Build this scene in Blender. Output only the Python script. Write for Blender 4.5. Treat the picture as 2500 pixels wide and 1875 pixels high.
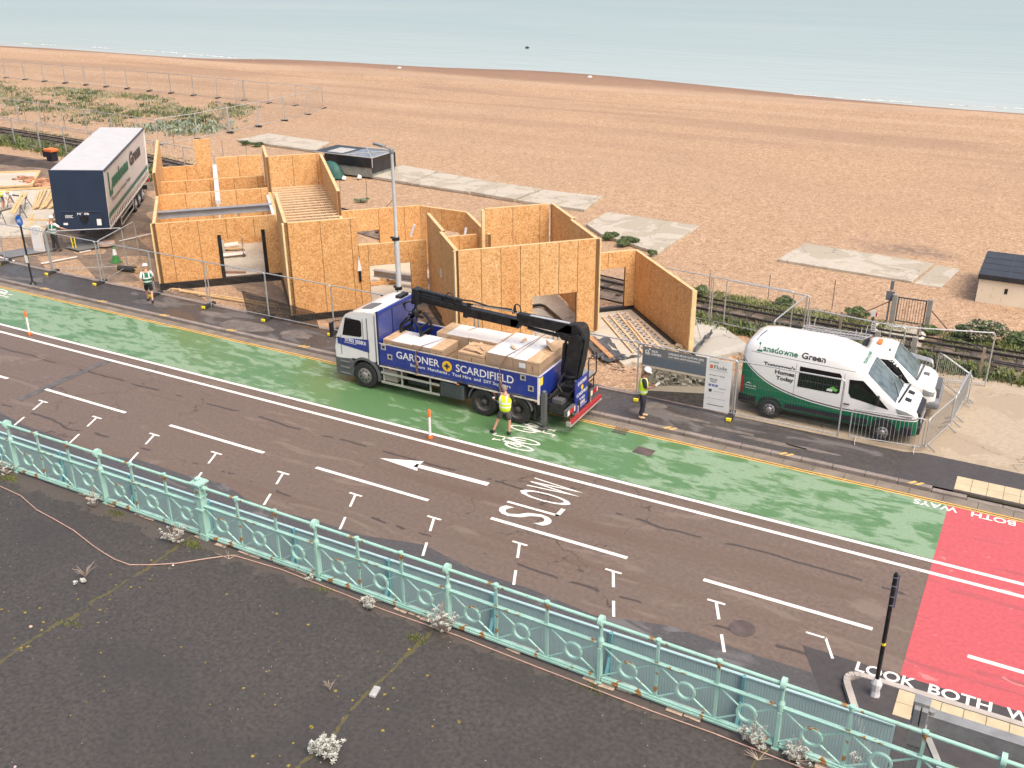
import bpy, bmesh, math, random
from mathutils import Vector, Matrix
R = math.radians
S = bpy.context.scene
COL = S.collection
for o in list(bpy.data.objects): bpy.data.objects.remove(o)
random.seed(7)

# ---------------------------------------------------------------- camera
CAM_R = Vector((0.87708433, 0.4803015, -0.00579138))
CAM_U = Vector((-0.1919268, 0.36148151, 0.91241176))
CAM_F = Vector((-0.44032621, 0.79915054, -0.4092325))
CAM_P = Vector((0, 0, 14.4034))
FPX = 2436.39
cd = bpy.data.cameras.new('camera'); cam = bpy.data.objects.new('camera', cd); COL.objects.link(cam)
cam.matrix_world = Matrix(((CAM_R.x, CAM_U.x, -CAM_F.x, CAM_P.x), (CAM_R.y, CAM_U.y, -CAM_F.y, CAM_P.y),
                           (CAM_R.z, CAM_U.z, -CAM_F.z, CAM_P.z), (0, 0, 0, 1)))
cd.sensor_width = 36; cd.lens = 36 * FPX / 2500; cd.clip_end = 6000; cd.clip_start = 0.1
S.camera = cam
S.render.resolution_x = 1024; S.render.resolution_y = 768

# ---------------------------------------------------------------- sky, sun, exposure
SUN_EL, SUN_AZ = 58, -20          # azimuth measured from +X towards +Y of where the light comes from
w = bpy.data.worlds.new('World'); S.world = w; w.use_nodes = True
nt = w.node_tree; bg = nt.nodes['Background']; sky = nt.nodes.new('ShaderNodeTexSky')
sky.sky_type = 'NISHITA'; sky.sun_disc = False; sky.sun_elevation = R(SUN_EL); sky.sun_rotation = R(90 - SUN_AZ)
sky.air_density = 1.0; sky.dust_density = 6.0; sky.ozone_density = 0.3; sky.altitude = 0
tint = nt.nodes.new('ShaderNodeMix'); tint.data_type = 'RGBA'; tint.blend_type = 'MULTIPLY'; tint.inputs[0].default_value = 1; tint.inputs[7].default_value = (1.0, .965, .905, 1)
nt.links.new(sky.outputs[0], tint.inputs[6]); nt.links.new(tint.outputs[2], bg.inputs[0]); bg.inputs[1].default_value = 0.15
sd = bpy.data.lights.new('sun', 'SUN'); sun = bpy.data.objects.new('sun', sd); COL.objects.link(sun)
sd.energy = 0.95; sd.angle = R(34); sd.color = (1.0, 0.965, 0.90)
SD = Vector((math.cos(R(SUN_EL)) * math.cos(R(SUN_AZ)), math.cos(R(SUN_EL)) * math.sin(R(SUN_AZ)), math.sin(R(SUN_EL))))
sun.rotation_euler = (-SD).to_track_quat('-Z', 'Y').to_euler()
S.view_settings.view_transform = 'Standard'; S.view_settings.look = 'None'
S.view_settings.exposure = 0.74; S.view_settings.gamma = 1
try: S.render.engine = 'CYCLES'
except Exception: pass
S.cycles.max_bounces = 6; S.cycles.transparent_max_bounces = 24

# ---------------------------------------------------------------- survey helpers: a photo pixel on a level plane -> a place in the world
def G(u, v, z=0.0):
    d = CAM_R * ((u - 1250) / FPX) + CAM_U * ((937.5 - v) / FPX) + CAM_F
    t = (z - CAM_P.z) / d.z
    return CAM_P + d * t
def Zm(ox, oy, s):
    return lambda x, y, z=0.0: G(ox + x * s, oy + y * s, z)
z1 = Zm(0, 50, .29532); z2 = Zm(0, 280, .30143); z3 = Zm(340, 320, .28937); z4 = Zm(800, 340, .33749); z5 = Zm(1380, 480, .28029)
z6 = Zm(800, 690, .31646); r1 = Zm(1750, 600, .33906); r2 = Zm(1380, 780, .23508); r3 = Zm(0, 950, .36166); r4 = Zm(800, 1150, .36166)
r5 = Zm(1700, 1350, .36166); r6 = Zm(0, 1400, .45208); r7 = Zm(0, 600, .38427)
F1 = Zm(0, 130, 400 / 2212); F2 = Zm(380, 170, 440 / 2212); F3 = Zm(2060, 640, 440 / 2212); F4 = Zm(1640, 640, 440 / 2212)
F7 = Zm(0, 420, 320 / 2212)
Q2 = math.sqrt(.5)
def ST(s, t): return ((s - t) * Q2, (s + t) * Q2)        # grid of the timber units, turned 45 degrees to the road

# ---------------------------------------------------------------- object helpers
def tag(o, label=None, cat=None, group=None, kind=None):
    if label: o['label'] = label
    if cat: o['category'] = cat
    if group: o['group'] = group
    if kind: o['kind'] = kind
    return o
def thing(name, label, cat, loc=(0, 0, 0), rz=0, group=None):
    o = bpy.data.objects.new(name, None); COL.objects.link(o)
    o.location = loc if len(loc) == 3 else (loc[0], loc[1], 0); o.rotation_euler = (0, 0, rz); o.empty_display_size = .2
    return tag(o, label, cat, group)
def copy_tree(o, parent=None):
    c = o.copy(); COL.objects.link(c); c.parent = parent
    for ch in list(o.children): copy_tree(ch, c)
    return c
def dup(o, loc, rz=None, label=None, group=None):
    c = copy_tree(o); c.location = loc if len(loc) == 3 else (loc[0], loc[1], o.location.z)
    if rz is not None: c.rotation_euler.z = rz
    if label: c['label'] = label
    if group: c['group'] = group
    return c
ORD = ['first', 'second', 'third', 'fourth', 'fifth', 'sixth', 'seventh', 'eighth', 'ninth', 'tenth', 'eleventh', 'twelfth',
       'thirteenth', 'fourteenth', 'fifteenth', 'sixteenth', 'seventeenth', 'eighteenth', 'nineteenth', 'twentieth']

class MB:
    def __init__(s): s.v = []; s.f = []; s.m = []; s.parts = []
    def add(s, vs, fs, mi=0):
        vs = list(vs); n = len(s.v); s.parts.append(((n, n + len(vs)), (len(s.f), len(s.f) + len(fs)))); s.v += [tuple(v) for v in vs]; s.f += [tuple(i + n for i in f) for f in fs]; s.m += [mi] * len(fs); return s
    def box(s, x0, y0, z0, x1, y1, z1, mi=0):
        vs = [(x0, y0, z0), (x1, y0, z0), (x1, y1, z0), (x0, y1, z0), (x0, y0, z1), (x1, y0, z1), (x1, y1, z1), (x0, y1, z1)]
        return s.add(vs, [(0, 3, 2, 1), (4, 5, 6, 7), (0, 1, 5, 4), (1, 2, 6, 5), (2, 3, 7, 6), (3, 0, 4, 7)], mi)
    def bar(s, a, b, w, h=None, up=(0, 0, 1), mi=0):
        a = Vector(a); b = Vector(b); h = h or w; d = (b - a).normalized(); up = Vector(up)
        sd = d.cross(up)
        if sd.length < 1e-4: sd = d.cross(Vector((1, 0, 0)))
        sd.normalize(); u = sd.cross(d).normalized()
        vs = [p + sd * (i * w / 2) + u * (j * h / 2) for p in (a, b) for i, j in ((-1, -1), (1, -1), (1, 1), (-1, 1))]
        return s.add(vs, [(0, 1, 2, 3), (7, 6, 5, 4), (0, 4, 5, 1), (1, 5, 6, 2), (2, 6, 7, 3), (3, 7, 4, 0)], mi)
    def tube(s, pts, r, n=8, closed=False, mi=0, caps=True):
        pts = [Vector(p) for p in pts]; m = len(pts); rs = r if isinstance(r, (list, tuple)) else [r] * m; rings = []
        ref = None
        for i, p in enumerate(pts):
            a = pts[(i - 1) % m] if (closed or i) else p; b = pts[(i + 1) % m] if (closed or i < m - 1) else p
            d = (b - a).normalized()
            if ref is None: ref = d.orthogonal().normalized()
            ref = (ref - d * ref.dot(d)); ref = ref.normalized() if ref.length > 1e-6 else d.orthogonal().normalized()
            e = d.cross(ref)
            rings.append([p + (ref * math.cos(6.28318 * k / n) + e * math.sin(6.28318 * k / n)) * rs[i] for k in range(n)])
        vs = [v for rg in rings for v in rg]; fs = []
        for i in range(m if closed else m - 1):
            j = (i + 1) % m
            for k in range(n): fs.append((i * n + k, i * n + (k + 1) % n, j * n + (k + 1) % n, j * n + k))
        if not closed and caps: fs += [tuple(reversed(range(n))), tuple((m - 1) * n + k for k in range(n))]
        return s.add(vs, fs, mi)
    def lathe(s, prof, n=16, c=(0, 0, 0), axis='z', mi=0, caps=True):
        vs = []; fs = []
        for r, z in prof:
            for k in range(n):
                a = 6.28318 * k / n; x, y = r * math.cos(a), r * math.sin(a)
                p = (x, y, z) if axis == 'z' else ((x, z, y) if axis == 'y' else (z, x, y))
                vs.append((p[0] + c[0], p[1] + c[1], p[2] + c[2]))
        for i in range(len(prof) - 1):
            for k in range(n): fs.append((i * n + k, i * n + (k + 1) % n, (i + 1) * n + (k + 1) % n, (i + 1) * n + k))
        if caps: fs += [tuple(reversed(range(n))), tuple((len(prof) - 1) * n + k for k in range(n))]
        return s.add(vs, fs, mi)
    def prism(s, poly, off, mi=0):                     # polygon of 3-D points, swept by the vector off
        poly = [Vector(p) for p in poly]; off = Vector(off); n = len(poly)
        fs = [tuple(range(n)), tuple(reversed(range(n, 2 * n)))] + [(i, n + i, n + (i + 1) % n, (i + 1) % n) for i in range(n)]
        return s.add(poly + [p + off for p in poly], fs, mi)
    def poly(s, pts, mi=0): return s.add(pts, [tuple(range(len(pts)))], mi)
    def flat(s, pts, z, mi=0): return s.add([(p[0], p[1], z) for p in pts], [tuple(range(len(pts)))], mi)
    def mesh(s, name, mats):
        me = bpy.data.meshes.new(name); me.from_pydata(s.v, [], s.f)
        for m in mats: me.materials.append(m)
        if len(mats) > 1: me.polygons.foreach_set('material_index', s.m)
        b = bmesh.new(); b.from_mesh(me)
        bmesh.ops.recalc_face_normals(b, faces=[f for f in b.faces]) if not getattr(s, 'keep', 0) else None
        b.to_mesh(me); b.free(); me.update(); return me
    def each(s, name, mat, parent=None, **kw):
        out = []
        for (v0, v1), (f0, f1) in s.parts:
            k = MB(); k.v = s.v[v0:v1]; k.f = [tuple(i - v0 for i in f) for f in s.f[f0:f1]]; k.m = s.m[f0:f1]; out.append(k.build(name, mat, parent, **kw))
        return out
    def build(s, name, mat, parent=None, smooth=False, bevel=0, kind=None, label=None):
        mats = mat if isinstance(mat, (list, tuple)) else [mat]
        me = s.mesh(name, mats); o = bpy.data.objects.new(name, me); COL.objects.link(o)
        if parent: o.parent = parent
        if smooth:
            for p in me.polygons: p.use_smooth = True
            md = o.modifiers.new('es', 'EDGE_SPLIT'); md.split_angle = R(42)
        if bevel:
            md = o.modifiers.new('bv', 'BEVEL'); md.width = bevel; md.segments = 2; md.limit_method = 'ANGLE'; md.angle_limit = R(40)
        if kind: o['kind'] = kind
        if label: o['label'] = label
        return o
def bend(p, r=.1, n=5):                                 # rounded polyline
    out = [Vector(p[0])]
    for i in range(1, len(p) - 1):
        a, b, c = Vector(p[i - 1]), Vector(p[i]), Vector(p[i + 1]); u = (a - b).normalized() * r; w_ = (c - b).normalized() * r
        for k in range(n + 1):
            t = k / n; out.append(b + u * (1 - t) ** 2 + w_ * t ** 2)
    return out + [Vector(p[-1])]

# ---------------------------------------------------------------- material helpers
class NT:
    def __init__(s, name):
        s.mat = bpy.data.materials.new(name); s.mat.use_nodes = True; s.nt = s.mat.node_tree
        s.b = s.nt.nodes['Principled BSDF']; s.out = s.nt.nodes['Material Output']; s._tc = None
    def n(s, t, props=None, **ins):
        nd = s.nt.nodes.new('ShaderNode' + t)
        for k, v in (props or {}).items(): setattr(nd, k, v)
        for k, v in ins.items():
            key = int(k[1:]) if k[0] == 'i' and k[1:].isdigit() else k.replace('_', ' ')
            sock = nd.inputs[key]
            if isinstance(v, bpy.types.NodeSocket): s.nt.links.new(v, sock)
            else: sock.default_value = v
        return nd
    def set(s, **ins):
        for k, v in ins.items():
            sock = s.b.inputs[k.replace('_', ' ')]
            if isinstance(v, bpy.types.NodeSocket): s.nt.links.new(v, sock)
            else: sock.default_value = v
    def co(s, scale=(1, 1, 1), rot=0):
        if not s._tc: s._tc = s.nt.nodes.new('ShaderNodeTexCoord')
        m = s.n('Mapping', i0=s._tc.outputs['Object']); m.inputs['Scale'].default_value = scale; m.inputs['Rotation'].default_value = (0, 0, rot)
        return m.outputs[0]
    def xyz(s):
        if not s._tc: s._tc = s.nt.nodes.new('ShaderNodeTexCoord')
        return s.n('SeparateXYZ', i0=s._tc.outputs['Object']).outputs
    def noise(s, scale, detail=3, dist=0, vec=None, rough=.55):
        return s.n('TexNoise', Vector=vec if vec is not None else s.co(), Scale=scale, Detail=detail, Distortion=dist, Roughness=rough).outputs[0]
    def ramp(s, fac, stops, interp='LINEAR'):
        r = s.n('ValToRGB', i0=fac); r.color_ramp.interpolation = interp
        el = r.color_ramp.elements
        while len(el) < len(stops): el.new(.5)
        for e, (p, c) in zip(el, stops): e.position = p; e.color = (*c, 1) if len(c) == 3 else c
        return r.outputs[0]
    def math(s, op, a, b=0.0, c=0.0): return s.n('Math', {'operation': op}, i0=a, i1=b, i2=c).outputs[0]
    def mix(s, f, a, b, blend='MIX'):
        m = s.n('Mix', {'data_type': 'RGBA', 'blend_type': blend}); 
        for i, v in ((0, f), (6, a), (7, b)):
            if isinstance(v, bpy.types.NodeSocket): s.nt.links.new(v, m.inputs[i])
            else: m.inputs[i].default_value = v if i == 0 else ((*v, 1) if len(v) == 3 else v)
        return m.outputs[2]
    def bump(s, h, st=.3, dist=.02):
        b = s.n('Bump', Height=h, Strength=st, Distance=dist); s.nt.links.new(b.outputs[0], s.b.inputs['Normal'])
MC = {}
def mat(name, c, rough=.6, metal=0.0, var=.12, scale=3.0, bump=0.0, spec=.5, alpha=1.0, dirt=None, dirtc=(.1, .08, .06), coat=0.0, stretch=None):
    if name in MC: return MC[name]
    m = NT(name); vec = m.co(stretch) if stretch else None
    f = m.noise(scale, 4, vec=vec)
    lo = tuple(x * (1 - var) for x in c); hi = tuple(min(1, x * (1 + var)) for x in c)
    colr = m.ramp(f, [(.3, lo), (.7, hi)])
    if dirt:
        g = m.ramp(m.noise(scale * .7, 5, 1.5), [(1 - dirt, (0, 0, 0)), (min(1, 1.12 - dirt), (1, 1, 1))])
        colr = m.mix(g, colr, dirtc)
    m.set(Base_Color=colr, Roughness=rough, Metallic=metal, Specular_IOR_Level=spec)
    if coat: m.set(Coat_Weight=coat, Coat_Roughness=.08)
    if alpha < 1: m.set(Alpha=alpha)
    if bump: m.bump(m.noise(scale * 6, 4), bump, .02)
    MC[name] = m.mat; return m.mat
WHITE = mat('white_paint', (.78, .78, .77), .25, var=.03, coat=.4)
MARK = mat('road_marking_white', (.76, .75, .71), .6, var=.08, scale=8, dirt=.37, dirtc=(.42, .38, .35))
MARKY = mat('road_marking_yellow', (.72, .45, .12), .6, var=.12, scale=6, dirt=.38, dirtc=(.35, .28, .2))
GALV = mat('galvanised_steel', (.50, .51, .52), .45, .55, var=.12, scale=9)
BLACK = mat('black_metal', (.022, .022, .024), .30, .25, var=.5, scale=6, dirt=.3, dirtc=(.05, .047, .044))
RUBBER = mat('black_rubber', (.025, .025, .026), .75, var=.25, scale=9)
GREYP = mat('grey_plastic', (.10, .105, .11), .55, var=.15)
DARKCH = mat('dark_chassis', (.03, .03, .032), .6, var=.35, scale=5)
TIMBER = mat('sawn_timber', (.62, .43, .22), .7, var=.18, scale=3, stretch=(1, 1, 6))
YELLOW = mat('yellow_plastic', (.85, .68, .04), .45, var=.08)
CONC = mat('concrete_plain', (.42, .38, .32), .85, var=.15, scale=1.2, bump=.2, dirt=.3, dirtc=(.28, .24, .19))
GLASS = mat('dark_glass', (.008, .009, .010), .08, var=.3, spec=.35)
def text_mesh(s, bold=0.0, fit=None):
    cu = bpy.data.curves.new('t', 'FONT'); cu.body = s; cu.size = 1; cu.offset = bold; cu.fill_mode = 'FRONT' if hasattr(cu, 'fill_mode') else cu.fill_mode
    cu.resolution_u = 3
    o = bpy.data.objects.new('t', cu); COL.objects.link(o); dg = bpy.context.evaluated_depsgraph_get(); dg.update()
    me = bpy.data.meshes.new_from_object(o.evaluated_get(dg)); bpy.data.objects.remove(o); bpy.data.curves.remove(cu)
    vs = [v.co.copy() for v in me.vertices]; fs = [tuple(p.vertices) for p in me.polygons]; bpy.data.meshes.remove(me)
    x0 = min(v.x for v in vs); x1 = max(v.x for v in vs); y0 = min(v.y for v in vs); y1 = max(v.y for v in vs)
    return [((v.x - x0) / (x1 - x0), (v.y - y0) / (y1 - y0)) for v in vs], fs, (x1 - x0) / (y1 - y0)
TC = {}
def text_on(mb, s, o, ux, uy, w_, h_, bold=0.0, mi=0, slant=0.0):
    k = (s, bold)
    if k not in TC: TC[k] = text_mesh(s, bold)
    uv, fs, asp = TC[k]
    if w_ is None: w_ = h_ * asp
    o = Vector(o); ux = Vector(ux); uy = Vector(uy)
    mb.add([o + ux * ((u + slant * v) * w_) + uy * (v * h_) for u, v in uv], fs, mi); return mb
def quadgrid(x0, x1, y0, y1, nx, ny, zf):
    m = MB(); vs = [(x0 + (x1 - x0) * i / nx, y0 + (y1 - y0) * j / ny) for j in range(ny + 1) for i in range(nx + 1)]
    m.add([(x, y, zf(x, y)) for x, y in vs], [(j * (nx + 1) + i, j * (nx + 1) + i + 1, (j + 1) * (nx + 1) + i + 1, (j + 1) * (nx + 1) + i) for j in range(ny) for i in range(nx)])
    return m
# ================================================================ ground materials
def m_road():
    m = NT('road_asphalt'); big = m.noise(.35, 4, .6); fine = m.noise(9, 5); st = m.noise(1.0, 4, .4, vec=m.co((.06, 1.5, 1)))
    c = m.ramp(fine, [(.25, (.112, .080, .062)), (.75, (.198, .144, .115))])
    c = m.mix(m.ramp(big, [(.35, (.0, .0, .0)), (.7, (.5, .5, .5))]), c, (.135, .108, .092))
    c = m.mix(m.ramp(st, [(.56, (0, 0, 0)), (.66, (.55, .55, .55))]), c, (.13, .085, .064))
    y = m.xyz()[1]; wob = m.noise(.8, 5, .5, vec=m.co((.4, .4, 1)))
    d = m.math('ABSOLUTE', m.math('SUBTRACT', m.math('ADD', y, m.math('MULTIPLY', wob, .5)), 22.1))
    crk = m.math('MULTIPLY', m.math('LESS_THAN', d, .045), m.math('GREATER_THAN', m.noise(.7, 3), .47))
    d2 = m.math('ABSOLUTE', m.math('SUBTRACT', m.math('ADD', y, m.math('MULTIPLY', wob, .9)), 18.95))
    crk2 = m.math('MULTIPLY', m.math('LESS_THAN', d2, .05), m.math('GREATER_THAN', m.noise(1.1, 3), .5))
    vo = m.n('TexVoronoi', {'feature': 'DISTANCE_TO_EDGE'}, Vector=m.n('VectorMath', {'operation': 'ADD'}, i0=m.co(), i1=m.n('TexNoise', Vector=m.co(), Scale=2.0, Detail=5).outputs[1]).outputs[0], Scale=.42).outputs[0]
    crk3 = m.math('MULTIPLY', m.math('LESS_THAN', vo, .007), m.math('GREATER_THAN', m.noise(.16, 2), .57))
    k = m.math('MINIMUM', m.math('ADD', m.math('ADD', crk, crk2), crk3), .75)
    c = m.mix(k, c, (.045, .036, .034))
    c = m.mix(m.math('MULTIPLY', m.math('GREATER_THAN', m.noise(4.5, 2), .74), .5), c, (.06, .05, .045))
    c = m.mix(m.ramp(m.noise(1.0, 6, 1.5, vec=m.co((.25, 1.1, 1))), [(.60, (0, 0, 0)), (.66, (.45,) * 3)]), c, (.24, .185, .15))
    m.set(Base_Color=c, Roughness=m.ramp(big, [(.3, (.42,) * 3), (.7, (.62,) * 3)])); m.bump(fine, .25, .01); return m.mat
def m_wetdark(name, a, b, wet=.4):
    m = NT(name); big = m.noise(.6, 5, 1.2, vec=m.co((.5, 1, 1))); fine = m.noise(12, 4)
    c = m.ramp(fine, [(.3, a), (.7, b)])
    c = m.mix(m.ramp(big, [(.56, (0, 0, 0)), (.6, (.5, .5, .5))]), c, tuple(x * 1.9 + .02 for x in b))
    c = m.mix(m.math('MULTIPLY', m.math('GREATER_THAN', m.noise(14, 2), .72), .4), c, (.3, .28, .25))
    m.set(Base_Color=c, Roughness=m.ramp(big, [(.4, (wet,) * 3), (.6, (.65,) * 3)])); m.bump(fine, .2, .01); return m.mat
def m_green():
    m = NT('green_lane'); x, y, z = m.xyz()
    a = m.math('ADD', m.math('MULTIPLY', m.noise(1.35, 6, 1.5, vec=m.co((.35, .8, 1), .5)), .6), m.math('MULTIPLY', m.noise(3.4, 5, 1.0, vec=m.co((.5, 1.8, 1), .45)), .4)); f = m.noise(14, 4)
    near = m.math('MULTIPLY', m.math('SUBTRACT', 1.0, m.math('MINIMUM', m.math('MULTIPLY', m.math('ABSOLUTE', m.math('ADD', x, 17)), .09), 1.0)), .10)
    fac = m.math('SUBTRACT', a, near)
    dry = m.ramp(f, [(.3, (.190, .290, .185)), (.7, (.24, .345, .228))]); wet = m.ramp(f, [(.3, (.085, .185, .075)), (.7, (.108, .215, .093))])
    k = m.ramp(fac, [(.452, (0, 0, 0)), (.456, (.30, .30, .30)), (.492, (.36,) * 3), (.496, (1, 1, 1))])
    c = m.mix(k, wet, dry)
    m.set(Base_Color=c, Roughness=m.ramp(k, [(0, (.3,) * 3), (1, (.5,) * 3)])); m.bump(f, .1, .01); return m.mat
def m_red():
    m = NT('red_crossing'); f = m.noise(10, 4); s_ = m.noise(1, 5, .8, vec=m.co((.25, 2.2, 1)))
    c = m.ramp(f, [(.3, (.44, .078, .088)), (.7, (.53, .108, .120))])
    c = m.mix(m.ramp(s_, [(.60, (0, 0, 0)), (.68, (.75,) * 3)]), c, (.30, .085, .09))
    c = m.mix(m.ramp(m.noise(2.0, 6, 1.5, vec=m.co((.8, 2, 1))), [(.66, (0, 0, 0)), (.69, (.5,) * 3)]), c, (.7, .30, .28))
    m.set(Base_Color=c, Roughness=.45); return m.mat
def m_beach():
    m = NT('shingle'); x, y, z = m.xyz()
    vo = m.n('TexVoronoi', {'feature': 'F1'}, Vector=m.n('VectorMath', {'operation': 'ADD'}, i0=m.co(), i1=m.n('TexNoise', Vector=m.co(), Scale=7.0, Detail=2).outputs[1]).outputs[0], Scale=11.0)
    g = m.n('SeparateColor', i0=vo.outputs['Color']).outputs[0]
    n1 = m.noise(6.5, 4, 1.2); n2 = m.noise(.10, 4, .5); n3 = m.noise(1.3, 4, 1)
    v = m.math('ADD', m.math('MULTIPLY', n1, 1.0), m.math('MULTIPLY', g, .36))
    c = m.ramp(v, [(.40, (.165, .098, .055)), (.58, (.330, .208, .125)), (.76, (.450, .300, .190)), (.97, (.60, .45, .31))])
    c = m.mix(m.ramp(n2, [(.42, (0, 0, 0)), (.66, (.55,) * 3)]), c, m.mix(.3, c, (.29, .19, .135)))
    c = m.mix(m.ramp(n3, [(.62, (0, 0, 0)), (.80, (.16,) * 3)]), c, (.22, .13, .09))
    sx_ = m.math('MULTIPLY', m.math('ADD', x, 5.9), .22); sy_ = m.math('MULTIPLY', m.math('ADD', y, -51.5), .42); rr_ = m.math('ADD', m.math('MULTIPLY', sx_, sx_), m.math('MULTIPLY', sy_, sy_))
    c = m.mix(m.math('MULTIPLY', m.ramp(m.math('ADD', rr_, m.math('MULTIPLY', m.noise(.5, 4), 1.2)), [(.5, (.75,) * 3), (1, (0, 0, 0))]), m.ramp(m.noise(2.2, 4), [(.4, (1, 1, 1)), (.65, (.2,) * 3)])), c, (.13, .095, .08))
    rg = m.noise(1.0, 4, .6, vec=m.co((.018, .30, 1), -.02)); far_ = m.ramp(m.math('MULTIPLY', y, .01), [(.60, (0, 0, 0)), (.85, (1, 1, 1))])
    c = m.mix(m.math('MULTIPLY', far_, m.ramp(rg, [(.52, (0, 0, 0)), (.60, (.4,) * 3)])), c, (.235, .14, .095)); c = m.mix(m.math('MULTIPLY', far_, m.ramp(rg, [(.30, (.45,) * 3), (.42, (0, 0, 0))])), c, (.50, .37, .265))
    # wet, darker shingle along the waterline, and paler crest above it
    yy = m.math('ADD', y, m.math('MULTIPLY', m.noise(.12, 3), 4.0))
    c = m.mix(m.ramp(m.math('MULTIPLY', yy, .005), [(.4775, (0, 0, 0)), (.483, (.33,) * 3), (.492, (.33,) * 3), (.498, (0, 0, 0))]), c, (.50, .36, .255))
    zz = m.math('ADD', m.math('MULTIPLY', z, -1.0), m.math('MULTIPLY', m.noise(.35, 4), .16))
    c = m.mix(m.ramp(zz, [(.10, (0, 0, 0)), (.26, (.6,) * 3), (.5, (.85,) * 3)]), c, (.22, .125, .085))
    m.set(Base_Color=c, Roughness=.85); m.bump(v, .5, .05); return m.mat
def m_dirt():
    m = NT('bare_earth'); a = m.noise(.6, 5, 1.5, vec=m.co((1, 1.8, 1), .6)); f = m.noise(7, 5)
    c = m.ramp(f, [(.3, (.155, .105, .072)), (.7, (.29, .215, .155))])
    c = m.mix(m.ramp(a, [(.42, (0, 0, 0)), (.62, (.75,) * 3)]), c, (.115, .085, .068))
    c = m.mix(m.math('MULTIPLY', m.math('GREATER_THAN', m.noise(11, 2), .70), .5), c, (.45, .36, .28))
    m.set(Base_Color=c, Roughness=.8); m.bump(m.noise(3, 5), .6, .06); return m.mat
def m_concrete(name, base, stain, st=.5):
    m = NT(name); a = m.noise(.45, 5, 1.3); f = m.noise(8, 4)
    c = m.ramp(f, [(.3, tuple(x * .88 for x in base)), (.7, tuple(x * 1.1 for x in base))])
    c = m.mix(m.ramp(a, [(st, (0, 0, 0)), (st + .03, (.65,) * 3)]), c, stain)
    vo = m.n('TexVoronoi', {'feature': 'DISTANCE_TO_EDGE'}, Vector=m.n('VectorMath', {'operation': 'ADD'}, i0=m.co(), i1=m.n('TexNoise', Vector=m.co(), Scale=1.6, Detail=5).outputs[1]).outputs[0], Scale=.22).outputs[0]
    c = m.mix(m.math('MULTIPLY', m.math('LESS_THAN', vo, .0035), .6), c, (.12, .10, .08))
    m.set(Base_Color=c, Roughness=.8); m.bump(f, .2, .02); return m.mat
def m_sea():
    m = NT('sea_water'); f = m.noise(1.0, 5, .6, vec=m.co((.10, .35, 1), -.1)); big = m.noise(1, 4, .4, vec=m.co((.006, .02, 1), -.08))
    y = m.xyz()[1]
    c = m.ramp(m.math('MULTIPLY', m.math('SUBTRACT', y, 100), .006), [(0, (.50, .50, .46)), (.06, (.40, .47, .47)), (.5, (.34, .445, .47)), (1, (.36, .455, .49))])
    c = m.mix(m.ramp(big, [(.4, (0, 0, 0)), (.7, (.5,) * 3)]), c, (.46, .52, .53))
    m.set(Base_Color=c, Roughness=.22, IOR=1.33, Specular_IOR_Level=.5); m.bump(f, .5, .16); return m.mat
def m_deck():
    m = NT('deck_asphalt'); f = m.noise(16, 5); a = m.noise(.5, 5, 1)
    c = m.ramp(f, [(.3, (.038, .034, .031)), (.7, (.080, .071, .065))])
    c = m.mix(m.ramp(a, [(.45, (0, 0, 0)), (.7, (.6,) * 3)]), c, (.042, .039, .037))
    x, y, z = m.xyz(); w_ = m.math('MULTIPLY', m.math('SUBTRACT', m.noise(1.2, 4), .5), .5)
    for xs in (-12.25, -7.1, -1.9):
        d = m.math('ABSOLUTE', m.math('SUBTRACT', m.math('ADD', x, w_), xs))
        c = m.mix(m.math('MULTIPLY', m.math('LESS_THAN', d, .012), .8), c, (.012, .011, .01))
        k = m.math('MULTIPLY', m.math('LESS_THAN', m.math('ADD', d, m.math('MULTIPLY', m.noise(7, 4), .14)), .095), .7)
        c = m.mix(k, c, (.13, .11, .035))
    e = m.math('MULTIPLY', m.math('GREATER_THAN', m.math('ADD', y, m.math('MULTIPLY', m.noise(3.2, 6), .9)), 10.68), .5)
    c = m.mix(e, c, (.12, .095, .082))
    c = m.mix(m.math('MULTIPLY', m.math('GREATER_THAN', m.noise(26, 2), .74), .55), c, (.17, .15, .13))
    m.set(Base_Color=c, Roughness=.55); m.bump(f, .35, .01); return m.mat
ROAD = m_road(); GUT = m_wetdark('gutter_asphalt', (.062, .058, .060), (.095, .090, .092)); PAVE = m_wetdark('pavement_asphalt', (.052, .046, .046), (.088, .080, .078), .3)
NEWASP = mat('new_asphalt', (.062, .055, .056), .6, var=.15, scale=6); GREEN = m_green(); RED = m_red(); BEACH = m_beach(); DIRT = m_dirt()
HARD = m_concrete('hardstanding', (.385, .315, .235), (.32, .255, .185)); SLAB = m_concrete('weathered_concrete', (.45, .41, .345), (.33, .285, .22)); SLABN = m_concrete('new_concrete', (.50, .46, .39), (.44, .39, .33), .58)
SEA = m_sea(); DECK = m_deck()
KERB = mat('kerb_stone', (.235, .20, .18), .75, var=.22, scale=2.2, bump=.2); KERBL = mat('kerb_pale', (.42, .38, .35), .75, var=.15, scale=3)
def struct(mb, name, m, parent=None): return mb.build(name, m, parent, kind=None if parent else 'structure')

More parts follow.
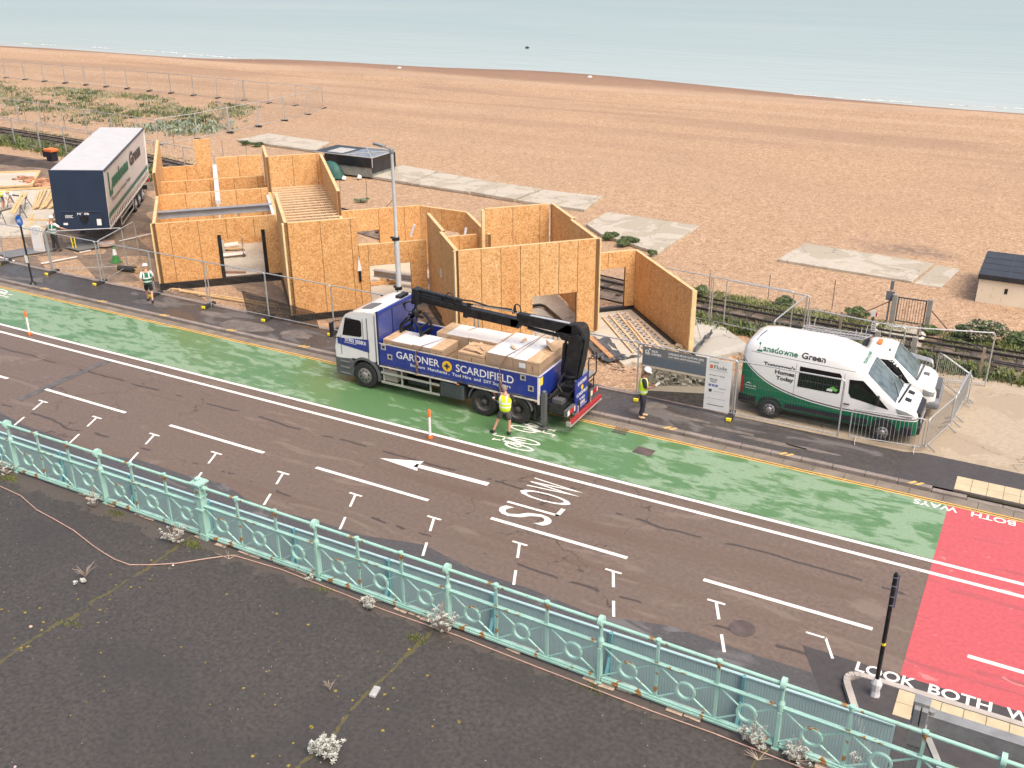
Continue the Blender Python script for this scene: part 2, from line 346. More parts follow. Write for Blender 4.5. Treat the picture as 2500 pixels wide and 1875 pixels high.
# ================================================================ setting
def zb(x, y):
    if y < 31: return .03
    t = max(0.0, (y - 97) / 10); h = .03 + .35 * math.exp(-((y - 96) / 3.0) ** 2) - .55 * min(t, 6) + .06 * math.sin(x * .13 + y * .3) * min(1, (y - 31) / 20)
    return h - .25 * math.sin(x * .045 + 1.2) * min(t, 1)
struct(MB().box(-900, -200, -3, 700, 29.3, -.4).box(-900, 29.3, -3, 700, 420, -2.6), 'ground', BEACH)
struct(quadgrid(-330, 170, 29.22, 125, 140, 120, zb), 'beach', BEACH)
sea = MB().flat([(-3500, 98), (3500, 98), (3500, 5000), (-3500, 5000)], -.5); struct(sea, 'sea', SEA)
foam = MB(); random.seed(3)
for i in range(150):
    x = -190 + i * 1.35; y = 106.6 + 2.2 * max(0, (-x - 70) / 90) ** 2 + .9 * math.sin(x * .09) + random.uniform(-.2, .2)
    if random.random() < .45:
        y0 = 97 + 9.64; L_ = random.uniform(.8, 2.6); n = 7
        top = [(x + L_ * k / n, y - .12 + .12 * math.sin(k * 1.1) + .06 * random.random()) for k in range(n + 1)]
        foam.flat(top + [(p[0], p[1] + random.uniform(.05, .3)) for p in reversed(top)], -.485)
o = foam.build('sea_foam', mat('foam_white', (.8, .8, .78), .6, var=.03)); tag(o, 'thin broken line of white foam where the sea meets the shingle', 'foam', kind='stuff')
road = struct(MB().flat([(-220, 5), (120, 5), (120, 26.72), (-220, 26.72)], 0), 'road', ROAD)
gut = MB()
top = [(-220 + i * 1.7, 17.78 + .22 * math.sin(i * 1.3) + .12 * math.sin(i * 3.1)) for i in range(201)]
gut.flat([(-220, 5), (120, 5)] + list(reversed(top)), .004); struct(gut, 'roadside_strip', GUT, road)
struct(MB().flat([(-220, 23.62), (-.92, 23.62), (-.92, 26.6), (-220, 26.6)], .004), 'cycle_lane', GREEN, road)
struct(MB().flat([(-.92, 18.62), (14, 18.62), (14, 26.6), (-.92, 26.6)], .0045), 'crossing', RED, road)
struct(MB().flat([(-2.98, 18.71), (-.9, 18.70), (14, 18.72), (14, 15), (-1.4, 15), (-2.35, 17.5)], .008), 'asphalt_patch', NEWASP, road)
tr = MB(); tr.flat([(-29.7, 23.0), (-29.95, 23.0), (-30.0, 21.1), (-29.9, 19.0), (-29.62, 19.0), (-29.7, 21.2)], .008); struct(tr, 'trench_patch', mat('trench_asphalt', (.11, .105, .105), .6, var=.3, scale=4), road)
gs = MB()
for i in range(150):
    x = -110 + i * .9; gs.box(x + .006, 26.74, -.05, x + .894, 27.12, .006 + .004 * (i % 3))
struct(gs, 'channel_stones', mat('channel_stone', (.20, .17, .14), .7, var=.3, scale=1.3))
kb = MB()
for i in range(150):
    x = -110 + i * .92
    h = .125 if x < -2.0 else (.125 - .11 * min(1, (x + 2.0) / 1.1) if x < -.9 else .02)
    kb.box(x + .006, 27.13, -.2, x + .914, 27.31, h)
kerb = kb.build('kerb', KERB, bevel=.015, kind='structure')
pv = struct(MB().flat([(-220, 27.31), (-2.52, 27.31), (-2.54, 29.06), (-220, 29.06)], .115), 'pavement', PAVE)
struct(MB().flat([(-2.52, 27.31), (60, 27.31), (60, 29.3), (-2.0, 29.25), (-2.54, 29.06)], .1145), 'new_pavement', NEWASP, pv)
pt = MB(); random.seed(11)
for (x, y, a, b_) in ((-27.6, 27.9, 1.5, .5), (-29.6, 28.3, 1.0, .25), (-33.2, 28.2, .8, .2), (-25.2, 28.1, .9, .35), (-9.0, 28.2, .9, .12), (-6.2, 27.8, 1.3, .14), (-10.3, 28.6, .45, .3), (-7.6, 28.0, 1.0, .10), (-4.9, 27.9, .9, .10)):
    n = 11; pt.flat([(x + a * (.75 + .3 * random.random()) * math.cos(6.283 * k / n), y + b_ * (.7 + .4 * random.random()) * math.sin(6.283 * k / n)) for k in range(n)], .118)
struct(pt, 'worn_patches', mat('worn_asphalt', (.15, .13, .12), .7, var=.3, scale=4), pv)
eb = MB()
for i in range(110):
    x = -100 + i * .91
    if x > -8.6: break
    eb.box(x + .01, 29.07, -.1, x + .90, 29.24, .125 + .006 * ((i * 7) % 3))
struct(eb, 'edging_stones', mat('edging_stone', (.34, .255, .21), .8, var=.3, scale=1.4, dirt=.3, dirtc=(.14, .11, .09)))
def zd(x, y):
    return .03 + .04 * math.sin(x * .9 + y * 1.7) * math.sin(x * .37 - y * .6) + (.22 * math.exp(-((x + 62) / 5) ** 2 - ((y - 45.5) / 2.2) ** 2))
dd = quadgrid(-72, -19, 29.25, 47, 110, 50, zd); dd.f = [f for f in dd.f if sum(dd.v[i][1] for i in f) / 4 < 46.6 + (-sum(dd.v[i][0] for i in f) / 4 - 50) * .12 and sum(dd.v[i][1] for i in f) / 4 < 46.4 - max(0, (sum(dd.v[i][0] for i in f) / 4 + 47)) * .55]
dd.m = [0] * len(dd.f); struct(dd, 'site_ground', DIRT)
struct(MB().flat([(-8.7, 29.08), (-2.5, 29.10), (-1.6, 29.25), (60, 29.6), (60, 36.0), (1.2, 36.1), (-1.3, 36.1), (-2.63, 35.9), (-4.6, 36.3), (-7.6, 35.2), (-8.4, 33.2), (-9.6, 31.0), (-9.3, 29.8)], .10), 'concrete_yard', HARD)
tp = MB()
for i in range(36):
    for j in range(2):
        x = -.90 + i * .42; y = 27.4 + j * .42; tp.box(x + .006, y + .006, 0, x + .414, y + .414, .122)
struct(tp, 'tactile_paving', mat('tactile_buff', (.50, .42, .28), .75, var=.1, scale=4, dirt=.24, dirtc=(.38, .30, .2)), pv)
# near pavement corner below the terrace
npv = struct(MB().flat([(-1.93, 17.75), (-1.6, 18.12), (40, 18.16), (40, 11), (1.2, 11), (-.7, 15.2)], .10), 'near_pavement', NEWASP)
ck = MB(); kp = bend([(.6, 12.2, .06), (-2.02, 18.2, .06), (40, 18.25, .06)], .5, 6)
for a, b_ in zip(kp[:-1], kp[1:]): ck.bar(a, b_, .14, .125)
struct(ck, 'near_kerb', KERBL, npv)
tp = MB()
for i in range(34):
    for j in range(2):
        x = -.86 + i * .42; y = 17.28 + j * .42; tp.box(x + .006, y + .006, 0, x + .414, y + .414, .112)
struct(tp, 'tactile_paving', MC['tactile_buff'], npv)

bk_ = quadgrid(-80, -57, 43.4, 46.6, 60, 16, lambda x, y: .06 + .36 * math.exp(-((y - 45.0) / .85) ** 2) * (1 + .12 * math.sin(x * 1.7) + .1 * math.sin(x * 4.1 + y * 3)) * (1 if x < -60 else max(0, (-57 - x) / 3)))
struct(bk_, 'earth_bank', mat('dark_soil', (.060, .045, .038), .85, var=.35, scale=1.5, bump=.5))
# ---------------------------------------------------------------- road markings (parts of the road)
mk = MB(); Z4 = .0085
def seg(m_, a, b_, w_, z=Z4, a0=0.0):
    a = Vector((a[0], a[1], 0)); b_ = Vector((b_[0], b_[1], 0)); d = (b_ - a).normalized(); n = Vector((-d.y, d.x, 0)) * w_ / 2
    m_.add([(p.x, p.y, z) for p in (a - n, b_ - n, b_ + n, a + n)], [(0, 1, 2, 3)])
l = MB()
xs = [-220 + i * 2 for i in range(118)]
seg(l, (-220, 23.55), (14, 23.52), .13); seg(l, (-220, 22.98), (14, 22.97), .13); struct(l, 'edge_lines', MARK, road)
l = MB()
for i in range(-8, 8): 
    x = -29.73 + 6 * i
    if i != 5 or 1: seg(l, (x, 20.05), (x + 4.0, 20.03), .125)
struct(l, 'centre_line', MARK, road)
l = MB()
for i in range(-6, 11):
    x = -28.93 + 2.64 * i
    if i == 10:
        seg(l, (-3.03, 19.2), (-2.58, 19.2), .06); seg(l, (-2.6, 19.22), (-2.30, 18.57), .06); continue
    seg(l, (x - .22, 19.33), (x + .22, 19.33), .07)
    dx, dy = .44, -1.0
    for t0, t1 in ((0.02, .60), (1.10, 1.66), (2.24, 2.78), (3.35, 3.9)): seg(l, (x + dx * t0, 19.32 + dy * t0), (x + dx * t1, 19.32 + dy * t1), .07)
struct(l, 'parking_bay_marks', MARK, road)
l = MB(); text_on(l, 'W', (-10.1, 22.06, Z4), (0, 1, 0), (-1, 0, 0), .52, 1.6, .0); text_on(l, 'O', (-10.13, 21.5, Z4), (0, 1, 0), (-1, 0, 0), .44, 1.6, .0)
seg(l, (-11.75, 21.02), (-10.14, 21.02), .095); seg(l, (-10.2, 20.98), (-10.2, 21.40), .13)
text_on(l, 'S', (-10.18, 20.36, Z4), (0, 1, 0), (-1, 0, 0), .50, 1.6, .0); struct(l, 'slow_lettering', MARK, road)
l = MB(); l.flat([(-16.4, 21.42), (-14.95, 21.30), (-15.1, 21.55), (-15.1, 21.88)], Z4); seg(l, (-15.2, 21.56), (-12.7, 21.60), .19); struct(l, 'direction_arrow', MARK, road)
l = MB(); text_on(l, 'LOOK', (-1.80, 18.40, .0125), (1, 0, 0), (0, 1, 0), 1.22, .33, .02); text_on(l, 'BOTH', (-.33, 18.40, .0125), (1, 0, 0), (0, 1, 0), 1.22, .33, .02); text_on(l, 'WAYS', (1.15, 18.40, .0125), (1, 0, 0), (0, 1, 0), 1.2, .33, .02)
text_on(l, 'WAYS', (-.66, 26.53, .0125), (-1, 0, 0), (0, -1, 0), 1.15, .28, .02); text_on(l, 'BOTH', (.78, 26.54, .0125), (-1, 0, 0), (0, -1, 0), 1.1, .28, .02); text_on(l, 'LOOK', (2.2, 26.55, .0125), (-1, 0, 0), (0, -1, 0), 1.15, .28, .02)
struct(l, 'look_both_ways_lettering', MARK, road)
l = MB(); seg(l, (-220, 26.645), (14, 26.60), .05); seg(l, (-220, 26.745), (14, 26.70), .05, .012); struct(l, 'double_yellow_lines', MARKY, road)
l = MB()
for i in range(-6, 14):
    x = -39.1 + 3.70 * i
    if x > -1: break
    for dx in (0, .2): l.prism([(x + dx, 27.12, .128), (x + dx + .09, 27.12, .128), (x + dx + .24, 27.33, .128), (x + dx + .15, 27.33, .128)], (0, 0, .004))
l.build('kerb_marks', MARKY, kerb)
def bike(l, ox, oy, ux, uy, L_, H_):                    # cycle symbol; u across the wheels, v up
    def P(u, v): return (ox + ux[0] * u * L_ + uy[0] * v * H_, oy + ux[1] * u * L_ + uy[1] * v * H_)
    for cx in (.24, .76):
        n = 22; ou = [P(cx + .2 * math.cos(6.283 * k / n), .3 + .3 * math.sin(6.283 * k / n)) for k in range(n)]; inn = [P(cx + .13 * math.cos(6.283 * k / n), .3 + .24 * math.sin(6.283 * k / n)) for k in range(n)]
        l.add([(p[0], p[1], .012) for p in ou + inn], [(k, (k + 1) % n, n + (k + 1) % n, n + k) for k in range(n)])
    for a, b_ in (((.24, .3), (.40, .72)), ((.24, .3), (.5, .28)), ((.5, .28), (.36, .86)), ((.5, .28), (.68, .70)), ((.40, .70), (.68, .70)), ((.76, .3), (.66, .86)), ((.28, .87), (.44, .87)), ((.66, .86), (.66, .98)), ((.66, .98), (.80, .93))):
        seg(l, P(*a), P(*b_), .055, .0125)
l = MB(); bike(l, -12.5, 23.83, (0, 1), (-1, 0), .86, 1.7); bike(l, -13.98, 25.88, (0, -1), (1, 0), .9, 1.65); bike(l, -41.2, 26.5, (0, -1), (1, 0), .9, 1.65); bike(l, -39.9, 24.1, (0, 1), (-1, 0), .86, 1.7)
struct(l, 'cycle_symbols', MARK, road)
ir = mat('cast_iron', (.13, .10, .095), .6, .3, var=.25)
l = MB(); l.flat([(-9.82, 25.37), (-9.22, 25.35), (-9.2, 25.80), (-9.78, 25.83)], .012)
l.lathe([(.3, .001), (.3, .009)], 20, (-4.34, 18.66, 0)); struct(l, 'manhole_covers', ir, road)
l = MB()
for k in range(9): l.box(-10.90 + k * .052, 26.36, .0, -10.875 + k * .052, 26.72, .018)
l.box(-10.92, 26.34, 0, -10.42, 26.36, .02).box(-10.92, 26.72, 0, -10.42, 26.74, .02); l.build('drain_grate', ir, road)

# ---------------------------------------------------------------- terrace under the camera
tz = 4.7
def rail_p(i, off=0.0):
    t = i - 4; x0, y0, a = -6.91, 10.49, -.0177
    return Vector((x0 + 2.549 * t * math.cos(a), y0 + 2.549 * t * math.sin(a) - .00676 * t * t + off, tz))
edge = [(-70, 9.4)] + [(rail_p(i, .14).x, rail_p(i, .14).y) for i in range(-4, 13)] + [(40, 9.2)]
dk = MB(); dk.flat([(-70, -30), (40, -30)] + list(reversed(edge)), tz); terr = struct(dk, 'terrace', DECK)
wl = MB(); pts_ = edge
for a, b_ in zip(pts_[:-1], pts_[1:]): wl.add([(a[0], a[1], -.4), (b_[0], b_[1], -.4), (b_[0], b_[1], tz), (a[0], a[1], tz)], [(0, 1, 2, 3)])
struct(wl, 'terrace_wall', mat('terrace_render', (.5, .46, .4), .8, var=.2, scale=1.5, dirt=.3), terr)
lip = MB()
for a, b_ in zip(pts_[:-1], pts_[1:]):
    n = 10
    for k in range(n):
        p = Vector(a).lerp(Vector(b_), k / n); q = Vector(a).lerp(Vector(b_), (k + 1) / n); r_ = random.uniform(.10, .20)
        if random.random() < .5: lip.add([(p.x, p.y + .01, tz + .012), (q.x, q.y + .01, tz + .012), (q.x, q.y - r_ - .04, tz + .012), (p.x + .02, p.y - r_ - random.uniform(.02, .06), tz + .012)], [(0, 1, 2, 3)])
struct(lip, 'coping', mat('coping_mortar', (.44, .33, .25), .8, var=.35, scale=5, dirt=.45, dirtc=(.09, .08, .06)), terr)
# ================================================================ timber units
def m_osb(name, tint=(1, 1, 1)):
    m = NT(name); oi = m.n('ObjectInfo'); rnd = oi.outputs['Random']
    off = m.n('VectorMath', {'operation': 'ADD'}, i0=m.co(), i1=m.n('CombineXYZ', i0=m.math('MULTIPLY', rnd, 37.0), i1=m.math('MULTIPLY', rnd, 11.0), i2=0.0).outputs[0]).outputs[0]
    a = m.n('TexNoise', Vector=off, Scale=5.6, Detail=3.0, Distortion=2.8, Roughness=.62).outputs[0]
    v = m.n('TexVoronoi', {'feature': 'F1'}, Vector=m.n('VectorMath', {'operation': 'ADD'}, i0=off, i1=m.n('TexNoise', Vector=off, Scale=7.0, Detail=1.0).outputs[1]).outputs[0], Scale=8.5)
    g = m.n('SeparateColor', i0=v.outputs['Color']).outputs[0]
    f = m.math('ADD', m.math('MULTIPLY', a, .72), m.math('MULTIPLY', g, .30))
    c = m.ramp(f, [(.28, (.37, .18, .060)), (.43, (.585, .325, .128)), (.56, (.68, .405, .178)), (.76, (.80, .56, .31))])
    dk = m.mix(m.math('MULTIPLY', rnd, .42), c, m.mix(1.0, c, (.90, .68, .44), 'MULTIPLY'))
    dk = m.mix(1.0, dk, tint, 'MULTIPLY')
    m.set(Base_Color=dk, Roughness=.62); m.bump(f, .15, .01); return m.mat
OSB = m_osb('osb_board'); CORE = mat('panel_edge_timber', (.74, .57, .31), .7, var=.15, scale=2.5, bump=.1)
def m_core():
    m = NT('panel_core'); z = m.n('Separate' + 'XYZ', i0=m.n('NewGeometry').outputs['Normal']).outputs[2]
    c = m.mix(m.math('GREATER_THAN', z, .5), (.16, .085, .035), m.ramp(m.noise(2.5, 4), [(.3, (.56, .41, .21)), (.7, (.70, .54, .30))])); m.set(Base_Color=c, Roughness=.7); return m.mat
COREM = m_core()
DPC = mat('black_membrane', (.016, .016, .018), .35, var=.4, scale=3, bump=.3); STEEL = mat('primed_steel', (.36, .37, .39), .45, .4, var=.1); STEELW = mat('pale_steel', (.66, .66, .68), .45, .2, var=.06)
random.seed(21)
def boards(parent, a, b, z0, z1, holes=(), z1b=None, th=.15, bw=1.2, start=.0, base_z=None):
    """wall from a=(s,t) to b=(s,t) in the parent's frame; holes are (u0,u1,z0,z1); top may slope to z1b"""
    a = Vector((a[0], a[1], 0)); b = Vector((b[0], b[1], 0)); L_ = (b - a).length; d = (b - a).normalized(); n = Vector((-d.y, d.x, 0)); z1b = z1 if z1b is None else z1b
    top = lambda u: z1 + (z1b - z1) * u / L_
    def piece(mb, u0, u1, zz0, zz1, w0, w1, cut=0.0):
        lo = lambda u: zz0; hi = (lambda u: top(u) + cut) if zz1 is None else (lambda u: zz1)
        vs = [a + d * u + n * w_ for w_ in (w0, w1) for u in (u0, u1)]
        P = [(vs[0].x, vs[0].y, lo(u0)), (vs[1].x, vs[1].y, lo(u1)), (vs[3].x, vs[3].y, lo(u1)), (vs[2].x, vs[2].y, lo(u0)),
             (vs[0].x, vs[0].y, hi(u0)), (vs[1].x, vs[1].y, hi(u1)), (vs[3].x, vs[3].y, hi(u1)), (vs[2].x, vs[2].y, hi(u0))]
        mb.add(P, [(0, 3, 2, 1), (4, 5, 6, 7), (0, 1, 5, 4), (1, 2, 6, 5), (2, 3, 7, 6), (3, 0, 4, 7)])
    def split(u0, u1, emit):
        cuts = sorted({u0, u1} | {h for hh in holes for h in hh[:2] if u0 < h < u1})
        for p, q in zip(cuts[:-1], cuts[1:]):
            mid = (p + q) / 2; hs = [h for h in holes if h[0] < mid < h[1]]
            if not hs: emit(p, q, z0, None)
            else:
                h = hs[0]
                if h[2] > z0 + .02: emit(p, q, z0, h[2])
                if h[3] < top(mid) - .02: emit(p, q, h[3], None)
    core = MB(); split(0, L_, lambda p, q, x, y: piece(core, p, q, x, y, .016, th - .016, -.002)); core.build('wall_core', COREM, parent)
    us = [0] + [u for u in [start + k * bw for k in range(1, 30)] if .15 < u < L_ - .15] + [L_]
    for u0, u1 in zip(us[:-1], us[1:]):
        for w0, w1 in ((0, .014), (th - .014, th)):
            m_ = MB(); g = .011
            e0 = u0 + (g if u0 > 0 else 0); e1 = u1 - (g if u1 < L_ else 0)
            split(e0, e1, lambda p, q, x, y: piece(m_, p, q, x, y, w0, w1))
            if m_.v: m_.build('wall_board', OSB, parent)
def ublock(parent, name, m, *bx): 
    for b in bx: o = MB().box(*b).build(name, m, parent)
    return o
# --- tall left unit (open rooms behind the left front wall)
UA = thing('timber_building', 'tall roofless timber building with cross walls and a steel beam, nearest the trailer', 'building', ST(0, 0), R(45), 'timber panel buildings under construction')
fz = .35
boards(UA, (-3.2, 45.2), (2.1, 45.2), fz, 3.06, [(2.78, 4.62, .2, 2.12)], start=-.5)
boards(UA, (-3.05, 45.2), (-3.05, 50.6), fz, 3.06); boards(UA, (-3.05, 50.6), (-3.05, 57.7), fz, 4.18, z1b=4.5)
boards(UA, (-3.05, 50.75), (2.1, 50.75), fz, 3.05); boards(UA, (-3.05, 53.7), (2.1, 53.7), fz, 3.05)
boards(UA, (-3.05, 57.5), (-1.28, 57.5), fz, 3.05); boards(UA, (-1.28, 57.45), (-.45, 57.45), fz, 4.45); boards(UA, (-.25, 57.5), (2.2, 57.5), fz, 3.40)
ublock(UA, 'plinth', DPC, (-3.25, 45.12, .0, 2.1, 45.36, .36), (-3.25, 45.36, 0, -3.0, 57.6, .345))
ublock(UA, 'door_lining', DPC, (-.54, 45.16, .36, -.38, 45.37, 2.35), (1.38, 45.16, .36, 1.54, 45.37, 2.45))
b = MB(); 
for zz in (2.98, 2.70): b.box(-3.04, 47.45, zz, 2.08, 47.75, zz + .03)
b.box(-3.04, 47.59, 2.72, 2.08, 47.62, 2.99); b.build('steel_beam', STEEL, UA)
b = MB(); b.box(1.95, 45.35, 2.72, 2.08, 49.6, 2.98).box(-.45, 48.9, 2.86, -.22, 50.75, 3.03).box(-.45, 50.9, 2.86, -.22, 53.7, 3.03).box(-.45, 53.85, 2.86, -.22, 57.45, 3.05).box(-.40, 48.9, .4, -.3, 49.0, 2.86); b.build('ridge_beam', STEELW, UA)
ublock(UA, 'floor_slab', SLABN, (-3.0, 45.36, .0, 2.3, 57.5, .34))
for s0, s1 in ((45.4, 50.6), (51, 53.6), (53.9, 57.4)): pass
# divider wall and the two-storey bay with the joists
boards(UA, (2.25, 39.40), (2.25, 44.75), fz, 4.14); boards(UA, (2.25, 44.75), (2.25, 50.95), fz, 2.80); boards(UA, (2.30, 51.0), (2.30, 54.0), fz, 4.52, z1b=4.56)
boards(UA, (2.10, 39.40), (4.95, 39.40), .3, 4.14, start=.2); boards(UA, (2.25, 51.0), (4.95, 51.0), fz, 4.55); boards(UA, (4.95, 44.4), (4.95, 51.0), fz, 4.12, z1b=4.5); boards(UA, (4.95, 39.5), (4.95, 44.4), fz, 3.0)
j = MB()
for k in range(22):
    t = 40.1 + k * .49; j.box(2.26, t, 3.06, 4.80, t + .095, 3.10); j.box(2.26, t, 2.82, 4.80, t + .095, 2.86)
    for q in range(8):
        s0 = 2.3 + q * .31; j.bar((s0, t + .02, 2.85), (s0 + .155, t + .02, 3.07), .03, .02); j.bar((s0 + .155, t + .02, 3.07), (s0 + .31, t + .02, 2.85), .03, .02)
j.build('floor_joists', mat('joist_timber', (.66, .50, .33), .7, var=.15), UA)
ublock(UA, 'plinth', DPC, (2.0, 39.32, 0, 4.95, 39.52, .31), (2.02, 39.52, 0, 2.24, 45.1, .34)); ublock(UA, 'floor_slab', SLABN, (2.3, 39.55, 0, 4.8, 50.9, .33))
ublock(UA, 'corner_post', CORE, (2.02, 39.36, .3, 2.09, 39.56, 4.12), (2.02, 39.6, .3, 2.085, 39.66, 4.1), (-3.27, 45.18, .36, -3.21, 45.38, 3.05))
# --- low middle unit with two windows
UM = thing('timber_building', 'low middle timber panel room with two window holes, behind the lamp post', 'building', ST(0, 0), R(45), 'timber panel buildings under construction')
boards(UM, (4.97, 39.40), (7.75, 39.40), .3, 3.0, [(.38, 2.10, .2, 2.12)], start=-.83)
boards(UM, (5.0, 45.1), (8.63, 45.1), fz, 3.02, [(.6, 1.68, 1.40, 2.02)], start=.5)
boards(UM, (8.63, 45.1), (10.40, 43.33), fz, 3.0, [(1.25, 2.15, 1.3, 2.0)])
boards(UM, (10.40, 43.33), (10.40, 39.45), fz, 3.0); boards(UM, (8.3, 40.9), (10.3, 40.9), fz, 2.62)
ublock(UM, 'floor_slab', SLABN, (5.1, 39.55, 0, 10.3, 43.2, .33), (5.1, 43.2, 0, 8.6, 45.1, .328))
sb_ = thing('steel_girder', 'grey steel girder lying across the middle room, seen through its doorway', 'steel beam', (0, 0, 0)); b = MB(); qa, qb = Vector((-25.9, 34.35, 0)), Vector((-22.3, 34.6, 0)); dv = (qb - qa).normalized(); nv = Vector((-dv.y, dv.x, 0)) * .12
for z_ in (.62, .90): b.prism([tuple(q + Vector((0, 0, z_))) for q in (qa - nv, qb - nv, qb + nv, qa + nv)], (0, 0, .03))
b.prism([tuple(q + Vector((0, 0, .64))) for q in (qa - nv * .1, qb - nv * .1, qb + nv * .1, qa + nv * .1)], (0, 0, .27)); b.build('flanged_beam', STEEL, sb_); b = MB()
for f_ in (.15, .85): q = qa.lerp(qb, f_); b.box(q.x - .15, q.y - .15, .33, q.x + .15, q.y + .15, .62)
b.build('timber_blocks', TIMBER, sb_); b = MB(); b.prism([(-23.6, 34.9, .95), (-22.7, 34.75, .95), (-22.5, 35.3, .95), (-23.5, 35.3, .95)], (0, 0, .04)); b.bar((-22.6, 35.0, .95), (-22.45, 35.0, 1.5), .05).build('white_panel', WHITE, sb_)
b = MB(); b.tube([(7.75, 42.9, 2.2), (7.95, 42.9, 2.75)], .06, 8).tube([(9.9, 41.6, 2.3), (10.02, 41.7, 2.75)], .06, 8); b.each('flue_pipe', STEELW, UM)
b = MB(); b.box(5.2, 42.2, .35, 5.35, 44.0, 1.2).box(5.35, 42.1, .35, 7.0, 42.2, .5); b.build('low_partition', OSB, UM)
b = MB(); b.prism([(4.93, 39.37, 2.55), (5.03, 39.37, 1.95), (4.84, 39.37, 1.95)], (0, -.03, 0)); b.build('membrane_flap', WHITE, UM)
b = MB(); b.box(4.89, 39.33, 1.5, 4.99, 39.38, 1.95); b.build('gap_strip', BLACK, UM)
# --- right unit
UC = thing('timber_building', 'square roofless timber panel unit with a large doorway, directly behind the flatbed truck', 'building', ST(0, 0), R(45), 'timber panel buildings under construction')
boards(UC, (7.85, 34.0), (13.15, 34.0), fz, 4.05, [(2.82, 4.58, .2, 2.03)], bw=.75, start=.1)
boards(UC, (7.90, 34.05), (7.90, 36.75), fz, 4.05, bw=.75); boards(UC, (8.02, 36.85), (8.02, 39.65), fz, 4.05, bw=.75)
boards(UC, (10.35, 39.6), (13.15, 39.6), fz, 4.05); boards(UC, (13.30, 34.0), (13.30, 36.95), fz, 4.05); boards(UC, (13.42, 37.05), (13.42, 39.75), fz, 4.05)
ublock(UC, 'corner_post', CORE, (7.70, 34.0, .35, 7.76, 34.2, 4.03), (7.86, 36.76, .35, 8.0, 36.84, 3.98), (13.31, 33.96, .35, 13.36, 34.16, 4.03), (10.2, 39.6, .35, 10.34, 39.74, 4.0))
ublock(UC, 'plinth', DPC, (7.75, 33.92, .0, 10.62, 34.14, .36), (7.75, 34.14, 0, 7.95, 39.6, .34)); ublock(UC, 'floor_slab', SLABN, (7.96, 34.0, 0, 13.2, 39.6, .33))
b = MB(); b.tube([(10.2, 37.2, .42), (12.0, 37.25, .45), (12.15, 37.0, .45), (12.3, 34.5, .45)], .065, 7); b.build('rolled_membrane', DPC, UC)
b = MB(); b.box(7.70, 36.5, 2.28, 7.75, 36.62, 2.6); b.build('steel_bracket', STEELW, UC)
# --- open right-hand unit with the joists on its floor
UD = thing('timber_building', 'open corner of two timber walls over a bare floor, right of the square unit', 'building', ST(0, 0), R(45), 'timber panel buildings under construction')
boards(UD, (13.46, 36.45), (15.86, 36.45), .2, 2.68, [(-.2, 1.98, .1, 2.0)]); boards(UD, (16.02, 31.25), (16.02, 36.6), .2, 2.66)
ublock(UD, 'floor_slab', SLABN, (13.2, 31.0, .0, 16.0, 36.55, .15)); ublock(UD, 'sill_membrane', DPC, (13.48, 36.40, .15, 15.86, 36.6, .30), (15.72, 31.6, .15, 15.86, 36.4, .24))
ublock(UD, 'corner_post', CORE, (15.86, 31.16, .2, 16.04, 31.24, 2.64))
SL2 = MB().prism([(*ST(16.1, 30.6), .0), (*ST(18.15, 30.9), .0), (*ST(18.45, 31.3), .0), (*ST(18.45, 33.9), .0), (*ST(16.2, 35.6), .0)], (0, 0, .16)).build('concrete_slab', m_concrete('grey_slab', (.44, .425, .38), (.37, .35, .31)))
tag(SL2, 'pale grey concrete base with a pointed corner, beside the open timber unit and behind the white van', 'concrete slab')
# --- slabs on the beach
def slab(pts, label, h=.17, m=None):
    cx_ = sum(p.x for p in pts) / len(pts); cy_ = sum(p.y for p in pts) / len(pts); P = [(cx_ + (p.x - cx_) * .985, cy_ + (p.y - cy_) * .97, .0) for p in pts]; o = MB().prism(P, (0, 0, h)).build('concrete_slab', m or SLAB, bevel=.02); return tag(o, label, 'concrete slab', 'old concrete slabs on the shingle')
slab([F2(985, 885), F2(1390, 805), F2(2150, 915), F2(1960, 1020)], 'long pale concrete slab on the shingle, left of the black tarpaulin kiosk')
slab([z4(300, 283), z4(545, 203), z4(800, 250), z4(588, 333)], 'plain brown concrete slab touching the right end of the tarpaulin kiosk', .18)
slab([z4(592, 333), z4(803, 250), z4(1225, 330), z4(1022, 400)], 'concrete slab with a small square patch, second from the tarpaulin kiosk', .16)
slab([z4(1030, 402), z4(1232, 332), z4(1552, 380), z4(1350, 457)], 'clean-edged concrete slab third from the tarpaulin kiosk', .20)
slab([z4(1360, 459), z4(1560, 382), z4(1990, 432), z4(1858, 532)], 'blotchy concrete slab at the right end of the row from the kiosk', .175)
slab([z5(175, 262), z5(370, 155), z5(1180, 278), z5(1015, 378), z5(805, 520), z5(300, 350)], 'broken-edged concrete slab with green bushes growing over its front corner')
slab([r1(425, 122), r1(630, 0), r1(1572, 150), r1(1408, 285)], 'large water-stained concrete slab left of the cream hut')
slab([r1(1414, 286), r1(1578, 151), r1(1755, 180), r1(1612, 316)], 'small clean concrete slab butting the stained one, nearest the cream hut', .10)
slab([(p[0], p[1]) and Vector((p[0], p[1], 0)) for p in ((-5.0, 36.6), (-3.3, 36.55), (-3.35, 40.3), (-4.9, 40.3))], 'concrete footway crossing the railway between the two steel gates', .16)
